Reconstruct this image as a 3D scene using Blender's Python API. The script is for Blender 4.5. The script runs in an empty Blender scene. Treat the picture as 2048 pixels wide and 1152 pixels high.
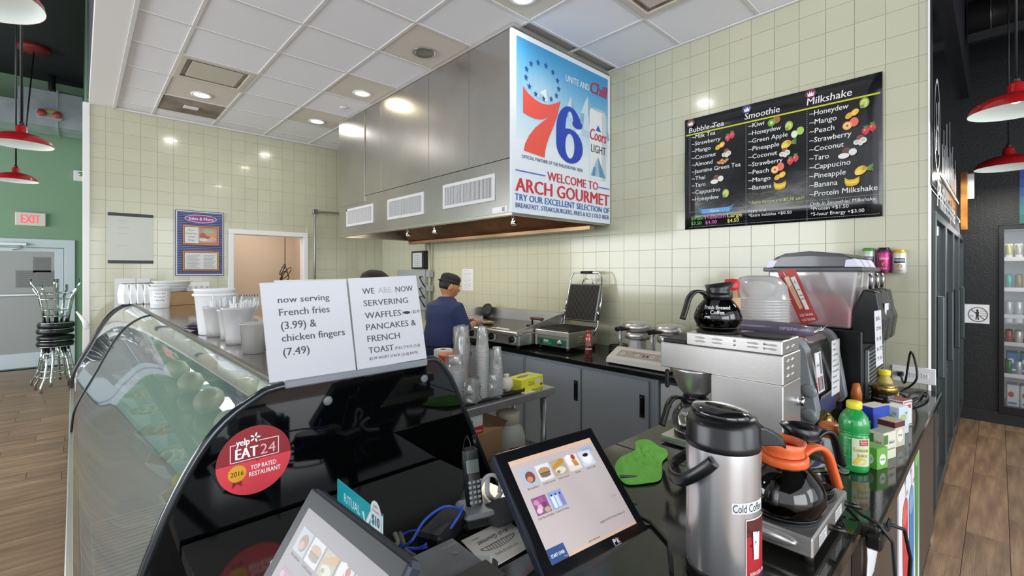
import bpy, bmesh, math, random
from mathutils import Vector, Matrix
random.seed(7)
PI = math.pi
COL = bpy.context.scene.collection
SC = bpy.context.scene

# ---------------------------------------------------------------- camera
FOC = 918.0                       # focal length in pixels of the 2048 wide frame
SN, CS = 0.6862, 0.7274           # viewing direction in the ground plane
EYE = Vector((0, 0, 1.6))
cam_d = bpy.data.cameras.new('camera'); cam = bpy.data.objects.new('camera', cam_d); COL.objects.link(cam)
cam.location = EYE
cam.rotation_euler = (PI / 2, 0, -math.atan2(SN, CS))
cam_d.sensor_width = 36.0; cam_d.lens = FOC / 2048 * 36.0
cam_d.shift_y = -33.0 / 2048
cam_d.clip_start = 0.02
SC.camera = cam

# ---------------------------------------------------------------- world, assumed daylight, exposure
w = bpy.data.worlds.new('world'); SC.world = w; w.use_nodes = True
bg = w.node_tree.nodes['Background']; bg.inputs[0].default_value = (0.86, 0.90, 0.95, 1); bg.inputs[1].default_value = 1.45
SC.view_settings.view_transform = 'Standard'; SC.view_settings.look = 'None'
SC.view_settings.gamma = 1.0; SC.view_settings.exposure = 0.0; SC.view_settings.use_curve_mapping = False
SC.cycles.transparent_max_bounces = 40
SC.cycles.max_bounces = 8
SC.cycles.sample_clamp_indirect = 4.0

def area(name, loc, target, sx, sy, power, col=(1, 1, 1)):
    d = bpy.data.lights.new(name, 'AREA'); d.shape = 'RECTANGLE'; d.size = sx; d.size_y = sy; d.energy = power; d.color = col
    o = bpy.data.objects.new(name, d); COL.objects.link(o); o.location = loc
    o.rotation_euler = (Vector(target) - Vector(loc)).to_track_quat('-Z', 'Y').to_euler()
    return o
# added unseen area lights for daylight assumed behind and left of the counter
area('assumed_daylight', (-1.3, -4.2, 1.8), (0.6, 3.0, 1.2), 3.6, 2.4, 140, (0.93, 0.97, 1.0))
area('assumed_daylight', (2.6, -4.4, 2.1), (2.6, 3.0, 1.6), 2.6, 2.4, 90, (0.93, 0.97, 1.0))
area('assumed_daylight', (-4.9, 6.2, 2.0), (3.0, 6.0, 1.1), 7.4, 2.3, 330, (0.95, 0.98, 1.0))

# ---------------------------------------------------------------- pixel rays (only used to read real positions off the photograph)
def ray(px, py):
    u = (px - 1024) / FOC; v = (543 - py) / FOC
    return Vector((SN + CS * u, CS - SN * u, v))
def onx(x, px, py):
    r = ray(px, py); return EYE + r * (x / r.x)
def ony(y, px, py):
    r = ray(px, py); return EYE + r * (y / r.y)
def onz(z, px, py):
    r = ray(px, py); return EYE + r * ((z - 1.6) / r.z)

# ---------------------------------------------------------------- colour and materials
def lin(c):
    if isinstance(c, str):
        c = c.lstrip('#'); c = [int(c[i:i + 2], 16) / 255 for i in (0, 2, 4)]
    elif max(c[:3]) > 1: c = [k / 255 for k in c[:3]]
    return tuple((k / 12.92 if k <= 0.04045 else ((k + 0.055) / 1.055) ** 2.4) for k in c[:3])
MATS = {}
def M(name, col='#808080', rough=0.5, metal=0.0, spec=0.5, bump=None, noise=None, coat=0.0, vary=0.0, aniso=0.0, sss=0.0):
    if name in MATS: return MATS[name]
    m = bpy.data.materials.new(name); m.use_nodes = True; MATS[name] = m
    nt = m.node_tree; b = nt.nodes['Principled BSDF']; L = nt.links.new
    c = lin(col)
    b.inputs['Base Color'].default_value = (*c, 1); b.inputs['Roughness'].default_value = rough
    b.inputs['Metallic'].default_value = metal; b.inputs['Specular IOR Level'].default_value = spec
    b.inputs['Coat Weight'].default_value = coat; b.inputs['Coat Roughness'].default_value = 0.05
    if aniso: b.inputs['Anisotropic'].default_value = aniso
    tc = nt.nodes.new('ShaderNodeTexCoord')
    if bump:
        sc_, st, *rest = bump
        n = nt.nodes.new('ShaderNodeTexNoise'); n.inputs['Scale'].default_value = sc_; n.inputs['Detail'].default_value = 4
        if rest:
            mp = nt.nodes.new('ShaderNodeMapping'); mp.inputs['Scale'].default_value = rest[0]
            L(tc.outputs['Object'], mp.inputs[0]); L(mp.outputs[0], n.inputs['Vector'])
        else: L(tc.outputs['Object'], n.inputs['Vector'])
        bp = nt.nodes.new('ShaderNodeBump'); bp.inputs['Strength'].default_value = st; bp.inputs['Distance'].default_value = 0.01
        L(n.outputs[0], bp.inputs['Height']); L(bp.outputs[0], b.inputs['Normal'])
    last = None
    if noise:                       # (scale, colour2, mapping)
        n = nt.nodes.new('ShaderNodeTexNoise'); n.inputs['Scale'].default_value = noise[0]; n.inputs['Detail'].default_value = 6
        if len(noise) > 2:
            mp = nt.nodes.new('ShaderNodeMapping'); mp.inputs['Scale'].default_value = noise[2]
            L(tc.outputs['Object'], mp.inputs[0]); L(mp.outputs[0], n.inputs['Vector'])
        else: L(tc.outputs['Object'], n.inputs['Vector'])
        r = nt.nodes.new('ShaderNodeValToRGB'); r.color_ramp.elements[0].position = 0.35; r.color_ramp.elements[1].position = 0.68
        r.color_ramp.elements[0].color = (*c, 1); r.color_ramp.elements[1].color = (*lin(noise[1]), 1)
        L(n.outputs[0], r.inputs[0]); last = r.outputs[0]; L(last, b.inputs['Base Color'])
    if vary:                        # piece to piece variation of value
        oi = nt.nodes.new('ShaderNodeObjectInfo'); mr = nt.nodes.new('ShaderNodeMapRange')
        mr.inputs[3].default_value = 1 - vary; mr.inputs[4].default_value = 1 + vary
        hs = nt.nodes.new('ShaderNodeHueSaturation'); hs.inputs['Color'].default_value = (*c, 1)
        L(oi.outputs['Random'], mr.inputs[0]); L(mr.outputs[0], hs.inputs['Value'])
        if last: L(last, hs.inputs['Color'])
        L(hs.outputs[0], b.inputs['Base Color'])
    return m
def emis(name, col, st):
    if name in MATS: return MATS[name]
    m = M(name, col, 0.5); b = m.node_tree.nodes['Principled BSDF']
    b.inputs['Emission Color'].default_value = (*lin(col), 1); b.inputs['Emission Strength'].default_value = st
    return m
def clear(name, col, dens=0.2, refl=0.12, rough=0.05, white=0.0):
    """thin see-through plastic or glass: transparent body + fresnel gloss + a little milky diffuse"""
    if name in MATS: return MATS[name]
    m = bpy.data.materials.new(name); m.use_nodes = True; MATS[name] = m
    nt = m.node_tree; nt.nodes.clear(); N = nt.nodes.new; L = nt.links.new
    out = N('ShaderNodeOutputMaterial'); tr = N('ShaderNodeBsdfTransparent'); gl = N('ShaderNodeBsdfGlossy'); df = N('ShaderNodeBsdfDiffuse')
    tr.inputs[0].default_value = (*[1 - dens * (1 - k) for k in lin(col)], 1)
    gl.inputs['Roughness'].default_value = rough; gl.inputs['Color'].default_value = (1, 1, 1, 1)
    df.inputs[0].default_value = (*lin(col), 1)
    tl = N('ShaderNodeBsdfTranslucent'); tl.inputs[0].default_value = (*lin(col), 1); m0 = N('ShaderNodeMixShader'); m0.inputs[0].default_value = 0.5; L(df.outputs[0], m0.inputs[1]); L(tl.outputs[0], m0.inputs[2])
    m1 = N('ShaderNodeMixShader'); m1.inputs[0].default_value = white; L(tr.outputs[0], m1.inputs[1]); L(m0.outputs[0], m1.inputs[2])
    fr = N('ShaderNodeFresnel'); fr.inputs[0].default_value = 1.45
    ad = N('ShaderNodeMath'); ad.operation = 'ADD'; ad.use_clamp = True; ad.inputs[1].default_value = refl; L(fr.outputs[0], ad.inputs[0])
    m2 = N('ShaderNodeMixShader'); L(ad.outputs[0], m2.inputs[0]); L(m1.outputs[0], m2.inputs[1]); L(gl.outputs[0], m2.inputs[2])
    L(m2.outputs[0], out.inputs[0])
    return m
def print_mat(name='print', rough=0.45, emit=0.0):
    if name in MATS: return MATS[name]
    m = bpy.data.materials.new(name); m.use_nodes = True; MATS[name] = m
    nt = m.node_tree; b = nt.nodes['Principled BSDF']; a = nt.nodes.new('ShaderNodeAttribute'); a.attribute_name = 'Col'
    nt.links.new(a.outputs['Color'], b.inputs['Base Color']); b.inputs['Roughness'].default_value = rough
    if emit:
        nt.links.new(a.outputs['Color'], b.inputs['Emission Color']); b.inputs['Emission Strength'].default_value = emit
    return m

tile_m = M('glazed_tile', '#c4c4ac', 0.16, vary=0.025, bump=(9, 0.02), coat=0.3)
grout_m = M('grout', '#d1d0ba', 0.7)
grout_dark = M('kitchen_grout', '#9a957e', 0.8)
wht = M('white_paint', '#efeeef', 0.5, bump=(60, 0.02))
ceil_m = M('ceiling_tile', '#f3f4fa', 0.85, bump=(220, 0.12), vary=0.02)
grid_m = M('ceiling_grid', '#dddcdc', 0.5)
green_m = M('green_paint', '#7e9f83', 0.6, bump=(80, 0.03))
dark_m = M('dark_ceiling', '#26292d', 0.7, bump=(30, 0.05))
black_wall = M('black_wall_paint', '#1b1d1f', 0.35, bump=(70, 0.25))
steel = M('brushed_steel', '#dddbd9', 0.30, 0.85, bump=(18, 0.03, (1, 1, 25)), noise=(1.5, '#d0cdca'))
steel_h = M('hood_steel', '#bcbab7', 0.30, 1.0, bump=(1.1, 0.2), noise=(1.2, '#aba8a4'))
steel_top = M('steel_top', '#a9a9a8', 0.24, 0.65, bump=(30, 0.02, (1, 12, 1)))
chrome = M('chrome', '#c9cbd0', 0.09, 1.0)
alu = M('aluminium', '#a9abac', 0.35, 1.0)
galv = M('galvanised_duct', '#b4bbc4', 0.45, 0.25, noise=(5, '#a2aab4'))
blk = M('black_plastic', '#131416', 0.28)
blkm = M('black_matte_plastic', '#1c1d1f', 0.5)
gloss_blk = M('black_acrylic', '#040506', 0.035, coat=0.6)
gran = M('black_granite', '#1b1c19', 0.07, bump=(200, 0.01), noise=(420, '#2c2d28'), spec=0.6)
gran_d = M('black_worktop', '#101112', 0.14, noise=(300, '#1d1f20'))
cab_m = M('grey_cabinet', '#b0b8c2', 0.42, bump=(60, 0.03))
brown_l = M('brown_laminate', '#4f453e', 0.4)
rubber = M('cable_black', '#141518', 0.45)
red_m = M('red_enamel', '#a5141a', 0.3, coat=0.3)
white_pl = M('white_plastic', '#e6e7ea', 0.38)
foam = M('white_foam', '#eceef0', 0.7)
paper = M('white_paper', '#e6e6ea', 0.6)
card = M('cardboard', '#a98a63', 0.75, bump=(50, 0.1), noise=(6, '#9c7d57'))
orange_pl = M('orange_plastic', '#ea6a35', 0.35)
coffee_m = M('coffee', '#0a0605', 0.04, coat=0.5)
glass_c = clear('carafe_glass', '#e4e8e4', 0.15, -0.02, 0.02)
cup_m = clear('clear_cup_plastic', '#f8fafc', 0.0, 0.07, 0.12, 0.42)
bag_m = clear('clear_bag_film', '#f4f6f8', 0.0, 0.05, 0.15, 0.26)
case_gl = clear('case_glass', '#bfd6e2', 0.12, 0.17, 0.03, 0.24)  # milky blue-white in the colour stands in for reflected haze on the glass
prt = print_mat()

# ---------------------------------------------------------------- mesh building
def fr_axes(origin, x, y, z=None):
    x = Vector(x).normalized(); y = Vector(y).normalized(); z = Vector(z) if z is not None else x.cross(y)
    m = Matrix.Identity(4)
    for i, a in enumerate((x, y, z)):
        for j in range(3): m[j][i] = a[j]
    m.translation = Vector(origin)
    return m
class MB:
    rj = random.Random(99)
    def __init__(s): s.v = []; s.f = []; s.sm = []; s.X = None
    def add(s, vs, fs, smooth=False, mx=None):
        b = len(s.v); mx = mx if mx is not None else s.X
        for p in vs: s.v.append(tuple(mx @ Vector(p)) if mx is not None else tuple(p))
        for f in fs: s.f.append(tuple(i + b for i in f)); s.sm.append(smooth)
        return s
    def box(s, a, b, c=0.0, mx=None):
        a = [min(a[i], b[i]) for i in range(3)], [max(a[i], b[i]) for i in range(3)]
        lo, hi = a
        if mx is None and s.X is None and min(hi[i] - lo[i] for i in range(3)) > .004:   # hair's breadth offsets keep touching boxes from sharing faces
            lo = [k - MB.rj.uniform(0, .00025) for k in lo]; hi = [k + MB.rj.uniform(0, .00025) for k in hi]
        if c <= 0:
            P = [(x, y, z) for z in (lo[2], hi[2]) for y in (lo[1], hi[1]) for x in (lo[0], hi[0])]
            return s.add(P, [(0, 2, 3, 1), (4, 5, 7, 6), (0, 1, 5, 4), (2, 6, 7, 3), (0, 4, 6, 2), (1, 3, 7, 5)], False, mx)
        c = min(c, *[(hi[i] - lo[i]) / 2.01 for i in range(3)])
        V = []; idx = {}
        for sx in (0, 1):
            for sy in (0, 1):
                for sz in (0, 1):
                    full = (sx, sy, sz); co = [hi[i] if full[i] else lo[i] for i in range(3)]
                    inn = [co[i] - c if full[i] else co[i] + c for i in range(3)]
                    for ax in range(3):
                        p = list(inn); p[ax] = co[ax]; idx[(full, ax)] = len(V); V.append(p)
        F = []
        for ax in range(3):
            o1, o2 = [i for i in range(3) if i != ax]
            for side in (0, 1):
                q = []
                for a1, a2 in ((0, 0), (1, 0), (1, 1), (0, 1)):
                    k = [0, 0, 0]; k[ax] = side; k[o1] = a1; k[o2] = a2; q.append(idx[(tuple(k), ax)])
                F.append(q)
        for ax in range(3):
            o1, o2 = [i for i in range(3) if i != ax]
            for a1 in (0, 1):
                for a2 in (0, 1):
                    k0 = [0, 0, 0]; k0[o1] = a1; k0[o2] = a2; k1 = list(k0); k1[ax] = 1
                    F.append([idx[(tuple(k0), o1)], idx[(tuple(k1), o1)], idx[(tuple(k1), o2)], idx[(tuple(k0), o2)]])
        for full in {k[0] for k in idx}: F.append([idx[(full, 0)], idx[(full, 1)], idx[(full, 2)]])
        return s.add(V, F, False, mx)
    def lathe(s, prof, c=(0, 0, 0), n=32, mx=None, smooth=True, cap=True, rx=1.0, ry=1.0):
        V = []; F = []
        m = len(prof)
        for (r, z) in prof:
            for k in range(n):
                a = 2 * PI * k / n; V.append((c[0] + rx * r * math.cos(a), c[1] + ry * r * math.sin(a), c[2] + z))
        for i in range(m - 1):
            for k in range(n):
                k2 = (k + 1) % n; F.append((i * n + k, i * n + k2, (i + 1) * n + k2, (i + 1) * n + k))
        s.add(V, F, smooth, mx)
        if cap:
            for i, rev in ((0, True), (m - 1, False)):
                if prof[i][0] > 1e-5:
                    V2 = V[i * n:(i + 1) * n]; f = list(range(n)); s.add(V2, [f[::-1] if rev else f], False, mx)
        return s
    def cyl(s, a, b, r, r2=None, n=16, smooth=True):
        a, b = Vector(a), Vector(b); d = b - a; L = d.length
        q = d.to_track_quat('Z', 'Y').to_matrix().to_4x4(); q.translation = a
        if s.X is not None: q = s.X @ q
        return s.lathe([(r, 0), (r2 if r2 is not None else r, L)], n=n, mx=q, smooth=smooth)
    def tube(s, pts, r, n=8, closed=False, mx=None, cap=True):
        pts = [Vector(p) for p in pts]; m = len(pts); V = []; F = []
        rr = r if isinstance(r, (list, tuple)) else [r] * m
        up = None
        for i, p in enumerate(pts):
            a = pts[i - 1] if (i > 0 or closed) else p; b = pts[(i + 1) % m] if (i < m - 1 or closed) else p
            t = (b - a).normalized()
            if up is None: up = t.orthogonal().normalized()
            up = (up - t * up.dot(t))
            up = up.normalized() if up.length > 1e-6 else t.orthogonal().normalized()
            sd = t.cross(up)
            for k in range(n):
                an = 2 * PI * k / n; V.append(p + (up * math.cos(an) + sd * math.sin(an)) * rr[i])
        for i in range(m if closed else m - 1):
            j = (i + 1) % m
            for k in range(n):
                k2 = (k + 1) % n; F.append((i * n + k, i * n + k2, j * n + k2, j * n + k))
        s.add(V, F, True, mx)
        if cap and not closed:
            s.add(V[:n], [list(range(n))[::-1]], False, mx); s.add(V[-n:], [list(range(n))], False, mx)
        return s
    def prism(s, poly, h, mx=None, smooth=False):
        """poly in local xy, extruded from z=0 to z=h"""
        n = len(poly); V = [(x, y, 0) for x, y in poly] + [(x, y, h) for x, y in poly]
        s.add(V, [list(range(n))[::-1], list(range(n, 2 * n))], False, mx)
        s.add(V, [(i, (i + 1) % n, n + (i + 1) % n, n + i) for i in range(n)], smooth, mx)
        return s
    def sweep(s, prof, frames, smooth=True, closed=True):
        """prof 2D list placed in each 4x4 frame"""
        n = len(prof); V = []; F = []
        for fm in frames:
            for x, y in prof: V.append(fm @ Vector((x, y, 0)))
        for i in range(len(frames) - 1):
            for k in range(n if closed else n - 1):
                k2 = (k + 1) % n; F.append((i * n + k, i * n + k2, (i + 1) * n + k2, (i + 1) * n + k))
        s.add(V, F, smooth)
        if closed: s.add(V[:n], [list(range(n))[::-1]]); s.add(V[-n:], [list(range(n))])
        return s
    def sheet(s, grid, smooth=True, mx=None):
        R = len(grid); C_ = len(grid[0]); V = [p for row in grid for p in row]
        return s.add(V, [(i * C_ + j, i * C_ + j + 1, (i + 1) * C_ + j + 1, (i + 1) * C_ + j) for i in range(R - 1) for j in range(C_ - 1)], smooth, mx)
    def blob(s, c, r, n=12, m=8, jit=0.0, seed=0):
        rx, ry, rz = r if isinstance(r, (tuple, list)) else (r, r, r); rnd = random.Random(seed)
        V = [(c[0], c[1], c[2] - rz)]
        for i in range(1, m):
            t = PI * i / m
            for k in range(n):
                a = 2 * PI * k / n; j = 1 + rnd.uniform(-jit, jit)
                V.append((c[0] + rx * j * math.sin(t) * math.cos(a), c[1] + ry * j * math.sin(t) * math.sin(a), c[2] - rz * j * math.cos(t)))
        V.append((c[0], c[1], c[2] + rz)); F = []
        for k in range(n): F.append((0, 1 + (k + 1) % n, 1 + k)); F.append((len(V) - 1, 1 + (m - 2) * n + k, 1 + (m - 2) * n + (k + 1) % n))
        for i in range(m - 2):
            for k in range(n):
                k2 = (k + 1) % n; F.append((1 + i * n + k, 1 + i * n + k2, 1 + (i + 1) * n + k2, 1 + (i + 1) * n + k))
        return s.add(V, F, True)
    def build(s, name, mat, parent=None, world=False, thick=0.0, sub=0, bevel=0.0, link=True, kind=None, label=None):
        me = bpy.data.meshes.new(name)
        V = s.v
        if world and parent is not None:
            o = wloc(parent); V = [(x - o[0], y - o[1], z - o[2]) for x, y, z in V]
        me.from_pydata(V, [], s.f); me.update()
        me.polygons.foreach_set('use_smooth', s.sm)
        bm = bmesh.new(); bm.from_mesh(me)
        bmesh.ops.remove_doubles(bm, verts=bm.verts, dist=1e-6)
        bmesh.ops.recalc_face_normals(bm, faces=bm.faces); bm.to_mesh(me); bm.free()
        me.materials.append(mat)
        ob = bpy.data.objects.new(name, me); COL.objects.link(ob)
        if parent is not None: ob.parent = parent
        if thick:
            md = ob.modifiers.new('t', 'SOLIDIFY'); md.thickness = thick; md.offset = 0
        if bevel:
            md = ob.modifiers.new('b', 'BEVEL'); md.width = bevel; md.segments = 2; md.limit_method = 'ANGLE'
        if sub:
            md = ob.modifiers.new('s', 'SUBSURF'); md.levels = sub; md.render_levels = sub
        if kind: ob['kind'] = kind
        if label: ob['label'] = label
        return ob
def wloc(o):
    v = Vector((0, 0, 0))
    while o is not None: v = v + o.location; o = o.parent
    return v
def thing(name, label, cat, loc=(0, 0, 0), rz=0.0, group=None, rot=None):
    o = bpy.data.objects.new(name, None); COL.objects.link(o); o.empty_display_size = 0.05
    o.location = loc; o.rotation_euler = rot if rot is not None else (0, 0, rz)
    tag(o, label, cat, group); return o
def tag(o, label, cat, group=None):
    o['label'] = label; o['category'] = cat
    if group: o['group'] = group
    return o
def dup(root, loc=None, rz=None, label=None, group=None, rot=None):
    r = root.copy(); COL.objects.link(r)
    if loc is not None: r.location = loc
    if rz is not None: r.rotation_euler = (0, 0, rz)
    if rot is not None: r.rotation_euler = rot
    if label: r['label'] = label
    if group: r['group'] = group
    for ch in list(root.children):
        c = ch.copy(); COL.objects.link(c); c.parent = r
        for g in list(ch.children):
            d = g.copy(); COL.objects.link(d); d.parent = c
    return r
def struct(name, mb, m, parent=None):
    o = mb.build(name, m, parent)
    if parent is None: o['kind'] = 'structure'
    return o
def sroot(name, loc=(0, 0, 0)):
    o = bpy.data.objects.new(name, None); COL.objects.link(o); o.location = loc; o['kind'] = 'structure'; return o

# ---------------------------------------------------------------- printing: flat lettering and pictures laid on a surface
_fonts = {}
def glyphs(s, bold=0.0, shear=0.0):
    k = (s, bold, shear)
    if k not in _fonts:
        cu = bpy.data.curves.new('t', 'FONT'); cu.body = s; cu.size = 1; cu.offset = bold; cu.shear = shear; cu.resolution_u = 2
        o = bpy.data.objects.new('t', cu); COL.objects.link(o)
        dg = bpy.context.evaluated_depsgraph_get(); me = bpy.data.meshes.new_from_object(o.evaluated_get(dg))
        V = [(v.co.x, v.co.y) for v in me.vertices]; F = [tuple(p.vertices) for p in me.polygons]
        bpy.data.objects.remove(o); bpy.data.curves.remove(cu); bpy.data.meshes.remove(me)
        _fonts[k] = (V, F)
    return _fonts[k]
def plane_map(o, r, d):
    o = Vector(o); r = Vector(r).normalized(); d = Vector(d).normalized(); n = d.cross(r).normalized()
    return lambda x, y, k: o + r * x + d * y + n * k     # y runs down; n points at the reader
def quad_map(tl, tr, bl, W, H, out):
    """print space WxH on the parallelogram tl,tr,bl ; out = direction of the reader"""
    tl, tr, bl = Vector(tl), Vector(tr), Vector(bl); ex = (tr - tl) / W; ey = (bl - tl) / H
    n = ex.cross(ey).normalized()
    if n.dot(Vector(out)) < 0: n = -n
    return lambda x, y, k: tl + ex * x + ey * y + n * k
def cyl_map(c, rad, a0, z0):
    """x runs round the cylinder (to the reader's right), a0 = facing angle; rad may be a function of height"""
    c = Vector(c)
    def f(x, y, k):
        z = z0 - y; r = (rad(z) if callable(rad) else rad) + k
        a = a0 + x / (r if r > 0 else 1)
        return Vector((c.x + r * math.cos(a), c.y + r * math.sin(a), c.z + z))
    return f
class Print:
    def __init__(s, mp, eps=0.0004): s.mp = mp; s.V = []; s.F = []; s.C = []; s.n = 1; s.eps = eps
    def poly(s, pts, col, layer=None):
        k = s.eps * (s.n if layer is None else layer)
        if layer is None: s.n += 0.25
        b = len(s.V); s.V += [s.mp(x, y, k) for x, y in pts]; s.F.append(tuple(range(b, b + len(pts)))); s.C.append(lin(col)); return s
    def rect(s, x, y, w, h, col, seg=1, layer=None):
        if layer is None: layer = s.n; s.n += 0.25
        for i in range(seg):
            x0 = x + w * i / seg; x1 = x + w * (i + 1) / seg
            s.poly([(x0, y), (x1, y), (x1, y + h), (x0, y + h)], col, layer)
        return s
    def frame(s, x, y, w, h, t, col):
        s.rect(x, y, w, t, col); s.rect(x, y + h - t, w, t, col); s.rect(x, y, t, h, col); s.rect(x + w - t, y, t, h, col); return s
    def line(s, x0, y0, x1, y1, t, col):
        dx, dy = x1 - x0, y1 - y0; L = math.hypot(dx, dy) or 1; nx, ny = -dy / L * t / 2, dx / L * t / 2
        return s.poly([(x0 + nx, y0 + ny), (x1 + nx, y1 + ny), (x1 - nx, y1 - ny), (x0 - nx, y0 - ny)], col)
    def ell(s, cx, cy, rx, ry, col, rot=0.0, n=20, a0=0, a1=2 * PI):
        pts = []
        m = n if a1 - a0 >= 2 * PI - 1e-6 else n + 1
        for i in range(m):
            a = a0 + (a1 - a0) * i / n; x, y = rx * math.cos(a), ry * math.sin(a)
            pts.append((cx + x * math.cos(rot) - y * math.sin(rot), cy + x * math.sin(rot) + y * math.cos(rot)))
        return s.poly(pts, col)
    def star(s, cx, cy, r, col):
        pts = []
        for i in range(10):
            a = -PI / 2 + PI * i / 5; q = r if i % 2 == 0 else r * 0.42; pts.append((cx + q * math.cos(a), cy + q * math.sin(a)))
        for i in range(5): s.poly([(cx, cy), pts[(2 * i - 1) % 10], pts[2 * i], pts[2 * i + 1]], col, layer=s.n)
        return s
    def text(s, st, x, y, col, w=None, h=None, bold=0.0, shear=0.0, skew=0.0, align='l'):
        bold = max(0.0, bold)
        """lettering in the box from (x,y)=top left; h = height of the capitals; w squeezes the line"""
        V, F = glyphs(st, 0.0, shear)
        if not V: return s
        x0 = min(p[0] for p in V); x1 = max(p[0] for p in V)
        cap = 0.69
        sy = h / cap; sx = sy if w is None else w / (x1 - x0)
        tw = (x1 - x0) * sx
        if align == 'c': x -= tw / 2
        if align == 'r': x -= tw
        if bold > 0:
            ex_ = bold * sy * 2.0; nn = 1 + int(bold > .018)
            for i_ in range(nn + 1): s.text(st, x + ex_ * i_ / nn, y, col, w=tw - ex_, h=h, shear=shear, skew=skew)
            return s
        k = s.eps * s.n; s.n += 0.02; b = len(s.V)
        for px, py in V:
            X = (px - x0) * sx; Y = h - py * sy
            s.V.append(s.mp(x + X, y + Y + skew * X, k))
        c = lin(col)
        for f in F: s.F.append(tuple(i + b for i in f)); s.C.append(c)
        return s
    def build(s, name, parent=None, mat=None, world=True, label=None):
        V = s.V
        if world and parent is not None:
            o = wloc(parent); V = [p - o for p in V]
        me = bpy.data.meshes.new(name); me.from_pydata([tuple(p) for p in V], [], s.F)
        ca = me.color_attributes.new('Col', 'FLOAT_COLOR', 'CORNER'); buf = []
        for f, c in zip(s.F, s.C): buf += [c[0], c[1], c[2], 1.0] * len(f)
        ca.data.foreach_set('color', buf)
        me.materials.append(mat or prt); ob = bpy.data.objects.new(name, me); COL.objects.link(ob)
        if parent is not None: ob.parent = parent
        if label: ob['label'] = label
        return ob
def skin(name, V, E, R, mat, parent, sub=2, root=0):
    """a body or garment grown as one surface over a skeleton"""
    me = bpy.data.meshes.new(name); me.from_pydata(V, E, []); ob = bpy.data.objects.new(name, me); COL.objects.link(ob)
    md = ob.modifiers.new('k', 'SKIN'); md.use_smooth_shade = True
    for i, r in enumerate(R):
        sv = me.skin_vertices[0].data[i]; sv.radius = r if isinstance(r, tuple) else (r, r); sv.use_root = (i == root)
    sb = ob.modifiers.new('s', 'SUBSURF'); sb.levels = sub; sb.render_levels = sub
    dg = bpy.context.evaluated_depsgraph_get(); m2 = bpy.data.meshes.new_from_object(ob.evaluated_get(dg))
    bpy.data.objects.remove(ob); m2.materials.clear(); m2.materials.append(mat)
    for p in m2.polygons: p.use_smooth = True
    o2 = bpy.data.objects.new(name, m2); COL.objects.link(o2); o2.parent = parent
    return o2
# ================================================================ THE ROOM
ZC = 3.49; WX = 3.65; WY = 7.0; DZ = 4.8
# ---- floor: wide wood planks laid along X
plank_m = M('wood_plank', '#7c604b', 0.38, noise=(2.2, '#a98a6a', (1.0, 9, 1)), vary=0.14, bump=(14, 0.15, (1, 14, 1)))
flo = sroot('floor')
fb = MB().box((-6, -4.5, -0.08), (8.2, 11.2, -0.012)); fb.build('subfloor', M('subfloor', '#2a241f', 0.8), flo)
PW, PL = 0.185, 1.22
def plank_mesh():
    return MB().box((0.0012, 0.0012, -0.012), (PL - 0.0012, PW - 0.0012, 0.0), 0.0015)
pm = plank_mesh().build('plank', plank_m, flo); pm_used = False
rest = MB(); rnd = random.Random(3); near = []
for j in range(int(15.2 / PW)):
    y = -4.3 + j * PW; off = -6 - rnd.choice([0, .2, .4, .6, .8, 1.0])
    for i in range(13):
        x = off + i * PL
        if x + PL < -6 or x > 7.4: continue
        left = -2.3 < x + PL / 2 < 0.5 and 1.2 < y < 10.9
        right = 1.4 < x + PL / 2 < 7.6 and -1.2 < y < 0.35
        if left or right: near.append((x, y))
        elif not (0.2 < x and x + PL < 3.6 and y > 0.4 and y < 6.8): rest.box((x + .0012, y + .0012, -.012), (x + PL - .0012, y + PW - .0012, 0))
for k, (x, y) in enumerate(near[:300]):
    o = pm if k == 0 else pm.copy()
    if k: COL.objects.link(o)
    o.location = (x, y, 0)
o = rest.build('plank', plank_m, flo, kind='stuff')
kf = MB().box((0.2, 0.45, -0.012), (3.6, 6.98, 0.002)); kf.build('kitchen_flooring', M('kitchen_floor', '#948d84', 0.5, bump=(40, 0.1)), flo)

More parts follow.
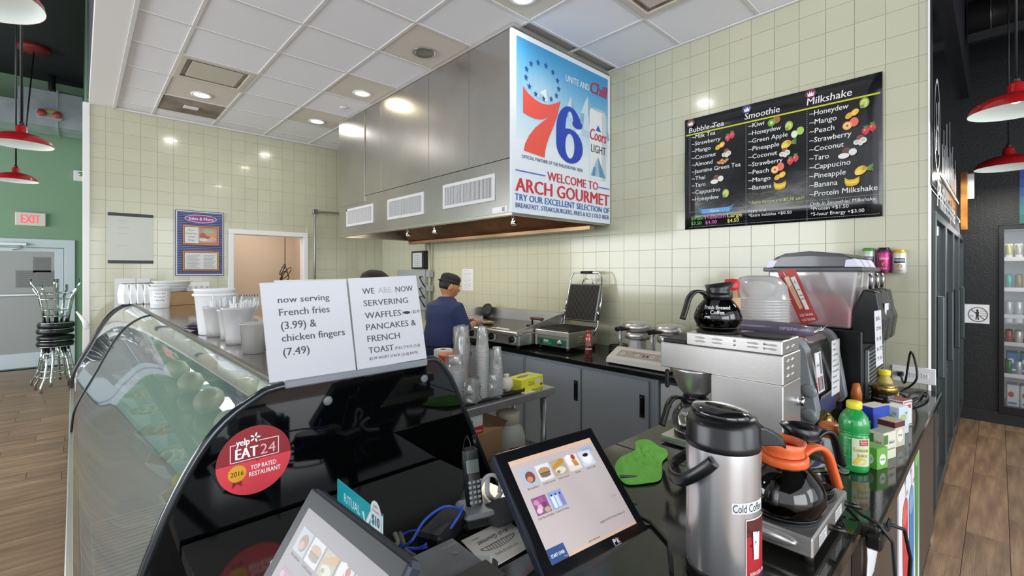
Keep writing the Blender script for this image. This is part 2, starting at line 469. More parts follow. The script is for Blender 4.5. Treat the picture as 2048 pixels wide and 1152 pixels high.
# ---- glazed tile walls
TP = 0.157
tile_mb = MB().box((-TP / 2 + .0013, 0, -TP / 2 + .0013), (TP / 2 - .0013, 0.006, TP / 2 - .0013), 0.0009)
def tile_wall(root, to_world, rotz, u0, u1, uo, z0, z1, zo, skip, budget=300, hole=None):
    """tiles on a wall; to_world(u,z) = centre; real tile positions follow the grid offsets uo, zo"""
    first = tile_mb.build('tile', tile_m, root); first.rotation_euler = (0, 0, rotz)
    cand = []
    i0 = math.floor((u0 - uo) / TP); j0 = math.floor((z0 - zo) / TP)
    for i in range(i0, int((u1 - uo) / TP) + 1):
        for j in range(j0, int((z1 - zo) / TP) + 1):
            a, b = uo + i * TP, uo + (i + 1) * TP; c, d = zo + j * TP, zo + (j + 1) * TP
            a, b, c, d = max(a, u0), min(b, u1), max(c, z0), min(d, z1)
            if hole and c < hole[2] and b > hole[0] and a < hole[1]:
                if d > hole[2] + .02 and (b - a) > .1 and a > hole[0] and b < hole[1]: c = hole[2]
                elif a < hole[0]: b = hole[0]
                elif b > hole[1]: a = hole[1]
                elif d > hole[2]: c = hole[2]
                else: continue
            if b - a < .012 or d - c < .012 or skip((a + b) / 2, (c + d) / 2, a, b, c, d): continue
            p = to_world((a + b) / 2, (c + d) / 2); q = p - EYE; dep = q.x * SN + q.y * CS
            lat = (q.x * CS - q.y * SN) / max(dep, .01); vis = dep > 0.3 and abs(lat) < 1.12 and -0.67 < q.z / max(dep, .01) < 0.6
            cand.append(((0 if vis else 100) + q.length, p, (b - a) / TP, (d - c) / TP))
    cand.sort(key=lambda t: t[0])
    R = Matrix.Rotation(rotz, 4, 'Z'); rest = MB()
    for k, (_, p, sx, sz) in enumerate(cand):
        if k < budget:
            o = first if k == 0 else first.copy()
            if k: COL.objects.link(o)
            o.location = p - wloc(root); o.scale = (sx, 1, sz)
        else:
            m = Matrix.Translation(p - wloc(root)) @ R @ Matrix.Diagonal((sx, 1, sz, 1))
            rest.box((-TP / 2 + .0013, 0, -TP / 2 + .0013), (TP / 2 - .0013, .006, TP / 2 - .0013), 0, mx=m)
    if rest.v: rest.build('tile', tile_m, root, kind='stuff')
wr = sroot('wall_right', (WX, 0.28, 0))
mb = MB().box((WX + .005, 0.285, 0), (WX + .13, WY + .12, DZ)); mb.build('grout', grout_m, wr, True)
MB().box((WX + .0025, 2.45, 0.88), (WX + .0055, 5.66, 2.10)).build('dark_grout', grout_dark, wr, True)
tile_wall(wr, lambda u, z: Vector((WX, u, z)), -PI / 2, 0.287, WY, 0.326, 0.0, ZC, 1.475 - TP * 9,
          lambda u, z, a, b, c, d: (2.62 < u < 5.6 and z > 2.15) or (z < 0.86 and u > 1.1))
MB().box((WX - .012, 5.65, 0.9), (WX + .004, 5.69, 2.05), .002).build('trim_strip', alu, wr, True)
MB().box((WX - .004, .281, 0), (WX + .12, .287, DZ), .001).build('end_cap', wht, wr, True)
# back wall with a cased opening
wb = sroot('wall_back', (0.08, WY, 0))
DX0, DX1, DTOP = 1.49, 2.40, 2.12
g = MB(); g.box((0.09, WY + .006, 0), (DX0, WY + .12, ZC)); g.box((DX1, WY + .006, 0), (WX, WY + .12, ZC)); g.box((DX0, WY + .006, DTOP), (DX1, WY + .12, ZC))
g.build('grout', grout_m, wb, True)
tile_wall(wb, lambda u, z: Vector((u, WY, z)), 0, 0.085, WX, 0.221, 0.0, ZC, 1.475 - TP * 9,
          lambda u, z, a, b, c, d: False, hole=(1.45, 2.44, 2.15))
t = MB(); t.box((0.03, WY - .02, 0), (0.088, WY + .16, 3.49), .003); t.build('corner_post', wht, wb, True)
dr = sroot('trim_1', (1.44, WY, 0))
t = MB(); t.box((1.435, WY - .03, 0), (1.50, WY + .13, 2.10), .006); t.build('casing', wht, dr, True)
t = MB(); t.box((2.39, WY - .03, 0), (2.455, WY + .13, 2.10), .006); t.build('casing', wht, dr, True)
t = MB(); t.box((1.435, WY - .03, 2.10), (2.455, WY + .13, 2.165), .006); t.build('casing', wht, dr, True)
beige = M('beige_paint', '#dccbb9', 0.7)
hall = sroot('wall_hallway', (1, 8.4, 0))
t = MB(); t.box((0.9, 8.5, 0), (3.4, 8.6, 2.9)); t.box((1.1, 7.13, 0), (1.2, 8.5, 2.9)); t.box((2.75, 7.13, 0), (2.85, 8.5, 2.9)); t.box((1.1, 7.13, 2.8), (2.9, 8.6, 2.9))
t.build('plaster', beige, hall, True)
hl_ = bpy.data.lights.new('hallway_fill', 'AREA'); hl_.shape = 'DISK'; hl_.size = .4; hl_.energy = 11; hl_.color = (1, .93, .84); ho_ = bpy.data.objects.new('hallway_fill', hl_); COL.objects.link(ho_); ho_.location = (1.9, 7.75, 2.78)  # added light with no fitting, brightens the hallway behind the opening

# ---- suspended ceiling
cl = sroot('ceiling', (0.28, .3, ZC))
MB().box((0.12, 0.3, ZC + .02), (WX + .1, WY + .1, ZC + .06)).build('plenum_deck', M('plenum', '#b9b7b2', .8), cl, True)
xs = [0.28] + [0.643 + .61 * i for i in range(5)] + [WX]; ys = [0.30, 0.60] + [1.21 + .61 * i for i in range(10)] + [WY]
ys = sorted(set([0.31] + [round(4.26 + .61 * i, 3) for i in range(-6, 5) if 0.31 < 4.26 + .61 * i < WY] + [WY]))
stain_m = M('stained_ceiling_tile', '#dbd4ca', 0.8, bump=(200, 0.1)); brown_st = M('sooty_ceiling_tile', '#6f6259', 0.85, noise=(2.4, '#a3978c'), bump=(200, .1))
base = MB().box((-.296, -.296, 0), (.296, .296, .014), .003).build('ceiling_panel', ceil_m, cl); used = False
cream_set = set()
def tile_at(p):
    for i in range(len(xs) - 1):
        for j in range(len(ys) - 1):
            if xs[i] <= p.x < xs[i + 1] and ys[j] <= p.y < ys[j + 1]: return (i, j)
lights_px = [(403, 190), (634, 243), (724, 187), (848, 105), (1046, -6)]
for p in lights_px: cream_set.add(tile_at(onz(ZC, *p)))
vent_ij = tile_at(onz(ZC, 428, 148)); stain_ij = tile_at(onz(ZC, 382, 215)); vent2_ij = tile_at(onz(ZC, 1312, 2))
for i in range(len(xs) - 1):
    for j in range(len(ys) - 1):
        if (i, j) in (vent_ij, vent2_ij): continue
        cx, cy = (xs[i] + xs[i + 1]) / 2, (ys[j] + ys[j + 1]) / 2
        if cx > 2.5 and 2.7 < cy < 5.5: continue
        o = base.copy() if used else base
        if used: COL.objects.link(o)
        used = True
        if (i, j) in cream_set or (i, j) == stain_ij:
            o.data = base.data.copy(); o.data.materials.clear(); o.data.materials.append(brown_st if (i, j) == stain_ij else stain_m)
            o['label'] = 'soot-stained brown ceiling panel' if (i, j) == stain_ij else 'cream ceiling panel'
        o.location = Vector((cx, cy, ZC + .003)) - wloc(cl); o.scale = ((xs[i + 1] - xs[i]) / .61, (ys[j + 1] - ys[j]) / .61, 1)
for x in xs[1:-1]: MB().box((x - .012, .31, ZC - .004), (x + .012, WY, ZC + .01), .001).build('grid_rail', grid_m, cl, True)
for y in ys[1:-1]: MB().box((.28, y - .012, ZC - .003), (WX, y + .012, ZC + .01), .001).build('grid_rail', grid_m, cl, True)
t = MB(); t.box((.28, WY - .035, ZC - .02), (WX, WY, ZC), .002); t.box((.28, .3, ZC - .02), (.31, WY, ZC), .002); t.box((WX - .025, .3, ZC - .012), (WX, WY, ZC), .002)
t.build('wall_angle', grid_m, cl, True)
# the drywall beam and dark bulkhead over the deli case
t = MB().box((.08, .30, ZC - .012), (.28, WY + .05, ZC + .10), .003); struct('trim_2', t, wht)
t = MB().box((.07, .30, ZC + .09), (.16, 11, DZ), 0); struct('wall_bulkhead', t, M('bulkhead_paint', '#4b5058', .6, bump=(30, .04)))
t = MB().box((.07, .22, ZC), (7.05, .30, DZ), 0); struct('wall_fascia', t, M('fascia_black', '#202226', .4))
t = MB().box((-6, -4.6, DZ), (8, 11.2, DZ + .1)); struct('ceiling_dining', t, dark_m)
# dining side
wg = MB().box((-6, 11, 0), (.3, 11.1, DZ)); struct('wall_green', wg, green_m)
t = MB().box((.055, WY + .14, 0), (.16, 11, DZ)); struct('wall_partition', t, green_m)
wl = MB(); wl.box((-5.1, 2.4, 0), (-5.0, 11, .9)); wl.box((-5.1, 2.4, 3.1), (-5.0, 11, DZ)); wl.box((-5.1, 10, .9), (-5.0, 11, 3.1)); struct('wall_left', wl, green_m)  # unseen wall; the long opening in it is assumed, to let light in
# black wall at the end of the customer aisle
t = MB(); t.box((7.06, -.03, 0), (7.15, .0, DZ)); t.box((7.05, -.0005, 0), (7.15, .33, DZ)); t.box((7.05, -.841, 2.081), (7.15, .0, DZ)); t.box((7.05, -3, 0), (7.15, -.842, DZ)); t.box((7.05, -.841, 0), (7.15, .0, .118)); struct('wall_end', t, black_wall)
t = MB().box((7.03, -3, 0), (7.05, .33, .12), .003); struct('baseboard_end', t, blkm)

def vent_unit(i, j, label):
    cx, cy = (xs[i] + xs[i + 1]) / 2, (ys[j] + ys[j + 1]) / 2
    r = thing('ceiling_vent', label, 'vent', (cx, cy, ZC))
    cm = M('cream_metal', '#cfc8bd', .45)
    a = MB(); h = .292
    for (x0, y0, x1, y1) in ((-h, -h, h, -h + .045), (-h, h - .045, h, h), (-h, -h, -h + .045, h), (h - .045, -h, h, h)): a.box((x0, y0, -.006), (x1, y1, .012), .002)
    a.build('frame', cm, r)
    b = MB(); b.add([(-h + .04, -h + .04, 0), (h - .04, -h + .04, 0), (h - .04, h - .04, 0), (-h + .04, h - .04, 0), (-.2, -.2, .06), (.2, -.2, .06), (.2, .2, .06), (-.2, .2, .06)],
                    [(0, 1, 5, 4), (1, 2, 6, 5), (2, 3, 7, 6), (3, 0, 4, 7), (4, 5, 6, 7)]); b.build('throat', M('vent_throat', '#6e6156', .6, noise=(6, '#a3988b')), r)
    MB().box((-.205, -.205, .0), (.205, .205, .008), .003).build('plaque', M('vent_plaque', '#cdc5b8', .5), r)
vent_unit(*vent_ij, 'square ceiling vent with a dropped cream plate and sooty throat, beyond the deli case')
vent_unit(*vent2_ij, 'square ceiling vent with dropped plate at the top of the picture near the menu wall')
lbl = ['bright round recessed downlight between the vent and the sooty ceiling panel', 'bright round recessed downlight near the far left end of the steel hood',
       'warm yellowish recessed downlight close beside the steel hood', 'unlit silver recessed downlight beside the front half of the hood', 'bright recessed downlight cut by the top edge above the hood corner']
for k, p in enumerate(lights_px):
    q = onz(ZC, *p); r = thing('downlight', lbl[k], 'light', q, group='round recessed downlights in the tiled ceiling')
    MB().lathe([(.095, 0), (.098, -.006), (.078, -.008), (.072, 0.0)], n=32, cap=False).build('trim_ring', wht if k != 3 else alu, r)
    if k == 3:
        MB().lathe([(.076, -.006), (.066, -.001), (.060, -.003), (.03, -.002), (0.001, -.002)], n=32, cap=False).build('reflector', M('reflector', '#a9a69b', .25, .8), r)
    else:
        MB().lathe([(.072, -.001), (.0001, -.003)], n=32, cap=False).build('lens', emis('lens_%d' % (k == 2), '#fff6dd' if k == 2 else '#ffffff', 1.6 if k == 2 else 3.0), r)
        ld = bpy.data.lights.new('downlight_lamp', 'AREA'); ld.shape = 'DISK'; ld.size = .14; ld.energy = 5 if k != 2 else 3.5; ld.color = (1, .97, .9) if k != 2 else (1, .88, .62)
        lo = bpy.data.objects.new('downlight_lamp', ld); COL.objects.link(lo); lo.location = (0, 0, -.012); lo.parent = r
q = onz(ZC, 687, 215); r = thing('ceiling_sprinkler', 'small round flat sprinkler cap in the ceiling between two downlights', 'sprinkler', q)
MB().lathe([(.04, 0), (.042, -.006), (.02, -.01), (.001, -.01)], n=24, cap=False).build('cap', wht, r)
q = onz(ZC, 382, 215); r = thing('ceiling_speaker_plate', 'small white rectangular plate in the soot-stained ceiling panel', 'plate', q)
MB().box((-.07, -.05, -.008), (.07, .05, 0), .002).build('plate', wht, r)

# ---- hood
HX = 2.40; HY0, HY1 = 2.53, 5.72; HZ = 2.03
hd = thing('range_hood', 'large stainless steel kitchen exhaust hood hanging from the ceiling over the griddle', 'hood', (HX, HY0, HZ))
def hpan(y0, y1, z0, z1, o=0.0, nm='panel'):
    MB().box((HX - .006 - o, y0 + .002, z0 + .002), (HX + .01, y1 - .002, z1 - .002), .002).build(nm, steel_h, hd, True)
seamz = 2.47
for a, b in ((HY0, 3.07), (3.07, 3.68), (3.68, 4.62), (4.62, 5.0)): hpan(a, b, seamz, ZC - .03)
hpan(5.0, HY1, 2.40, ZC - .03, .006)
hpan(HY0, HY1, HZ + .02, seamz - .0, 0, 'lower_panel')
t = MB(); t.box((HX, HY1 - .01, HZ), (WX - .01, HY1, ZC - .02), .001); t.build('side_panel', steel_h, hd, True)
t = MB(); t.box((HX, HY0, HZ), (WX - .01, HY0 + .01, ZC - .02), .001); t.build('side_panel', steel_h, hd, True)
t = MB(); t.box((HX - .012, HY0, HZ), (HX + .03, HY1, HZ + .022), .002); t.box((HX, HY0, HZ), (WX - .01, HY0 + .03, HZ + .02), .002); t.box((HX, HY1 - .03, HZ), (WX - .01, HY1, HZ + .02), .002)
t.build('rim', M('rim_steel', '#c2bdb2', .3, 1.0), hd, True)
t = MB(); t.box((HX - .012, HY0 - .012, ZC - .03), (WX, HY1, ZC - .002), .002); t.build('top_trim', steel, hd, True)
bronze = M('greasy_copper_steel', '#8a5a3c', .35, .8, noise=(3, '#5c3a27'))
t = MB(); t.add([(HX + .03, HY0 + .02, HZ + .02), (HX + .03, HY1 - .02, HZ + .02), (HX + .45, HY1 - .02, HZ + .34), (HX + .45, HY0 + .02, HZ + .34)], [(0, 1, 2, 3)])
t.add([(WX - .25, HY0 + .02, HZ - .02), (WX - .25, HY1 - .02, HZ - .02), (HX + .45, HY1 - .02, HZ + .34), (HX + .45, HY0 + .02, HZ + .34)], [(0, 1, 2, 3)])
t.build('inner_lining', bronze, hd, True, thick=.004)
for k in range(6):
    y = HY0 + .08 + k * .515
    m = fr_axes((WX - .27, y, HZ + .0), (0, 1, 0), (-.58, 0, .36))
    f = MB(); f.box((0, 0, .0), (.49, .62, .02), .004, mx=m); o = f.build('grease_filter', M('filter_dark', '#3a2a22', .4, .7), hd, True)
    f = MB()
    for q_ in range(10): f.box((.03 + q_ * .045, .04, .018), (.05 + q_ * .045, .58, .03), .002, mx=m)
    s = f.build('baffle', bronze, hd, True); s.location = s.location
t = MB(); t.box((WX - .28, HY0 + .02, HZ - .05), (WX - .20, HY1 - .02, HZ - .01), .004); t.build('grease_trough', M('trough_steel', '#a38b72', .35, .9), hd, True)
for y in (2.95, 4.2, 4.75):
    t = MB(); t.tube([(HX + .35, y, HZ + .25), (HX + .38, y, HZ + .10), (HX + .42, y + .02, HZ + .02)], .012); t.lathe([(.02, 0), (.026, -.03), (.018, -.04)], (HX + .42, y + .02, HZ + .02), 12)
    t.build('fire_nozzle', chrome, hd, True)
for y_ in (3.1, 4.1, 5.1):  # lamps assumed from the warm light under the hood, no fittings built
    l_ = bpy.data.lights.new('assumed_hood_lamp', 'AREA'); l_.shape = 'DISK'; l_.size = .55; l_.energy = 8; l_.color = (1, .9, .7); o_ = bpy.data.objects.new('assumed_hood_lamp', l_); COL.objects.link(o_); o_.location = (HX + .3, y_, HZ + .16)
grl = M('grille_white', '#d9d9da', .4)
for (pa, pb) in (((694, 427), (747, 464)), ((776, 406), (848, 452)), ((887, 376), (990, 436))):
    a, b = onx(HX - .01, *pa), onx(HX - .01, *pb); ya, yb = sorted((a.y, b.y)); za = (onx(HX - .01, pa[0], (pa[1] * 1 + 0)).z)
    z1 = 2.375 if pa[0] > 800 else (2.36 if pa[0] > 700 else 2.36); z0 = z1 - .215
    fr = MB(); e = .028
    fr.box((HX - .02, ya, z0), (HX - .006, yb, z0 + e), .002); fr.box((HX - .02, ya, z1 - e), (HX - .006, yb, z1), .002); fr.box((HX - .02, ya, z0), (HX - .006, ya + e, z1), .002); fr.box((HX - .02, yb - e, z0), (HX - .006, yb, z1), .002)
    gf = fr.build('grille', grl, hd, True)
    MB().box((HX - .012, ya + e, z0 + e), (HX - .007, yb - e, z1 - e)).build('grille_back', blkm, hd, True)
    n = int((yb - ya - 2 * e) / .017); f = MB()
    for k in range(n):
        y = ya + e + .009 + k * (yb - ya - 2 * e) / n; f.box((HX - .018, y - .0035, z0 + e), (HX - .012, y + .0035, z1 - e), .001)
    f.build('grille_fins', grl, hd, True, kind='stuff')
a = onx(HX - .007, 988, 424); MB().box((HX - .009, a.y - .16, HZ + .03), (HX - .006, a.y + .02, HZ + .075), .001).build('rating_label', wht, hd, True)
m_ = plane_map((HX - .0095, a.y - .1, HZ + .068), (0, -1, 0), (0, 0, -1)); P = Print(m_); P.frame(0, 0, .025, .03, .004, '#333333'); P.rect(.008, .01, .009, .01, '#333333'); P.build('label_mark', hd)

# ---- beer and welcome sign on the hood end: plane facing the customer side (-Y)
SY = HY0 - .022
a = ony(SY, 1022, 52); b = ony(SY, 1220, 455); SX0, SX1 = a.x + .004, WX - .015; SZ1 = ZC - .055; SZ0 = 2.045
sg = thing('hood_banner', 'blue and white beer and welcome sign covering the end of the steel hood', 'sign', (SX0, SY, SZ0))
MB().box((SX0, SY, SZ0), (SX1, HY0 - .002, SZ1), .002).build('board', M('sign_white', '#dfe6ee', .35, coat=.2), sg, True)
WW, HH = SX1 - SX0, SZ1 - SZ0
# print space: 198 x 400 units as read from the photograph's face
P = Print(quad_map((SX0, SY, SZ1), (SX1, SY, SZ1), (SX0, SY, SZ0), 100, 100, (0, -1, 0)), .0003)
skyc = ['#3d8fc4', '#4597c9', '#549fcd', '#67aad2', '#7cb6d8', '#92c1dd', '#a7cce2', '#bcd6e6', '#cbdee9', '#d6e3ec']
for k in range(36):
    for q_ in range(18):
        # soft wash, lighter to the left middle where the cloud is
        t_ = max(0, min(.999, (k / 36) * 1.02 + .25 * math.exp(-((q_ - 4) / 3.5) ** 2 - ((k - 14) / 9) ** 2) - .03 * math.sin(q_ * .5))) * 9; i_ = int(t_); f_ = t_ - i_
        a_, b_ = skyc[i_], skyc[min(9, i_ + 1)]
        P.rect(4 + q_ * 5.17, 3 + k * 1.56, 5.17, 1.56, '#%02x%02x%02x' % tuple(int(int(a_[z:z + 2], 16) * (1 - f_) + int(b_[z:z + 2], 16) * f_) for z in (1, 3, 5)), layer=1)
P.n = 2
P.build('sky_picture', sg)
P = Print(P.mp, .0003); P.n = 4
def mount(cx, by, w_, h_, cols):
    P.poly([(cx - w_ / 2, by), (cx - w_ * .3, by - h_ * .45), (cx - w_ * .12, by - h_ * .8), (cx, by - h_), (cx + w_ * .14, by - h_ * .7), (cx + w_ * .3, by - h_ * .4), (cx + w_ / 2, by)], cols[0])
    P.poly([(cx, by - h_), (cx + w_ * .14, by - h_ * .7), (cx + w_ * .3, by - h_ * .4), (cx + w_ / 2, by), (cx + w_ * .1, by), (cx + w_ * .02, by - h_ * .5)], cols[1])
    P.poly([(cx - w_ * .3, by - h_ * .45), (cx - w_ * .15, by - h_ * .45), (cx - w_ * .2, by), (cx - w_ * .42, by)], cols[1])
mc = ('#c3d6e2', '#86abc5')
mount(55, 38, 15, 14, mc); mount(73, 42, 26, 22, mc); mount(94, 44, 10, 15, mc); mount(30, 33, 20, 7, ('#dbe8f0', '#a5c3d8')); mount(64, 46, 20, 9, ('#d5e2eb', '#b5cbd9'))
P.build('mountain_picture', sg)
P = Print(P.mp, .0003); P.n = 7
P.poly([(75, 29), (76.5, 26.5), (93, 26.5), (95, 29), (95, 69.5), (93.4, 72), (76.5, 72), (75, 69.5)], '#dfe3e6'); P.poly([(89.5, 26.5), (93, 26.5), (95, 29), (95, 69.5), (93.4, 72), (89.5, 72)], '#c3cace')
P.ell(84.8, 26.4, 8.2, .9, '#b6bdc2'); P.n += 1; mount(85, 70, 18, 13, ('#9cbcd4', '#5f8db3')); P.poly([(82, 40.2), (85, 36), (88.5, 40.2)], '#2f62b0')
P.build('can_picture', sg)
P = Print(P.mp, .0003); P.n = 10
for k in range(13):
    a_ = -PI / 2 + 2 * PI * (k + .4) / 13; P.star(27 + 15.2 * math.cos(a_), 22.3 + 9.9 * math.sin(a_), 2.1, '#1f4f9e')
P.build('star_ring', sg)
P = Print(P.mp, .0003); P.n = 11
def strip(L_, R_, col, ly):
    for i in range(len(L_) - 1): P.poly([L_[i], R_[i], R_[i + 1], L_[i + 1]], col, ly)
RD = '#e2564b'
top = [(9.5, 29.5), (14, 32.6), (20, 34.6), (26, 35.4), (32, 34.8), (38, 32.8), (44, 29.8)]
low = [(9.5, 44.0), (14, 44.9), (20, 45.4), (26, 44.6), (32, 42.2), (37, 38.6), (43.2, 32.2)]
strip(top, low, RD, 11)
strip([(40.3, 35.6), (34, 40.9), (27, 45.5), (20, 50.5), (14.5, 56), (11.3, 61), (10, 65)], [(43.2, 32.4), (40.5, 40), (37, 46.5), (33.4, 52.5), (30.6, 58), (29.2, 62), (28.6, 66.2)], RD, 11.2)
def ring(cx, cy, ro, ri, h0, h1, col, ly, n=28):
    for i in range(n):
        a0 = h0 + (h1 - h0) * i / n; a1 = h0 + (h1 - h0) * (i + 1) / n
        P.poly([(cx + ro[0] * math.cos(a0), cy + ro[1] * math.sin(a0)), (cx + ro[0] * math.cos(a1), cy + ro[1] * math.sin(a1)),
                (cx + ri[0] * math.cos(a1), cy + ri[1] * math.sin(a1)), (cx + ri[0] * math.cos(a0), cy + ri[1] * math.sin(a0))], col, ly)
B6 = '#2443ae'
ring(53.5, 55.2, (13.8, 10.6), (4.8, 7.6), 0, 2 * PI, B6, 11.3)
ring(53.5, 47.5, (13.8, 16.4), (4.8, 13.6), PI, 2 * PI - .35, B6, 11.4)
P.rect(39.7, 47.3, 9.05, 9, B6, layer=11.45)
P.ell(61.5, 40.6, 5.4, 2.7, B6)
P.build('team_emblem', sg)
P = Print(P.mp, .0003); P.n = 14
P.text('UNITE AND', 49, 12.4, '#dfeaf2', w=25.5, h=3.9, bold=.012); P.text('Chill', 76, 9.0, '#b3294a', w=20.5, h=7.6, bold=.025, shear=.25)
P.text('Coors', 75.3, 39.5, '#c22a3e', w=19.6, h=7.2, bold=.02, shear=.2); P.text('LIGHT', 76.5, 49.6, '#3c444c', w=17.6, h=5.0, bold=.012)
P.text('OFFICIAL PARTNER OF THE PHILADELPHIA 76ERS', 8.3, 67.4, '#20406f', w=59, h=1.9, bold=.008)
P.rect(3.2, 76.3, 26, .7, '#3a6fb5'); P.rect(85.5, 76.3, 13, .7, '#3a6fb5')
P.text('WELCOME TO', 31, 73.7, '#c53340', w=54, h=5.2, bold=.022)
P.text('ARCH GOURMET', 3, 80.6, '#c9303a', w=95.5, h=7.4, bold=.03)
P.text('TRY OUR EXCELLENT SELECTION OF', 2.6, 89.4, '#2a62ab', w=96, h=3.6, bold=.02)
P.text('BREAKFAST, STEAKS,BURGERS, FRIES & ICE COLD BEER', 3.2, 94.4, '#2a5596', w=95, h=2.6, bold=.012)
P.build('lettering', sg)
# ================================================================ DINING SIDE
# exit door in the green wall
GY = 11.0
dn = sroot('door_1', (-.9, GY, 0))
frm = M('door_frame_paint', '#c9d3dd', .4); film = M('frosted_door_glass', '#9b9c9d', .35)
t = MB(); t.box((-.185, GY - .04, 0), (-.05, GY, 2.14), .004); t.box((-1.46, GY - .04, 0), (-1.32, GY, 2.14), .004); t.box((-1.46, GY - .04, 2.0), (-.05, GY, 2.14), .004); t.build('door_frame', frm, dn, True)
t = MB(); t.box((-.30, GY - .03, .02), (-.19, GY, 1.99), .004); t.box((-1.31, GY - .03, .02), (-1.2, GY, 1.99), .004); t.box((-1.31, GY - .03, 1.93), (-.19, GY, 1.99), .003); t.box((-1.31, GY - .035, .02), (-.19, GY, .26), .003); t.build('door_leaf', frm, dn, True)
MB().box((-1.2, GY - .018, .26), (-.30, GY - .006, 1.93)).build('door_pane', film, dn, True)
MB().box((-1.2, GY - .06, 1.20), (-.30, GY - .03, 1.235), .004).build('push_bar', alu, dn, True)
t = MB(); t.box((-.95, GY - .11, 2.02), (-.62, GY - .04, 2.07), .004); t.tube([(-.72, GY - .09, 2.02), (-.62, GY - .2, 1.99), (-.78, GY - .06, 1.95)], .008); t.build('door_closer', alu, dn, True)
pp = M('grey_notice', '#7f7f80', .6)
for (a, b) in (((66, 514), (102, 545)), ((31, 541), (70, 575)), ((70, 541), (117, 573))):
    A, B = ony(GY - .019, *a), ony(GY - .019, *b)
    k = MB().box((A.x, GY - .021, B.z), (B.x, GY - .018, A.z)).build('door_notice', pp, dn, True)
    P = Print(plane_map((A.x, GY - .0215, A.z), (1, 0, 0), (0, 0, -1)), .0005)
    for i in range(7): P.rect(.03, .04 + i * .035, (B.x - A.x) * .8, .008, '#6a6a6c')
    P.build('notice_text', dn)
# exit sign
A, B = ony(GY - .06, 30, 423), ony(GY - .06, 92, 453)
es = thing('exit_sign', 'lit EXIT sign with red letters on the green wall above the glass door', 'sign', ((A.x + B.x) / 2, GY, B.z))
MB().box((A.x, GY - .07, B.z), (B.x, GY - .0, A.z), .01).build('housing', M('exit_white', '#ddd3cb', .4), es, True)
P = Print(plane_map((A.x, GY - .071, A.z), (1, 0, 0), (0, 0, -1)), .001); W_ = B.x - A.x; H_ = A.z - B.z
P.text('EXIT', W_ * .18, H_ * .18, '#f0555a', w=W_ * .64, h=H_ * .62, bold=.02); P.build('lettering', es, emis('exit_red', '#f0606a', .5))
# fire strobe
A, B = ony(GY - .05, 147, 340), ony(GY - .05, 168, 363)
r = thing('alarm_box', 'small white alarm strobe box on the green wall beside the kitchen corner post', 'alarm', ((A.x + B.x) / 2, GY, B.z))
MB().box((A.x, GY - .07, B.z), (B.x + .05, GY, A.z), .01).build('box', wht, r, True)
m = fr_axes((A.x + .09, GY - .072, (A.z + B.z) / 2 + .03), (1, 0, 0), (0, 0, 1), (0, -1, 0)); MB().lathe([(.04, 0), (.03, .015), (.001, .02)], n=16, mx=m).build('strobe_lens', chrome, r, True)
# ducts
dk = thing('rectangular_duct', 'galvanised rectangular air duct crossing the green wall below the black ceiling', 'duct', (-2, 10.2, 3.9))
t = MB(); t.box((-.62, 10.15, 3.87), (.05, 10.8, 4.42), .01); t.build('duct_section', galv, dk, True)
MB().box((-3.5, 10.2, 3.85), (-.66, 10.75, 4.22), .01).build('duct_section', galv, dk, True)
t = MB(); t.add([(-.66, 10.2, 3.85), (-.66, 10.2, 4.22), (-.62, 10.15, 4.42), (-.62, 10.15, 3.87)], [(0, 1, 2, 3)]); t.box((-.26, 10.13, 3.85), (-.235, 10.82, 4.44), .003); t.box((-.67, 10.14, 3.85), (-.645, 10.8, 4.40), .003); t.build('duct_flange', galv, dk, True)
A = ony(10.12, 72, 216); B = ony(10.12, 126, 243)
r = thing('emergency_light', 'twin-head emergency light unit mounted on the rectangular duct', 'light', ((A.x + B.x) / 2, 10.15, B.z))
MB().box((A.x, 10.08, B.z), (B.x, 10.15, A.z), .02).build('housing', M('emergency_grey', '#a9acb0', .3), r, True)
for q in (.22, .8):
    x = A.x + (B.x - A.x) * q; m = fr_axes((x, 10.08, (A.z + B.z) / 2), (1, 0, 0), (0, 0, 1), (0, -1, 0)); MB().lathe([(.05, 0), (.055, .03), (.03, .05), (.001, .055)], n=16, mx=m).build('lamp_head', M('lamp_red', '#b04a50', .2), r, True)
MB().box((A.x + .1, 10.075, A.z - .05), (A.x + .22, 10.085, A.z - .01)).build('yellow_label', M('label_yellow', '#d6c02e', .5), r, True)
t = MB().tube([(-1.55, 6.0, 3.75), (-1.5, 9.4, 3.75)], .33, n=28); r = thing('round_duct', 'grey round duct end at the left edge of the picture beneath the black ceiling', 'duct', (-1.5, 7, 3.4)); t.build('duct_body', galv, r, True)
r = thing('sprinkler_pipe', 'black sprinkler pipe with an elbow dropping in front of the green wall', 'pipe', (-.4, 10.5, 4.5))
A = ony(10.6, 104, 130); B = ony(10.6, 104, 186); C_ = ony(10.6, 175, 201); MB().tube([(A.x, 10.6, 4.8), (B.x, 10.6, B.z + .06), (B.x + .05, 10.6, B.z), (.06, 10.6, C_.z)], .045, n=10).build('pipe', blkm, r, True)
for (px, z) in ((22, 4.8), (32, 4.8)):
    pass
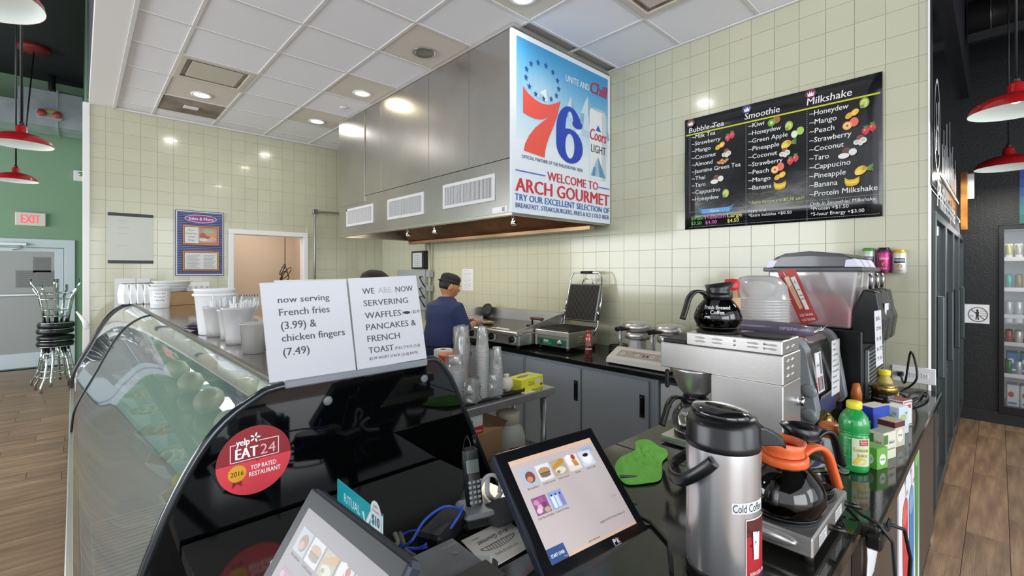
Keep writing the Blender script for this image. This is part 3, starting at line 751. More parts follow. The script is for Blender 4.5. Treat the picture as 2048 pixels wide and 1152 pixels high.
# stacked bar stools: two upright ones nested under two upside-down ones
def bar_stool(label, loc, rz, flip=False):
    r = thing('bar_stool', label, 'stool', loc, group='stacked chrome bar stools'); H = .65
    r.rotation_euler = (PI if flip else 0, 0, rz)
    s = MB().lathe([(.001, H - .06), (.17, H - .06), (.185, H - .045), (.19, H - .02), (.18, H + .005), (.12, H + .015), (.001, H + .018)], n=32); s.build('seat', M('black_vinyl', '#15171b', .3), r)
    MB().lathe([(.184, H - .062), (.188, H - .06), (.188, H - .054), (.184, H - .052)], n=32, cap=False).build('seat_band', chrome, r)
    for k in range(4):
        a = PI / 4 + k * PI / 2; c, s_ = math.cos(a), math.sin(a)
        MB().tube([(.11 * c, .11 * s_, H - .06), (.145 * c, .145 * s_, H - .3), (.175 * c, .175 * s_, .17), (.235 * c, .235 * s_, .07), (.235 * c, .235 * s_, 0)], .0155, n=10).build('leg', chrome, r)
    for z, rr in ((.19, .178), (.42, .135)):
        MB().tube([((rr) * math.cos(2 * PI * k / 28), rr * math.sin(2 * PI * k / 28), z) for k in range(28)], .008, n=8, closed=True).build('foot_ring', chrome, r)
    return r
A = onz(0, 108, 772)
bx, by = A.x + .02, A.y - .25
bar_stool('upright chrome bar stool with black round seat at the bottom of the stool stack', (bx, by, 0), .2)
bar_stool('second upright chrome bar stool nested on the bottom one of the stack', (bx + .005, by, .080), .62)
bar_stool('upside-down chrome bar stool lying seat to seat on the upright pair', (bx, by, 1.419), .3, True)
bar_stool('topmost upside-down chrome bar stool of the stack, legs in the air', (bx + .01, by + .0, 1.499), .75, True)

# red barn pendants
shade_w = emis('shade_inside', '#dfe9e5', .16)
def pendant(label, loc, top, grp, k):
    r = thing('pendant_lamp', label, 'lamp', loc, group=grp)
    pr = [(.235, 0), (.23, .022), (.205, .06), (.15, .09), (.10, .105), (.05, .115), (.042, .125), (.04, .175), (.03, .19), (.001, .192)]
    MB().lathe([(a * k, b * k) for a, b in pr], n=40, cap=False).build('lamp_shade', red_m, r)
    MB().lathe([(a * k, b * k) for a, b in ((.233, .0005), (.226, .02), (.2, .056), (.145, .085), (.09, .1), (.001, .108))], n=40, cap=False).build('shade_lining', shade_w, r)
    MB().blob((0, 0, .078 * k), (.032 * k, .032 * k, .028 * k)).build('bulb', emis('bulb', '#ffffff', 2), r)
    MB().lathe([(.02 * k, .188 * k), (.02 * k, .215 * k), (.012 * k, .225 * k)], n=12).build('socket', blkm, r)
    MB().cyl((0, 0, .2 * k), (0, 0, top - loc[2]), .006, n=8).build('cord', rubber, r)
    pl = bpy.data.lights.new('pendant_light', 'AREA'); pl.shape = 'DISK'; pl.size = .3 * k; pl.energy = 16 if loc[0] > 0 else 4; pl.color = (1, .96, .88)
    po = bpy.data.objects.new('pendant_light', pl); COL.objects.link(po); po.location = (0, 0, -.005); po.parent = r
    return r
g1 = 'red barn pendants over the dining side'; g2 = 'red barn pendants over the customer aisle'
pendant('large red barn pendant cut by the top left corner of the picture', (-.27, 2.30, 2.50), DZ, g1, .80)
pendant('red barn pendant seen before the duct, middle one on the left', (-.248, 3.97, 2.35), DZ, g1, .60)
pendant('smallest and lowest-looking red barn pendant before the green wall', (-.38, 5.58, 2.35), DZ, g1, .58)
pendant('nearer red barn pendant at the right edge against the black ceiling', (3.82, -.067, 2.50), DZ, g2, .84)
pendant('farther red barn pendant at the right edge above the black end wall', (5.86, -.06, 2.50), DZ, g2, .92)
A = onz(DZ - .02, 68, 96); r = thing('ceiling_canopy', 'round red ceiling canopy on the black ceiling with a slanting cord', 'canopy', A)
MB().lathe([(.001, .02), (.17, .02), (.17, -.05), (.001, -.06)], n=28).build('canopy', M('canopy_red', '#7e2428', .5), r)
MB().tube([A + Vector((0, 0, -.05)), (-.5, 8.6, 3.4)], .008).build('cord', rubber, r, True)

# ================================================================ AISLE SIDE: glass-door coolers, black wall, beverage fridge
CY = .31
cf = thing('reach_in_cooler', 'row of tall glass-door coolers with dark frames facing the customer aisle', 'cooler', (3.8, CY, 0))
t = MB(); t.box((3.79, CY + .02, .12), (7.04, CY + .035, 2.0)); t.build('interior_back', M('cooler_dark', '#1c2326', .3), cf, True)
t = MB(); t.box((3.79, CY - .02, 0), (7.04, CY + .02, .16), .004); t.build('kick_plate', blkm, cf, True)
t = MB(); t.box((3.79, CY - .02, 1.98), (7.04, CY + .02, 2.12), .004); t.build('header', blkm, cf, True)
door_gl = M('cooler_glass', '#33403f', .06, spec=.8)
for k in range(4):
    x0 = 3.80 + k * .80; x1 = x0 + .79
    d = MB(); e = .05
    d.box((x0, CY - .05, .17), (x0 + e, CY - .01, 1.97), .004); d.box((x1 - e, CY - .05, .17), (x1, CY - .01, 1.97), .004); d.box((x0, CY - .05, .17), (x1, CY - .01, .22), .003); d.box((x0, CY - .05, 1.92), (x1, CY - .01, 1.97), .003)
    do = d.build('door', M('dark_alu', '#4f5557', .35, .7), cf, True)
    MB().box((x0 + e, CY - .03, .22), (x1 - e, CY - .022, 1.92)).build('door_pane', door_gl, cf, True)
    MB().box((x0 + .01, CY - .085, .95), (x0 + .045, CY - .05, 1.45), .006).build('handle', M('dark_alu', '#4f5557', .35, .7), cf, True)
fs = thing('cooler_fascia_sign', 'black fascia over the coolers with a white skyline logo and lettering', 'sign', (3.8, CY - .03, 2.12))
MB().box((3.70, CY - .04, 2.12), (7.04, CY - .02, ZC + .02), .003).build('board', M('fascia_gloss', '#17191c', .15, coat=.4), fs, True)
P = Print(plane_map((3.78, CY - .041, 2.86), (1, 0, 0), (0, 0, -1)), .001)
WL = '#d2d6d8'
for i in range(36):
    a0 = 2 * PI * i / 36; a1 = a0 + 2 * PI / 36
    P.poly([(.22 + .20 * math.cos(a0), .33 + .30 * math.sin(a0)), (.22 + .20 * math.cos(a1), .33 + .30 * math.sin(a1)), (.22 + .18 * math.cos(a1), .33 + .275 * math.sin(a1)), (.22 + .18 * math.cos(a0), .33 + .275 * math.sin(a0))], WL, 1)
P.n = 2; P.rect(.12, .2, .05, .3, WL); P.rect(.26, .16, .05, .34, WL); P.rect(.12, .33, .19, .03, WL)
for i, (x, h_) in enumerate(((.55, .2), (.66, .32), (.8, .24), (.92, .42), (1.06, .2), (1.2, .5), (1.34, .28), (1.5, .36), (1.66, .2), (1.85, .3))): P.rect(x, .58 - h_, .035, h_, WL); P.rect(x + .05, .58 - h_ * .6, .02, h_ * .6, WL)
P.rect(.45, .60, 1.9, .02, WL); P.text('Philadelphia', .1, .68, WL, w=1.7, h=.17, bold=.01, shear=.2)
P.build('skyline_logo', fs)
r = thing('orange_wall_menu', 'narrow orange-edged menu board hanging edge-on at the end of the cooler fascia', 'sign', (6.3, CY - .1, 2.0))
t = MB().box((6.2, CY - .105, 2.0), (6.23, CY - .055, 2.56), .004); t.build('board', M('menu_orange', '#b87a2c', .5, noise=(9, '#7c4a1a')), r, True)
t = MB().box((6.235, CY - .15, 2.30), (6.24, CY - .06, 2.54)); t.build('white_sheet', paper, r, True)
# spiral duct and dark beams over the aisle
r = thing('spiral_duct', 'silver spiral duct running under the black ceiling over the aisle', 'duct', (6.3, -1, 3.9))
sp = M('duct_spiral', '#777676', .35, .9)
MB().tube([(6.25, .2, 4.02), (6.25, -3.5, 4.02)], .17, n=28).build('duct_body', sp, r, True)
for k in range(9):
    y = .05 - k * .33; MB().tube([(6.25 + .173 * math.cos(2 * PI * i / 24), y + .0, 4.02 + .173 * math.sin(2 * PI * i / 24)) for i in range(24)], .006, n=6, closed=True).build('duct_seam', sp, r, True)
t = MB(); t.box((6.0, -3.5, 3.72), (6.06, .2, 3.80), .003); t.build('duct_hanger', blkm, r, True)
t = MB().box((5.2, -3.5, 3.95), (5.5, .22, 4.25), .005); tag(t.build('ceiling_beam', M('beam_dark', '#303538', .6)), 'dark painted beam crossing the black ceiling over the customer aisle', 'beam')
# notice and poster on the black wall
A, B = onx(7.045, 1928, 608), onx(7.045, 1979, 648)
r = thing('wall_notice', 'white square notice with a crossed-out circle on the black end wall', 'notice', (7.05, (A.y + B.y) / 2, B.z))
MB().box((7.04, A.y, B.z), (7.05, B.y, A.z), .001).build('sheet', paper, r, True)
W_ = A.y - B.y; H_ = A.z - B.z
P = Print(plane_map((7.0395, A.y, A.z), (0, -1, 0), (0, 0, -1)), .0006)
for i in range(30):
    a0 = 2 * PI * i / 30; a1 = a0 + 2 * PI / 30; ro, ri = .40, .35
    P.poly([(W_ * (.55 + ro * math.cos(a0)), H_ * (.53 + ro * math.sin(a0))), (W_ * (.55 + ro * math.cos(a1)), H_ * (.53 + ro * math.sin(a1))), (W_ * (.55 + ri * math.cos(a1)), H_ * (.53 + ri * math.sin(a1))), (W_ * (.55 + ri * math.cos(a0)), H_ * (.53 + ri * math.sin(a0)))], '#6d6d70', 1)
P.line(W_ * .28, H_ * .28, W_ * .82, H_ * .8, W_ * .05, '#6d6d70')
P.ell(W_ * .53, H_ * .32, W_ * .05, H_ * .07, '#222222'); P.poly([(W_ * .46, H_ * .4), (W_ * .6, H_ * .38), (W_ * .58, H_ * .62), (W_ * .6, H_ * .82), (W_ * .54, H_ * .82), (W_ * .52, H_ * .64), (W_ * .5, H_ * .82), (W_ * .45, H_ * .8), (W_ * .48, H_ * .6)], '#222222')
P.text('NO', W_ * .24, H_ * .58, '#222222', h=H_ * .08, w=W_ * .14); P.text('Street', W_ * .66, H_ * .3, '#333333', h=H_ * .06, w=W_ * .2); P.text('Alcohol', W_ * .64, H_ * .42, '#333333', h=H_ * .06, w=W_ * .24); P.text('Consumption', W_ * .62, H_ * .54, '#333333', h=H_ * .06, w=W_ * .3)
P.build('print', r)
r = thing('blue_poster', 'blue to green poster high on the black wall at the right edge', 'poster', (7.05, -.3, 2.1))
A, B = onx(7.045, 2039, 340), onx(7.045, 2048, 447)
P = Print(quad_map((7.04, A.y, A.z), (7.04, A.y - .7, A.z), (7.04, A.y, B.z), 1, 1, (-1, 0, 0)))
for k, c in enumerate(('#3a4fa0', '#3f5eae', '#4573b4', '#4a8bb0', '#3f9f9c', '#2f8f7c')): P.rect(0, k / 6, 1, 1 / 6, c)
P.build('print', r); MB().box((7.042, A.y - .7, B.z), (7.049, A.y, A.z)).build('sheet', M('poster_back', '#405090', .5), r, True)
# beverage fridge
FY1, FY0 = -.0, -.84
fg = thing('beverage_fridge', 'black-framed lit glass-door beverage fridge at the right edge of the black wall', 'fridge', (7.05, -.42, .12))
t = MB(); e = .04
for (a, b) in (((7.0, FY1 - e, .12), (7.06, FY1, 2.08)), ((7.0, FY0, .12), (7.06, FY0 + e, 2.08)), ((7.0, FY0, 2.04), (7.06, FY1, 2.08)), ((7.0, FY0, .12), (7.06, FY1, .20))): t.box(a, b, .004)
t.build('door_frame', blk, fg, True)
t = MB(); t.box((7.75, FY0, .12), (7.78, FY1, 2.08)); t.box((7.06, FY1 - .02, .12), (7.78, FY1, 2.08)); t.box((7.06, FY0, .12), (7.78, FY0 + .02, 2.08)); t.box((7.06, FY0, .12), (7.78, FY1, .15)); t.box((7.06, FY0, 2.05), (7.78, FY1, 2.08)); t.build('cabinet_interior', M('fridge_white', '#cfd4d8', .5), fg, True)
MB().box((7.03, FY0 + e, .2), (7.034, FY1 - e, 2.04)).build('door_pane', clear('fridge_pane', '#eef5f8', .1, .03, .02), fg, True)
MB().box((7.08, FY0 + .03, .3), (7.10, FY0 + .05, 2.0), .003).build('light_strip', emis('strip', '#ffffff', 4), fg, True)
fl_ = bpy.data.lights.new('fridge_light', 'AREA'); fl_.shape = 'RECTANGLE'; fl_.size = .6; fl_.size_y = 1.6; fl_.energy = 6; fo = bpy.data.objects.new('fridge_light', fl_); COL.objects.link(fo); fo.location = (7.1, -.4, 1.98); fo.rotation_euler = (0, .5, 0)
shz = [.22, .52, .85, 1.14, 1.42, 1.74]
for z in shz[1:]:
    t = MB(); t.box((7.1, FY0 + .03, z - .012), (7.7, FY1 - .03, z - .004), .001); sh = t.build('shelf', M('shelf_dark', '#3a3d40', .5), fg, True)
    MB().box((7.085, FY0 + .03, z - .03), (7.10, FY1 - .03, z + .012), .002).build('price_rail', wht, fg, True)
cancols = [['#d8cf8a', '#c9c4b4', '#9fb4c2'], ['#2fa8a0', '#8a7d3e', '#c74a78'], ['#cfd2d5', '#d9dcdd', '#b9bfc4'], ['#a3504e', '#e1dfda', '#d7d9db'], ['#1d7a4a', '#c9d0d0', '#2a7a52']]
k_ = 0
def can_mesh(r, h): return MB().lathe([(.001, 0), (r * .78, 0), (r, .012), (r, h - .014), (r * .82, h), (r * .8, h - .004), (.001, h - .004)], n=20)
cb = {}
for si, z in enumerate(shz[1:]):
    for ci in range(3):
        c = cancols[4 - si][ci]; y = FY1 - .075 - ci * .07
        for dpt in range(2):
            nm = ['top', 'second', 'third', 'fourth', 'fifth'][4 - si]
            ob = can_mesh(.031, .155 if si != 1 else .14).build('drink_can', M('can_' + c[1:], c, .25, .35)); ob.location = (7.14 + dpt * .075, y, z - .004)
            tag(ob, '%s drink can on the %s shelf of the lit beverage fridge' % ({0: 'front left', 1: 'front middle', 2: 'front right'}[ci] if dpt == 0 else {0: 'second-row left', 1: 'second-row middle', 2: 'second-row right'}[ci], nm), 'can', group='cans in the beverage fridge')
            P = Print(cyl_map(ob.location, .0312, PI, z + .08), .0003); P.rect(-.03, 0, .06, .05, '#f0f0ee' if ci != 2 else '#2a3b7a', seg=6); 
            if dpt == 0: P.build('can_band', ob)
for k, (y, c, c2) in enumerate(((-.10, '#2f77b0', '#e8eef2'), (-.2, '#3c6a94', '#d3dbe0'))):
    for lv, z in ((0, .20), (1, .20 + .29)):
        if lv == 1: z = .505 - .004
        ob = MB().box((-.1, -.045, 0), (.1, .045, .26 if lv == 0 else .25), .01).build('drink_carton', M('carton%d%d' % (k, lv), c if lv else '#d9dfe4', .4)); ob.location = (7.22, y, z if lv else .15)
        tag(ob, ('blue' if lv else 'white and red') + ' drink multipack at the ' + ('bottom' if not lv else 'lower') + ' of the lit fridge, ' + ('nearer the door edge' if k == 0 else 'farther right'), 'carton', group='cartons in the beverage fridge')
        P = Print(plane_map((7.119, y + .04, ob.location.z + .22), (0, -1, 0), (0, 0, -1))); P.ell(.03, .06, .022, .03, c2 if lv else '#b33a3a'); P.rect(.01, .14, .06, .02, c2 if lv else '#2f77b0'); P.build('print', ob)
# ================================================================ KITCHEN: wall counter and cabinets
CXF = 2.89; CT = .90
def seg_counter(y0, y1, label, name='worktop'):
    r = thing(name, label, 'worktop', (CXF, y0, .86))
    MB().box((CXF - .03, y0, .862), (WX - .006, y1, CT), .004).build('slab', gran_d, r, True); return r
seg_counter(1.10, 2.895, 'black wall worktop under the open panini grill and the waffle maker')
seg_counter(2.90, 4.55, 'black wall worktop carrying the flat-top griddle')
def cab(y0, y1, label, doors):
    r = thing('base_cabinet', label, 'cabinet', (CXF, y0, 0), group='grey base cabinets along the tiled wall')
    t = MB(); t.box((CXF, y0, .10), (WX - .01, y1, .86), .002); t.box((CXF + .06, y0, 0), (WX - .01, y1, .10)); t.build('body', cab_m, r, True)
    for (a, b, hy) in doors:
        d = MB().box((CXF - .018, a, .12), (CXF - .0, b, .835), .003).build('door', cab_m, r, True)
        if hy:
            h = MB(); h.box((CXF - .034, hy - .012, .59), (CXF - .018, hy + .012, .72), .005); h.build('handle', blk, d).location = (-CXF, -y0, 0)
            MB().box((CXF - .022, hy - .02, .575), (CXF - .017, hy + .02, .735), .002).build('handle_recess', blkm, d).location = (-CXF, -y0, 0)
    return r
cab(1.60, 2.885, 'grey two-door base cabinet below the panini grill, black recessed handles', ((2.262, 2.875, 2.305), (1.665, 2.245, 1.715)))
cab(2.895, 4.5, 'grey base cabinet below the flat-top griddle behind the steel table', ((2.91, 3.68, None), (3.70, 4.48, None)))
r = thing('undercounter_appliance', 'white side panel of an undercounter appliance with two screws, beside the grey cabinet', 'appliance', (CXF, 1.1, 0))
MB().box((CXF - .02, 1.12, .03), (WX - .01, 1.575, .84), .006).build('body', white_pl, r, True)
for z in (.70, .58):
    m = fr_axes((CXF - .02, 1.50, z), (0, 1, 0), (0, 0, 1), (-1, 0, 0)); MB().lathe([(.008, 0), (.007, .003), (.001, .004)], n=12, mx=m).build('screw', alu, r, True)

# griddle
gd = thing('flat_top_griddle', 'stainless flat-top griddle with black knobs and splash guards, a cook working at it', 'griddle', (2.87, 2.95, CT))
GY0, GY1 = 2.93, 4.2; gx0 = 2.83; gz = 1.068
MB().box((gx0 + .03, GY0 + .01, CT + .03), (3.55, GY1 - .01, gz - .03), .006).build('body', steel, gd, True)
MB().box((gx0 + .06, GY0 + .02, gz - .03), (3.5, GY1 - .02, gz - .008), .003).build('cooking_plate', M('griddle_plate', '#4d443e', .3, .8, noise=(4, '#2e2825')), gd, True)
t = MB(); t.box((gx0 - .01, GY0, gz - .045), (gx0 + .07, GY1, gz - .012), .006); t.build('grease_trough', steel, gd, True)
prof = [(gx0 + .0, gz - .02), (3.56, gz - .02), (3.56, gz + .115), (3.40, gz + .115), (gx0 + .06, gz + .012), (gx0, gz)]
for y in (GY0, GY1 - .008): MB().prism(prof, .008, fr_axes((0, y + .008, 0), (1, 0, 0), (0, 0, 1))).build('side_guard', steel, gd, True)
MB().box((3.54, GY0, gz - .02), (3.56, GY1, gz + .115), .002).build('back_guard', steel, gd, True)
for y in (3.02, 3.30, 3.60, 3.90):
    m = fr_axes((gx0 + .03, y, CT + .085), (0, -1, 0), (0, 0, 1), (-1, 0, 0))
    k = MB().lathe([(.042, 0), (.042, .006), (.001, .006)], n=28, mx=m).build('dial_plate', M('dial_ring', '#cdd0d2', .35), gd, True)
    t = MB().lathe([(.030, .006), (.028, .03), (.001, .032)], n=24, mx=m); t.box((-.008, -.028, .028), (.008, .028, .042), .003, mx=m); t.build('knob', blk, gd, True)
for y in (2.99, 4.2):
    for x in (2.9, 3.5): MB().lathe([(.02, 0), (.018, .03)], (x, y, CT), 12).build('foot', blkm, gd, True)
r = thing('grill_press', 'iron grill press with wooden handle resting on the griddle near its right guard', 'press', (3.28, 3.12, gz - .008))
MB().box((-.05, -.1, 0), (.05, .1, .012), .003).build('plate', blkm, r); t = MB(); t.box((-.006, -.07, .012), (.006, -.055, .07)); t.box((-.006, .055, .012), (.006, .07, .07)); t.build('bracket', blkm, r)
MB().cyl((0, -.08, .075), (0, .08, .075), .014, n=12).build('handle', M('dark_wood', '#6a4433', .5), r)
r = thing('steak_sandwich', 'folded omelette cooking on the griddle in front of the cook\'s gloved hands', 'food', (3.05, 3.62, gz - .008))
t = MB(); t.blob((0, 0, .018), (.055, .10, .018), 14, 8, .08, 3); t.blob((.0, .09, .014), (.045, .05, .014), 12, 7, .12, 5); t.build('omelette', M('egg', '#d9b45c', .5, noise=(22, '#b5793a')), r)
r = thing('scraper', 'white-handled griddle scraper lying along the front of the griddle', 'scraper', (2.87, 3.22, gz - .01))
t = MB(); t.box((0, -.12, 0), (.028, .05, .012), .004); t.build('handle', white_pl, r); MB().box((-.005, .05, .002), (.035, .12, .006)).build('blade', steel, r)
r = thing('frying_pan', 'dark round pan leaning behind the cook\'s hands at the far end of the griddle', 'pan', (3.46, 4.12, gz - .008)); m = fr_axes((0, 0, .088), (0, 1, 0), (.3, 0, 1)); t = MB().lathe([(.001, 0), (.07, 0), (.088, .025), (.084, .025), (.08, .006), (.001, .006)], n=28, mx=m); t.build('pan_body', blkm, r)

# panini grill, lid open
pg = thing('panini_grill', 'open ribbed panini grill with green control strip on the black worktop', 'grill', (3.0, 2.1, CT))
a = onz(CT, 1074, 692); PX0 = 3.05; PY1 = 2.91; PY0 = 2.525
MB().box((PX0, PY0, CT + .035), (3.46, PY1, CT + .17), .006).build('body', M('grill_body', '#a9a99f', .35, .8), pg, True)
t = MB(); t.box((PX0 - .012, PY0 - .004, CT + .13), (PX0 + .005, PY1 + .004, CT + .175), .004); t.box((PX0 - .01, PY0 - .004, CT + .035), (PX0 + .002, PY0 + .02, CT + .17), .002); t.box((PX0 - .01, PY1 - .02, CT + .035), (PX0 + .002, PY1 + .004, CT + .17), .002); t.build('front_trim', steel, pg, True)
MB().box((PX0 - .006, PY0 + .02, CT + .045), (PX0 + .002, PY1 - .02, CT + .105), .002).build('control_strip', M('strip_green', '#1e6a4e', .35), pg, True)
P = Print(plane_map((PX0 - .0065, PY1 - .03, CT + .10), (0, -1, 0), (0, 0, -1)), .0004)
P.rect(.07, .008, .055, .018, '#dfe5e0'); P.text('GRILL', .078, .012, '#1e6a4e', w=.04, h=.01); P.text('Panini Supreme', .07, .032, '#cfe0d6', w=.09, h=.008); P.rect(.03, .012, .018, .03, '#0c1512'); P.build('lettering', pg)
m = fr_axes((PX0 - .006, PY0 + .10, CT + .075), (0, -1, 0), (0, 0, 1), (-1, 0, 0)); MB().lathe([(.026, 0), (.026, .004), (.016, .005), (.014, .022), (.001, .023)], n=24, mx=m).build('knob', alu, pg, True)
t = MB(); t.box((PX0 + .01, PY0 + .01, CT + .17), (3.45, PY1 - .01, CT + .185), .003)
for k in range(20):
    y = PY0 + .02 + k * .0175; t.box((PX0 + .02, y, CT + .184), (3.43, y + .008, CT + .192))
t.build('lower_plate', M('cast_iron', '#2d2b29', .5), pg, True)
lx = fr_axes((3.43, PY1 - .01, CT + .235), (0, -1, 0), (.10, 0, .36))
MB().box((0, 0, -.03), (PY1 - PY0 - .02, .36, .0), .008, mx=lx).build('lid', M('lid_steel', '#8d8d88', .4, .8), pg, True)
t = MB(); t.box((.012, .012, -.002), (PY1 - PY0 - .032, .348, .006), 0, mx=lx)
for k in range(22): t.box((.018 + k * .0152, .015, .004), (.026 + k * .0152, .345, .012), 0, mx=lx)
t.build('upper_plate', M('cast_iron', '#2d2b29', .5), pg, True)
def LX(p): return lx @ Vector(p)
Wp = PY1 - PY0 - .02
MB().tube([LX((-.02, .02, -.02)), LX((-.02, .2, -.02)), LX((.0, .42, .0)), LX((.03, .47, .01)), LX((Wp - .03, .47, .01)), LX((Wp, .42, 0)), LX((Wp + .02, .2, -.02)), LX((Wp + .02, .02, -.02))], .008, n=8).build('handle_bar', chrome, pg, True)
MB().tube([LX((Wp * .33, .47, .012)), LX((Wp * .70, .47, .012))], .014, n=12).build('grip', blk, pg, True)
MB().tube([LX((.14, .36, -.01)), LX((.16, .41, 0)), LX((.25, .41, 0)), LX((.27, .36, -.01))], .006).build('lid_grip', chrome, pg, True)
for y in (PY0 - .005, PY1 + .005): MB().tube([(3.39, y, CT + .12), (3.45, y, CT + .2), (3.47, y, CT + .30), (3.45, y, CT + .34)], .009).build('hinge_arm', chrome, pg, True)
for x in (PX0 + .03, 3.43):
    for y in (PY0 + .03, PY1 - .03): MB().lathe([(.018, 0), (.016, .036)], (x, y, CT), 12).build('foot', blk, pg, True)
t = MB()
for k in range(3):
    for i in range(2): t.box((PX0 + .12 + i * .12, PY0 - .004, CT + .075 + k * .022), (PX0 + .19 + i * .12, PY0 + .002, CT + .082 + k * .022), .001)
t.build('vent_louvre', steel, pg, True, kind='stuff')
# red aluminium bottle
A = onz(CT, 1173, 716); r = thing('aluminium_bottle', 'red and silver aluminium bottle standing before the panini grill', 'bottle', (A.x + .03, A.y, CT))
bp = [(.001, 0), (.028, 0), (.031, .006), (.031, .145), (.027, .168), (.0185, .188), (.0175, .205), (.019, .207), (.019, .222), (.001, .223)]
MB().lathe(bp, n=28).build('bottle_body', M('bottle_red', '#b3252b', .22, .7, noise=(16, '#c9a7a4')), r)
MB().lathe([(.0195, .205), (.0195, .223), (.001, .2235)], n=20, cap=False).build('cap', M('cap_red', '#c4322f', .3, .3), r)
P = Print(cyl_map(wloc(r), .0315, math.atan2(-A.y, -A.x), .13), .0003); P.rect(-.03, .05, .06, .012, '#d9d9dc', seg=8); P.text('COLA', -.02, .01, '#f0e8e8', w=.04, h=.02); P.build('lettering', r)
r = thing('coiled_power_cord', 'coiled black power cord lying on the worktop between grill and waffle maker', 'cord', (3.35, 2.0, CT))
MB().tube([(3.46 + .09 * math.cos(t_ * .45) * (1 - t_ * .006), 2.30 + .08 * math.sin(t_ * .45), CT + .008 + t_ * .0012) for t_ in range(44)], .006).build('cord', rubber, r, True)
# wall outlet behind
def outlet(label, yc, zc, w_, h_, n=2, plug=None):
    r = thing('wall_outlet', label, 'outlet', (WX - .006, yc, zc))
    MB().box((-.007, -w_ / 2, -h_ / 2), (0, w_ / 2, h_ / 2), .003).build('cover_plate', wht, r)
    for k in range(n):
        y = (k - (n - 1) / 2) * w_ / n * .8
        MB().box((-.01, y - .017, -.014), (-.006, y + .017, .014), .003).build('receptacle', white_pl, r)
        P = Print(plane_map(Vector((WX - .0165, yc + y + .01, zc + .01)), (0, -1, 0), (0, 0, -1)), .0002); P.rect(.004, .003, .002, .008, '#333333'); P.rect(.014, .003, .002, .008, '#333333'); P.ell(.01, .016, .002, .002, '#333333'); P.build('slots', r)
    if plug is not None: MB().box((-.05, plug - .014, -.014), (-.01, plug + .014, .014), .006).build('plug', rubber, r)
    return r
A = onx(WX, 1282, 653); outlet('white wall outlet with a black plug above the waffle maker', A.y, A.z, .12, .075, 2, .02)
A = onx(WX, 1827, 749); outlet('wide white wall outlet with a plugged-in black cord near the tiled wall\'s right end', A.y, A.z, .20, .095, 3, .055); OUT2 = (WX - .05, A.y + .055, A.z)
# waffle maker: two round heads on one base with a slanted control panel
wm = thing('waffle_maker', 'double round waffle maker with black handles and slanted white control panel', 'waffle maker', (3.0, 1.6, CT))
for (px, py, nm) in ((1262, 720, 0), (1338, 735, 1)):
    A = onz(CT + .13, px + 18, py - 22); cx, cy = (3.25, 1.98) if nm == 0 else (3.25, 1.70)
    MB().lathe([(.001, .0), (.095, 0), (.10, .01), (.10, .045), (.09, .055), (.001, .06)], (cx, cy, CT + .165), 32).build('lower_iron', steel, wm, True)
    MB().lathe([(.098, .0), (.105, .012), (.105, .055), (.07, .07), (.001, .075)], (cx, cy, CT + .228), 32).build('upper_iron', steel, wm, True)
    MB().box((cx - .06, cy - .05, CT + .02), (cx + .06, cy + .05, CT + .17), .02).build('pedestal', white_pl, wm, True)
    MB().tube([(cx - .10, cy + .08, CT + .02), (cx - .12, cy + .085, CT + .2), (cx - .06, cy + .10, CT + .27), (cx, cy + .1, CT + .26)], .014).build('swing_arm', M('arm_grey', '#b4b8bb', .3, .6), wm, True)
    MB().tube([(cx - .11, cy + .02, CT + .245), (cx - .16, cy + .05, CT + .255), (cx - .21, cy + .06, CT + .25)], [.012, .02, .018]).build('handle', blk, wm, True)
MB().prism([(2.93, CT + .012), (3.12, CT + .012), (3.12, CT + .11), (3.08, CT + .11), (2.94, CT + .045)], -.52, fr_axes((0, 1.54, 0), (1, 0, 0), (0, 0, 1))).build('base', M('waffle_base', '#e0ddd8', .35), wm, True)
MB().box((2.94, 1.55, CT), (3.45, 2.05, CT + .03), .006).build('base_pan', blk, wm, True)
q = quad_map((3.078, 2.03, CT + .1095), (3.078, 1.57, CT + .1095), (2.945, 2.03, CT + .048), 48, 14, (-1, 0, 1))
P = Print(q); P.rect(3, 3, 42, 8, '#b9aaa2'); P.text('WAFFLE', 14, 4.2, '#6a5f5a', w=10, h=1.6)
for x in (7, 20, 33, 41): P.ell(x, 7, 1.7, 1.7, '#e8e6e3'); P.ell(x, 7, .9, .9, '#8d8d8d')
for x in (25, 28): P.rect(x, 6, 1.6, 2.5, '#4a4a4a')
P.build('control_print', wm)

# wall pieces near the cook
r = thing('electrical_box', 'grey electrical disconnect box on the wall behind the cook', 'electrical box', (2.9, 6.0, 1.2))
A, B = onx(WX - .10, 820, 540), onx(WX - .10, 851, 600)
MB().box((WX - .12, B.y, 1.05), (WX - .003, A.y + .35, A.z), .008).build('box', M('box_grey', '#a3a8aa', .45), r, True)
MB().tube([(WX - .06, B.y - .04, 1.0), (WX - .06, B.y - .04, 2.05)], .018, n=10).build('conduit', M('conduit', '#b3b59d', .5), r, True)
for z in (1.52, 1.32): MB().box((WX - .10, B.y - .075, z), (WX - .02, B.y - .01, z + .09), .006).build('conduit_box', M('box_grey', '#a3a8aa', .45), r, True)
for z in (1.50, 1.34, 1.22): MB().tube([(WX - .12, B.y + .08, z + .03), (WX - .18, B.y + .03, z + .02), (WX - .16, B.y - .02, z - .06), (WX - .08, B.y + .02, z - .15)], .009).build('flex_cable', rubber, r, True)
A, B = onx(WX - .03, 824, 503), onx(WX - .03, 852, 538)
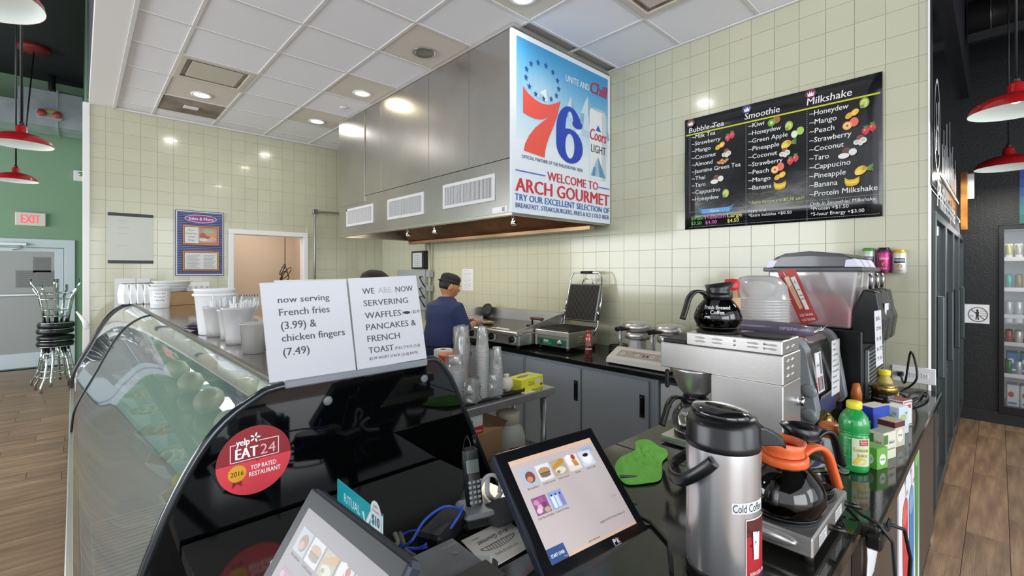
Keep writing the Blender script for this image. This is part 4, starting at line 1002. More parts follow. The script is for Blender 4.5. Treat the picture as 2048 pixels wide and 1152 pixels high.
for k in range(3):
    rr = thing('framed_certificate', ['front black-framed certificate of the cluster on the wall above the electrical box', 'middle black-framed certificate, mostly hidden behind the front one', 'rearmost black-framed certificate of the cluster by the tile edge'][k], 'frame', (WX - .05 + k * .018, (A.y + B.y) / 2 - k * .03, B.z), group='framed certificates')
    w_, h_ = (A.y - B.y) * .42, (A.z - B.z)
    MB().box((-.008, -w_, -.0), (.006, w_, h_), .003).build('frame', blk, rr)
    MB().box((-.0095, -w_ * .78, h_ * .1), (-.008, w_ * .78, h_ * .9)).build('certificate', M('cert', '#c9cfd6', .4), rr)
    P = Print(plane_map(wloc(rr) + Vector((-.0097, w_ * .7, h_ * .85)), (0, -1, 0), (0, 0, -1)))
    for i in range(6): P.rect(w_ * .25, h_ * (.1 + i * .11), w_ * .9, h_ * .02, '#8d9094')
    P.build('text_lines', rr)
A, B = onx(WX, 925, 538), onx(WX, 946, 581)
r = thing('wall_paper_sheet', 'white printed sheet taped to the tiles just right of the cook\'s head', 'paper', (WX - .008, (A.y + B.y) / 2, B.z))
MB().box((WX - .002, B.y, B.z), (WX - .0005, A.y, A.z)).build('sheet', paper, r, True)
P = Print(plane_map((WX - .0022, A.y, A.z), (0, -1, 0), (0, 0, -1)))
for i in range(14): P.rect(.02, .02 + i * .018, (A.y - B.y) * (.75 if i % 4 else .5), .004, '#9a9b9e')
P.build('text_lines', r)
# hanging pipe on the back wall + things on it
bk = WY - .001
A = ony(bk, 628, 423); r = thing('wall_conduit', 'thin metal conduit running down the back wall right of the white door casing', 'pipe', (A.x, WY, 0))
MB().tube([(A.x, WY - .03, .1), (A.x, WY - .03, A.z - .03), (A.x + .03, WY - .03, A.z), (3.3, WY - .03, A.z - .0)], .013, n=10).build('pipe', alu, r, True); MB().box((A.x - .03, WY - .05, A.z - .04), (A.x + .04, WY - .002, A.z + .03), .005).build('elbow_box', alu, r, True)
A, B = ony(bk, 216, 427), ony(bk, 306, 524)
r = thing('laminated_sheet', 'pale grey sheet with black bars top and bottom on the tiled back wall', 'poster', ((A.x + B.x) / 2, WY, B.z))
MB().box((A.x, WY - .006, B.z), (B.x, WY - .003, A.z), .001).build('sheet', M('sheet_grey', '#c3c7be', .35), r, True)
for z in (A.z, B.z): MB().box((A.x - .002, WY - .012, z - .02), (B.x + .002, WY - .003, z + .016), .003).build('bar', M('bar_dark', '#34383a', .5), r, True)
P = Print(plane_map((A.x, WY - .0065, A.z), (1, 0, 0), (0, 0, -1)))
for i, y in enumerate((.07, .15, .22, .36)): P.rect(.08, y, .09 + .02 * (i % 2), .006, '#aeb3ab')
P.build('faint_text', r)
A, B = ony(bk, 350, 419), ony(bk, 447, 551)
r = thing('sides_menu_board', 'blue pinstriped framed menu board with a purple oval heading on the back wall', 'sign', ((A.x + B.x) / 2, WY, B.z))
MB().box((A.x, WY - .03, B.z), (B.x, WY - .003, A.z), .003).build('frame', M('frame_navy', '#1b2038', .3), r, True)
W_, H_ = B.x - A.x, A.z - B.z
P = Print(quad_map((A.x, WY - .0305, A.z), (B.x, WY - .0305, A.z), (A.x, WY - .0305, B.z), 100, 158, (0, -1, 0)), .0007)
P.rect(1.5, 1.5, 97, 155, '#dfe3ea'); P.rect(3.4, 3.4, 93.2, 151.2, '#20265c')
for i in range(37): P.rect(4, 5 + i * 4.1, 92, 1.6, '#6f7fb8', layer=3)
P.n = 4; P.ell(51, 19, 33, 9.6, '#e9dbe9', n=36); P.n = 4.4; P.ell(51, 19, 31.5, 8.4, '#8b3a84', n=36); P.n = 5
P.text('Sides & More', 26, 15.6, '#f5eef5', w=51, h=7, bold=.012)
for (y0, h_) in ((35, 49), (97, 50)):
    P.rect(13, y0, 77, h_, '#6a1f25', layer=5); P.rect(14.8, y0 + 1.8, 73.4, h_ - 3.6, '#e2a34c', layer=5.6); P.rect(16.6, y0 + 3.6, 69.8, h_ - 7.2, '#33171c', layer=6.2); P.rect(18, y0 + 5, 67, h_ - 10, '#d9dbd9', layer=6.8)
P.n = 8; P.rect(46, 40, 39, 39, '#b98d86'); P.ell(66, 68, 17, 7, '#d9a99a'); P.ell(60, 60, 12, 8, '#a4624f'); P.ell(72, 55, 12, 7, '#c99a72'); P.ell(66, 50, 11, 6, '#a7b48c'); P.ell(56, 70, 9, 4, '#e2cfc6')
for i, s_ in enumerate(('Choice', 'French Fries', '& Onion', 'Rings')): P.text(s_, 31.5, 46 + i * 8, '#555555', w=(14, 22, 14, 12)[i], h=3.2, align='c')
for i in range(10): P.rect(22, 108 + i * 3.4, 27 - (i % 3) * 3, .9, '#8c8f92'); P.rect(56, 108 + i * 3.4, 25 - (i % 4) * 2, .9, '#8c8f92')
P.build('print', r)
A, B = ony(bk, 229, 557), ony(bk, 271, 612)
r = thing('posted_notice', 'white notice with black lines on the back wall behind the foam boxes', 'paper', (A.x, WY, B.z))
MB().box((A.x, WY - .004, B.z - .1), (B.x, WY - .002, A.z)).build('sheet', paper, r, True)
P = Print(plane_map((A.x, WY - .0045, A.z), (1, 0, 0), (0, 0, -1)))
for i in range(9): P.rect(.06, .06 + i * .032, .2 - (i % 2) * .03, .012, '#303236')
P.build('text_lines', r)
A, B = ony(bk, 273, 557), ony(bk, 300, 600); r = thing('posted_notice', 'blank-looking white notice right beside the lined notice on the back wall', 'paper', (A.x, WY, B.z)); MB().box((A.x, WY - .004, B.z), (B.x, WY - .002, A.z)).build('sheet', paper, r, True)
A, B = ony(bk, 374, 564), ony(bk, 419, 586)
r = thing('switch_plate', 'long white multi-gang switch plate on the back wall above the cardboard box', 'switch', (A.x, WY, B.z))
MB().box((A.x, WY - .012, B.z), (B.x, WY - .002, A.z), .003).build('cover_plate', wht, r, True)
for k in range(4): x = A.x + (B.x - A.x) * (k + .5) / 4; MB().box((x - .012, WY - .022, (A.z + B.z) / 2 - .02), (x + .012, WY - .012, (A.z + B.z) / 2 + .02), .003).build('toggle', M('toggle', '#b5b7ba', .4), r, True)
# cable hanging in the hallway
A = ony(7.9, 570, 474); B = ony(7.9, 568, 555)
r = thing('hanging_cable', 'brown electric cable hanging with a looped bundle in the open doorway', 'cable', (A.x, 7.9, B.z))
t = MB(); t.tube([(A.x, 7.9, 2.8), (A.x, 7.9, B.z + .22)], .006)
for k, (dx, rr) in enumerate(((0, .05), (.03, .07), (-.03, .045))):
    t.tube([(A.x + dx + rr * math.cos(a_ * .5), 7.9 + .01 * k, B.z + .06 * (k + .2) + .09 * math.sin(a_ * .5 + k)) for a_ in range(13)], .007)
t.tube([(A.x, 7.9, B.z + .2), (A.x - .05, 7.9, B.z + .05), (A.x - .06, 7.9, B.z)], .007); t.box((A.x - .075, 7.89, B.z - .05), (A.x - .05, 7.92, B.z), .004); t.tube([(A.x, 7.9, B.z + .2), (A.x + .06, 7.9, B.z), (A.x + .03, 7.9, B.z - .06)], .008)
t.build('cord', M('cable_brown', '#4a3022', .5), r, True)

# ================================================================ FRONT COUNTER
fc = thing('front_counter', 'long black granite service counter running from the register to the tiled wall', 'counter', (1.6, .25, 0))
t = MB().box((1.585, .225, .862), (WX - .006, 1.07, CT), .006); t.build('granite_slab', gran, fc, True)
t = MB(); t.prism([(.19, .262), (1.583, .262), (1.583, 1.07), (1.0, 1.07), (.98, 1.432), (.19, 1.432)], .04, Matrix.Translation((0, 0, .86))); t.build('granite_slab', gran, fc, True, bevel=.004)
t = MB(); t.box((.23, .29, .02), (3.62, 1.0, .86)); t.box((.23, .9, .02), (.93, 1.42, .86)); t.build('base_body', blkm, fc, True)
for k, (a, b) in enumerate(((.24, 1.58), (1.60, 2.2), (2.21, 2.9), (2.91, 3.64))):
    MB().box((a, .262 if k else .285, .09), (b, .29 if k else .295, .855), .003).build('front_panel', brown_l, fc, True)
MB().box((.24, .275, 0), (3.64, .30, .088), .002).build('kick_board', blkm, fc, True)
MB().box((1.56, .215, .845), (1.66, .25, .885), .006).build('corner_bumper', blk, fc, True)
pst = thing('drink_poster', 'white poster with red, blue and green drink shapes on the counter front', 'poster', (2.5, .26, .1))
MB().box((2.23, .255, .06), (2.86, .261, .835), .001).build('sheet', paper, pst, True)
P = Print(quad_map((2.23, .2545, .835), (2.86, .2545, .835), (2.23, .2545, .06), 100, 123, (0, -1, 0)), .0006)
P.poly([(12, 30), (36, 28), (38, 55), (34, 110), (20, 110), (14, 60)], '#d0403f'); P.ell(25, 30, 12, 8, '#e36b62'); P.poly([(42, 34), (66, 28), (68, 66), (62, 112), (48, 112), (44, 70)], '#4b86c6'); P.ell(54, 32, 12, 9, '#7fb0dd'); P.poly([(72, 10), (96, 6), (94, 60), (88, 104), (78, 104), (74, 60)], '#4f9a48'); P.ell(84, 10, 12, 8, '#86bf6a')
for x, y in ((20, 8), (48, 10), (30, 18), (62, 20)): P.text('tea', x, y, '#333333', h=4, shear=.3)
for x in (24, 52): P.line(x, 6, x + 4, 30, 1, '#555555')
P.build('print', pst)
r = thing('tape_strip', 'torn strip of white paper tape hanging under the counter corner', 'tape', (1.6, .25, .5))
t = MB(); g = [[Vector((1.60 + .07 * u_ + .01 * math.sin(v_ * 2.1), .256 - .012 * math.sin(v_ * 1.3) * u_ - .004, .84 - .05 * v_)) for u_ in (0, .4, .7, 1)] for v_ in range(8)]; t.sheet(g); t.build('strip', paper, r, True, thick=.001)
r = thing('counter_power_cords', 'black power cords hanging over the counter edge beside the drink poster', 'cord', (1.75, .24, .85))
MB().tube([onz(.91, 1690, 1000), onz(.915, 1725, 1030), onz(.905, 1748, 1045) + Vector((0, -.01, 0)), (1.62, .20, .86), (1.655, .195, .7), (1.68, .20, .45), (1.6, .2, .2)], .0048).build('cord', rubber, r, True)
MB().tube([(1.80, .235, .83), (1.86, .2, .80), (1.90, .19, .70), (1.88, .2, .4), (1.8, .2, .15)], .0055).build('cord', rubber, r, True); MB().box((1.77, .225, .815), (1.81, .25, .845), .004).build('plug', rubber, r, True)
# ================================================================ DELI CASE
dc = thing('deli_display_case', 'long curved-glass deli display case with steel top running along the left', 'display case', (.5, 1.45, 0), .006)
PR = [(-.52, .42), (-.515, .50), (-.50, .60), (-.45, .72), (-.383, .86), (-.33, .98), (-.265, 1.107), (-.2, 1.187), (-.125, 1.238), (-.05, 1.257)]
def arc(y): return [Vector((x, y, z)) for x, z in PR]
def smooth_profile(P_, n=4):
    out = []
    for i in range(len(P_) - 1):
        p0 = Vector(P_[max(i - 1, 0)]); p1 = Vector(P_[i]); p2 = Vector(P_[i + 1]); p3 = Vector(P_[min(i + 2, len(P_) - 1)])
        for k in range(n):
            t = k / n; out.append(.5 * ((2 * p1) + (p2 - p0) * t + (2 * p0 - 5 * p1 + 4 * p2 - p3) * t * t + (3 * p1 - p0 - 3 * p2 + p3) * t ** 3))
    out.append(Vector(P_[-1])); return out
PS = smooth_profile(PR)
CL = 4.9
JY = 3.15
for (a, b) in ((.03, JY - .004), (JY + .004, CL - .02)):
    g = [[Vector((p.x, a + (b - a) * k / 6, p.y)) for k in range(7)] for p in PS]
    MB().sheet(g).build('curved_glass', case_gl, dc)
for y, r_ in ((JY, .005), (CL - .015, .016)):
    MB().tube([Vector((p.x - .004, y, p.y + .002)) for p in PS] + ([Vector((.0, y, 1.262))] if y > 4 else []), r_, n=8).build('glass_rim', blk, dc)
MB().prism([(p.x, p.y) for p in PS] + [(.5, 1.25), (.5, .42)], .008, fr_axes((0, CL, 0), (1, 0, 0), (0, 0, 1))).build('end_glass', case_gl, dc)
t = MB(); t.box((-.055, 0.02, 1.244), (.50, CL, 1.262), .003); t.build('steel_top', M('mirror_steel_top', '#b7b2ae', .08, .9), dc)
MB().box((-.07, .02, 1.252), (-.045, CL, 1.268), .004).build('top_clamp_rail', M('rail_bronze', '#77716a', .35, .8), dc)
MB().box((.09, .02, 1.262), (.098, CL * .45, 1.268), .001).build('top_groove_strip', M('strip_dark', '#4a4643', .4), dc)
MB().box((-.525, 0.02, .10), (-.50, CL, .42), .004).build('front_panel', M('case_panel', '#a9b1b4', .35, .3), dc)
MB().box((-.535, .02, .40), (-.50, CL, .44), .004).build('front_rail', steel, dc)
t = MB(); t.box((-.48, .02, 0), (.5, CL, .10)); t.box((-.49, .02, .1), (.49, CL, .56)); t.build('base_body', M('case_base', '#3b3f42', .5), dc)
MB().box((-.49, .03, .56), (.49, CL - .01, .575), .002).build('deck', M('deck_steel', '#a3b7c2', .4, .2), dc)
t = MB()
for k in range(34): t.box((-.46, .06 + k * .03, .575), (-.22, .076 + k * .03, .585), .002)
t.build('air_slats', M('slat_white', '#c5d2d4', .35), dc, kind='stuff')
MB().box((.475, .03, .575), (.5, CL - .01, 1.244)).build('rear_doors', M('rear_door', '#7e8b8a', .2, .2), dc)
for y in (.03, CL - .02): MB().box((-.3, y, .575), (.48, y + .01, 1.2)) if 0 else None
MB().box((-.16, .05, .90), (.47, CL - .03, .908)).build('shelf', clear('shelf_glass', '#dfeeea', .25, .06, .02, .05), dc)
MB().box((-.185, .05, .875), (-.16, CL - .03, .925), .004).build('shelf_rail', M('shelf_rail_dark', '#3f4a50', .35, .4), dc)
MB().box((.30, .1, 1.215), (.36, CL - .1, 1.24), .004).build('case_glow_bar', emis('case_glow_bar', '#eaf6f2', .8), dc)  # added glowing bar, put in to brighten the inside of the case
for y in (.8, 2.4, 4.0):
    l = bpy.data.lights.new('case_fill', 'AREA'); l.shape = 'RECTANGLE'; l.size = .1; l.size_y = 1.4; l.energy = 3.2; l.color = (.92, 1, .97)  # added unseen lights that lift the case interior
    lo = bpy.data.objects.new('case_fill', l); COL.objects.link(lo); lo.location = (.30, y, 1.20); lo.parent = dc
def inside(x, y, z): return (.5 + x - .006 * y, 1.45 + y, z)
rnd = random.Random(11)
foods = [('#7fa05a', '#b6c46a', 'green salad'), ('#d8c98c', '#efe3b5', 'pasta salad'), ('#e6e0cf', '#cfc6a8', 'potato salad'), ('#b0603c', '#d88a5a', 'carrot and pepper mix'), ('#d9d2bd', '#9aa36a', 'coleslaw'), ('#c9a06a', '#e7cf9e', 'chickpea salad'), ('#a6443c', '#d17a6b', 'beet salad'), ('#dfe2d5', '#b7c69d', 'cucumber salad')]
places = ['nearest the register', 'second from the register', 'third from the register', 'fourth from the register', 'fifth from the register', 'sixth from the register', 'seventh from the register', 'farthest from the register']
bowl_w = M('bowl_white', '#dfe6e4', .3)
for k in range(8):
    y = .35 + k * .53; c1, c2, nm = foods[k]
    r = thing('salad_bowl', 'octagonal white bowl of %s in the deli case, %s' % (nm, places[k]), 'bowl', inside(-.10, y, .575), rnd.random(), 'bowls on the deli case deck')
    MB().lathe([(.001, 0), (.09, 0), (.15, .07), (.165, .10), (.155, .10), (.14, .07), (.001, .06)], n=8, smooth=False).build('bowl', bowl_w, r)
    t = MB()
    for i in range(26):
        a_ = rnd.random() * 6.28; q = .12 * math.sqrt(rnd.random()); t.blob((q * math.cos(a_), q * math.sin(a_), .085 + .02 * (1 - q / .12)), (.026, .022, .014), 7, 5, .25, i)
    t.build('salad', M('food' + c1[1:], c1, .5, noise=(40, c2)), r, kind='stuff')
for k in range(9):
    y = .25 + k * .5
    r = thing('sandwich_wrap', 'film-wrapped sandwich on the upper glass shelf of the deli case, %s' % (places + ['at the very far end'])[k], 'sandwich', inside(-.02, y, .908), rnd.uniform(-.3, .3), 'wrapped sandwiches in the deli case')
    MB().blob((0, 0, .05), (.06, .13, .05), 14, 8, .05, k).build('roll', M('roll%d' % (k % 3), ['#c79a63', '#d8bb8f', '#b98350'][k % 3], .6), r)
    MB().blob((0, 0, .052), (.066, .14, .056), 12, 8, .03, k + 5).build('film', clear('wrap_film', '#f4f6f8', .02, .0, .4, .25), r)
    if k % 2 == 0:
        r2 = thing('salad_tub', 'clear lidded tub behind the wrapped sandwich, %s' % (places + ['at the very far end'])[k], 'tub', inside(.20, y + .22, .908), 0, 'clear tubs in the deli case')
        MB().lathe([(.001, 0), (.05, 0), (.062, .08), (.066, .082), (.064, .09), (.001, .095)], n=24).build('tub_body', cup_m, r2)
        MB().lathe([(.001, .004), (.048, .004), (.057, .065), (.001, .068)], n=16).build('filling', M('fill%d' % k, ['#e9e2d0', '#c2d08a', '#d3a36a', '#e2d5b6', '#b7c58f'][k // 2], .6), r2)
for k, (y, c, nm) in enumerate(((.75, '#d8d06a', 'lemon'), (.83, '#ddd56e', 'lemon'), (.79, '#d4cf61', 'lemon'))):
    r = thing('lemon', 'yellow lemon in the deli case, %s' % ('left', 'right', 'topmost of the three')[k], 'lemon', inside(-.17 + (.05 if k == 2 else 0), y + .12, .71 + (.05 if k == 2 else 0)), 0, 'lemons in the deli case')
    MB().blob((0, 0, 0), (.04, .033, .033), 14, 9).build('fruit', M('lemon', '#cfc93c', .45), r)
# glossy black end shield with rim, buttons and sticker
PO = [(.03, .42), (.045, .58), (.075, .72), (.117, .847), (.166, .978), (.231, 1.107), (.294, 1.187), (.373, 1.239), (.43, 1.257), (.642, 1.266), (.927, 1.271), (.965, 1.266), (.99, 1.25), (1.016, 1.215), (1.051, 1.16), (1.163, .92), (1.275, .681), (1.33, .56), (1.33, .42)]
sh = thing('end_shield', 'glossy black acrylic end shield of the deli case with rounded top', 'panel', (.65, 1.44, .42))
pf = smooth_profile(PO, 3)
MB().prism([(p.x, p.y) for p in pf], .014, fr_axes((0, 1.458, 0), (1, 0, 0), (0, 0, 1))).build('panel', gloss_blk, sh, True)
rim_m = M('rim_smoke', '#2c3136', .12, .3, coat=.5)
MB().tube([Vector((p.x - .004 if p.x < .5 else p.x + .003, 1.451, p.y + .004)) for p in pf], .0125, n=8).build('rim', rim_m, sh, True)
MB().box((.44, 1.434, 1.255), (.93, 1.468, 1.279), .004).build('clear_strip', M('strip_smoke', '#8e949c', .15, .2), sh, True)
for p in ((655, 801), (848, 757)):
    q = ony(1.444, *p); MB().lathe([(.0145, 0), (.0145, .004), (.011, .006), (.001, .006)], n=24, mx=fr_axes(q, (1, 0, 0), (0, 0, 1), (0, -1, 0))).build('standoff_cap', M('cap_grey', '#6d7274', .5, .2), sh, True)
# sticker
c = ony(1.4435, 510, 919); rd = .0955
stk = thing('round_sticker', 'round red food-rating sticker dated 2016 on the black end shield', 'sticker', c)
mp = plane_map(c, (1, 0, 0), (0, 0, -1)); P = Print(mp, .0003)
P.ell(0, 0, rd, rd, '#e0434f', n=48); P.n = 2
P.poly([(rd * math.cos(a), rd * math.sin(a)) for a in [PI + PI * i / 30 for i in range(31)]], '#93202b', 1.6); P.poly([(.0, 0), (.012, .0), (.006, .006)], '#93202b', 1.7)
P.n = 3; s_ = rd
for (x, y, w_, h_) in ((-.64, -.56, 1.28, .022), (-.64, -.06, 1.28, .022), (-.65, -.55, .022, .5), (.63, -.55, .022, .5)): P.rect(x * s_, y * s_, w_ * s_, h_ * s_, '#f2e8e8')
P.rect(-.5 * s_, -.6 * s_, .6 * s_, .1 * s_, '#93202b')
P.text('yelp', -.5 * s_, -.70 * s_, '#ffffff', w=.36 * s_, h=.20 * s_, bold=.02)
for k in range(5): a = -PI / 2 + 2 * PI * k / 5 + .3; P.ell((.0 + .09 * math.cos(a)) * s_, (-.66 + .09 * math.sin(a)) * s_, .06 * s_, .025 * s_, '#ffffff', rot=a, n=8)
P.text('EAT', -.52 * s_, -.42 * s_, '#ffffff', w=.60 * s_, h=.30 * s_, bold=.03); P.text('24', .14 * s_, -.42 * s_, '#e3b9bd', w=.42 * s_, h=.30 * s_, bold=-.002)
P.text('TOP RATED', -.12 * s_, .14 * s_, '#ffffff', w=.70 * s_, h=.13 * s_, bold=.012); P.text('RESTAURANT', -.16 * s_, .33 * s_, '#ffffff', w=.86 * s_, h=.13 * s_, bold=.012)
P.poly([(-.58 * s_, .45 * s_), (-.36 * s_, .45 * s_), (-.34 * s_, .68 * s_), (-.47 * s_, .58 * s_), (-.60 * s_, .68 * s_)], '#93202b')
P.n += 1; pts = []
for k in range(40): rr_ = (.255 if k % 2 else .225) * s_; pts.append((-.47 * s_ + rr_ * math.cos(2 * PI * k / 40), .28 * s_ + rr_ * math.sin(2 * PI * k / 40)))
P.poly(pts, '#e5a72c'); P.n += 1; P.text('2016', -.635 * s_, .21 * s_, '#5a2a10', w=.33 * s_, h=.14 * s_, bold=.01)
P.build('sticker_print', stk)
# the two paper signs standing on the shield
def sign(label, tl, tr, br, bl, Y, body):
    A, B, C_, D = [ony(Y, *p) for p in (tl, tr, br, bl)]
    D = Vector((D.x, Y + .004, 1.279)); C_ = Vector((C_.x, Y + .004, 1.279))
    r = thing('paper_sign', label, 'sign', (D + C_) / 2)
    t = MB(); n = Vector((0, .0025, 0)); V = [A, B, C_, D]; t.add(V + [v + n for v in V], [(0, 1, 2, 3), (4, 7, 6, 5), (0, 4, 5, 1), (1, 5, 6, 2), (2, 6, 7, 3), (3, 7, 4, 0)]); t.build('sheet', M('sign_paper', '#c9cad1', .35, coat=.1), r, True)
    def mp(x, y, k):
        tp = A.lerp(B, x / 100); bt = D.lerp(C_, x / 100); return tp.lerp(bt, y / 100) + Vector((0, -.0003 - k, 0))
    P = Print(mp, .0002); body(P); P.build('lettering', r); return r
ink = '#3f434c'
def s1(P):
    for s_, x, y, w_, h_ in (('now serving', 17, 14.5, 59.5, 6.4), ('French fries', 17, 26.8, 58, 7.2), ('(3.99) &', 17.5, 40, 40, 7.8), ('chicken fingers', 17, 53, 74, 7.2), ('(7.49)', 17, 67, 29.5, 7.8)): P.text(s_, x, y, ink, w=w_, h=h_, bold=.016)
sign('white sheet reading now serving French fries standing on the black shield', (519, 566), (692, 559), (713, 745), (540, 780), 1.437, s1)
def s2(P):
    P.text('WE', 17, 11.5, ink, w=17, h=6.4, bold=.014); P.text('ARE', 39, 11.5, '#a9abb8', w=20, h=6.4, bold=.014); P.text('NOW', 65, 11.5, ink, w=27, h=6.4, bold=.014)
    for s_, x, y, w_, h_ in (('SERVERING', 17, 24.8, 65, 6.4), ('WAFFLES', 17, 38.4, 52, 6.8), ('PANCAKES &', 17, 51.4, 73, 6.8), ('FRENCH', 17, 64.4, 46, 6.8), ('TOAST', 17, 77.4, 35, 6.8)): P.text(s_, x, y, ink, w=w_, h=h_, bold=.014)
    P.text('(', 70.5, 40, ink, w=1.5, h=3.6); P.ell(78, 42.4, 5, 1.8, '#16171c'); P.ell(75, 42.0, 3, 1.2, '#16171c'); P.text(') $5.49', 84.5, 40.2, ink, w=13.5, h=3.6)
    P.text('(FULL STACK (3) @', 54, 80.4, ink, w=38, h=3.1, bold=.004); P.text('$5.99 SHORT STACK (2) @ $4.99)', 17, 88.6, ink, w=70, h=3.1, bold=.004)
sign('white sheet reading we are now servering waffles standing on the black shield', (696, 557), (832, 551), (855, 719), (716, 745), 1.437, s2)
r = thing('blank_sheet', 'blank white sheet leaning just behind the French fries sign', 'paper', ony(1.475, 600, 760)); A = ony(1.475, 548, 561); B = ony(1.475, 716, 760)
MB().add([(A.x, 1.475, A.z), (ony(1.475, 694, 556).x, 1.475, A.z + .003), (B.x, 1.475, 1.27), (A.x + .03, 1.475, 1.27)], [(0, 1, 2, 3)]).build('sheet', paper, r, True, thick=.001)

# ---------------- things on the case top
TZ = 1.263
def at_top(px, py): return onz(TZ, px, py)
p = at_top(272, 607)
for k in range(5):
    r = thing('foam_container', 'white foam takeout container on edge, %s of the row at the far case end' % ('first', 'second', 'third', 'fourth', 'last')[k], 'container', (p.x - .10 + k * .055, p.y - .02 * k, TZ), .15, 'foam containers on the case top')
    t = MB(); t.add([(-.022, -.11, 0), (.022, -.11, 0), (.022, .11, 0), (-.022, .11, 0), (-.03, -.12, .10), (.03, -.12, .10), (.03, .12, .10), (-.03, .12, .10), (-.018, -.09, .205), (.018, -.09, .205), (.018, .09, .205), (-.018, .09, .205)],
        [(0, 3, 2, 1), (0, 1, 5, 4), (1, 2, 6, 5), (2, 3, 7, 6), (3, 0, 4, 7), (4, 5, 9, 8), (5, 6, 10, 9), (6, 7, 11, 10), (7, 4, 8, 11), (8, 9, 10, 11)]); t.build('container_body', foam, r, bevel=.008)
def tub(label, x, y, r1, r0, h, lid=True, mat=None, lab=None, name='deli_tub', z=TZ, group=None, lidm=None):
    r = thing(name, label, 'tub', (x, y, z), group=group)
    MB().lathe([(.001, 0), (r0, 0), (r0 + .002, .004), (r1, h - .012), (r1 + .003, h - .010), (r1 + .003, h)] + [(r1 - .003, h), (r0 - .003, .006), (.001, .006)], n=32).build('tub_body', mat or M('tub_white', '#e6e9ec', .4), r)
    if lid: MB().lathe([(r1 + .005, h - .008), (r1 + .006, h + .004), (r1 - .008, h + .006), (r1 - .012, h + .001), (.001, h + .001)], n=32, cap=False).build('lid', lidm or M('tub_white', '#e6e9ec', .4), r)
    if lab:
        rr_ = lambda z_: r0 + (r1 - r0) * z_ / h + .001
        P = Print(cyl_map((x, y, z), rr_, math.atan2(-y, -x), h * .82), .0004); P.rect(-r1 * .7, 0, r1 * 1.4, h * .62, '#f4f5f7', seg=10); P.n = 2
        for i, s_ in enumerate(lab): P.text(s_, -r1 * .5, h * (.06 + .16 * i), '#3a3c40', w=r1 * 1.0, h=h * .08)
        P.build('label_print', r)
    return r
q = at_top(320, 616); tub('white deli tub with a printed white label standing before the cardboard box', q.x, q.y, .082, .068, .19, True, None, ['Chicken Salad', 'Fresh', 'daily'])
q = at_top(306, 609); tub('clear deli tub with a dark lid behind the labelled white tub', q.x, q.y + .35, .10, .082, .21, True, cup_m, ['Potato Salad', 'Deli'], lidm=M('lid_dark', '#6d747a', .4))
q = at_top(361, 610); bxc = thing('cardboard_box', 'low brown cardboard box on the far part of the case top', 'box', (q.x, q.y + .15, TZ), .05)
t = MB(); t.box((-.14, -.15, 0), (.14, .15, .13), .003); t.build('box_body', card, bxc)
for k in range(4):
    r = thing('foam_tray', 'white foam lid tray on the cardboard box, %s in the pile' % ('lowest', 'second', 'third', 'top')[k], 'tray', (q.x - .08 + .01 * k, q.y + .15, TZ + .131 + k * .028), .1 + .05 * k, 'foam trays on the cardboard box')
    MB().lathe([(.001, 0), (.14, 0), (.17, .022), (.175, .026), (.165, .026), (.135, .005), (.001, .005)], n=4 if 0 else 28).build('tray', foam, r)
q = at_top(436, 670); r = tub('tall white ribbed bucket nearest the middle of the case top, cutlery bags in it', q.x, q.y + .08, .095, .072, .245, False, None, None, 'tall_bucket')
MB().lathe([(.097, .205), (.103, .21), (.103, .216), (.098, .22)], n=32, cap=False).build('rib', M('tub_white', '#e6e9ec', .4), r)
bq = (q.x, q.y + .08)
r = thing('lid_bundle', 'bundle of clear plastic cup lids standing in film beside the tall bucket', 'lids', (bq[0] + .14, bq[1] - .06, TZ + .10))
for k in range(9):
    m = fr_axes((-.06 + k * .013, 0, .06), (0, 1, 0), (.2, 0, 1)); MB().lathe([(.05, 0), (.052, .004), (.044, .008), (.001, .009)], n=24, mx=m, cap=False).build('lid', cup_m, r)
q1 = at_top(437, 674); q2 = at_top(484, 690); q3 = at_top(465, 680)
def cupc(label, q, r1=.062, h=.165, straws=0, fill=None, nm='clear_cup'):
    r = thing(nm, label, 'cup', (q.x, q.y + r1, TZ), group='clear cups on the case top')
    MB().lathe([(.001, 0), (r1 * .72, 0), (r1 * .74, .03), (r1, h - .01), (r1 + .003, h - .008), (r1 + .003, h), (r1 - .002, h), (r1 * .7, .035), (r1 * .68, .004), (.001, .004)], n=32).build('cup_body', clear('milky_cup', '#ffffff', .0, .03, .2, .72), r)
    rn = random.Random(5)
    for i in range(straws):
        a_ = rn.random() * 6.28; rr_ = r1 * .85 * math.sqrt(rn.random()); x, y = rr_ * math.cos(a_), rr_ * math.sin(a_); tl = rn.uniform(.185, .205)
        MB().tube([(x * .6, y * .6, .01), (x * 1.0 + (.012 if i % 6 == 0 else 0), y * 1.0, tl + (.02 if i % 6 == 0 else 0))], .0032, n=6).build('straw', white_pl, r)
    return r
cupc('clear plastic cup packed with white straws nearest the sign, on the case top', q2, .07, .17, 34)
cupc('narrower clear cup with wrapped stirrers just left of the straw cup', q1, .058, .155, 14)
cupc('clear cup half hidden between the two straw cups', q3, .055, .15, 0)
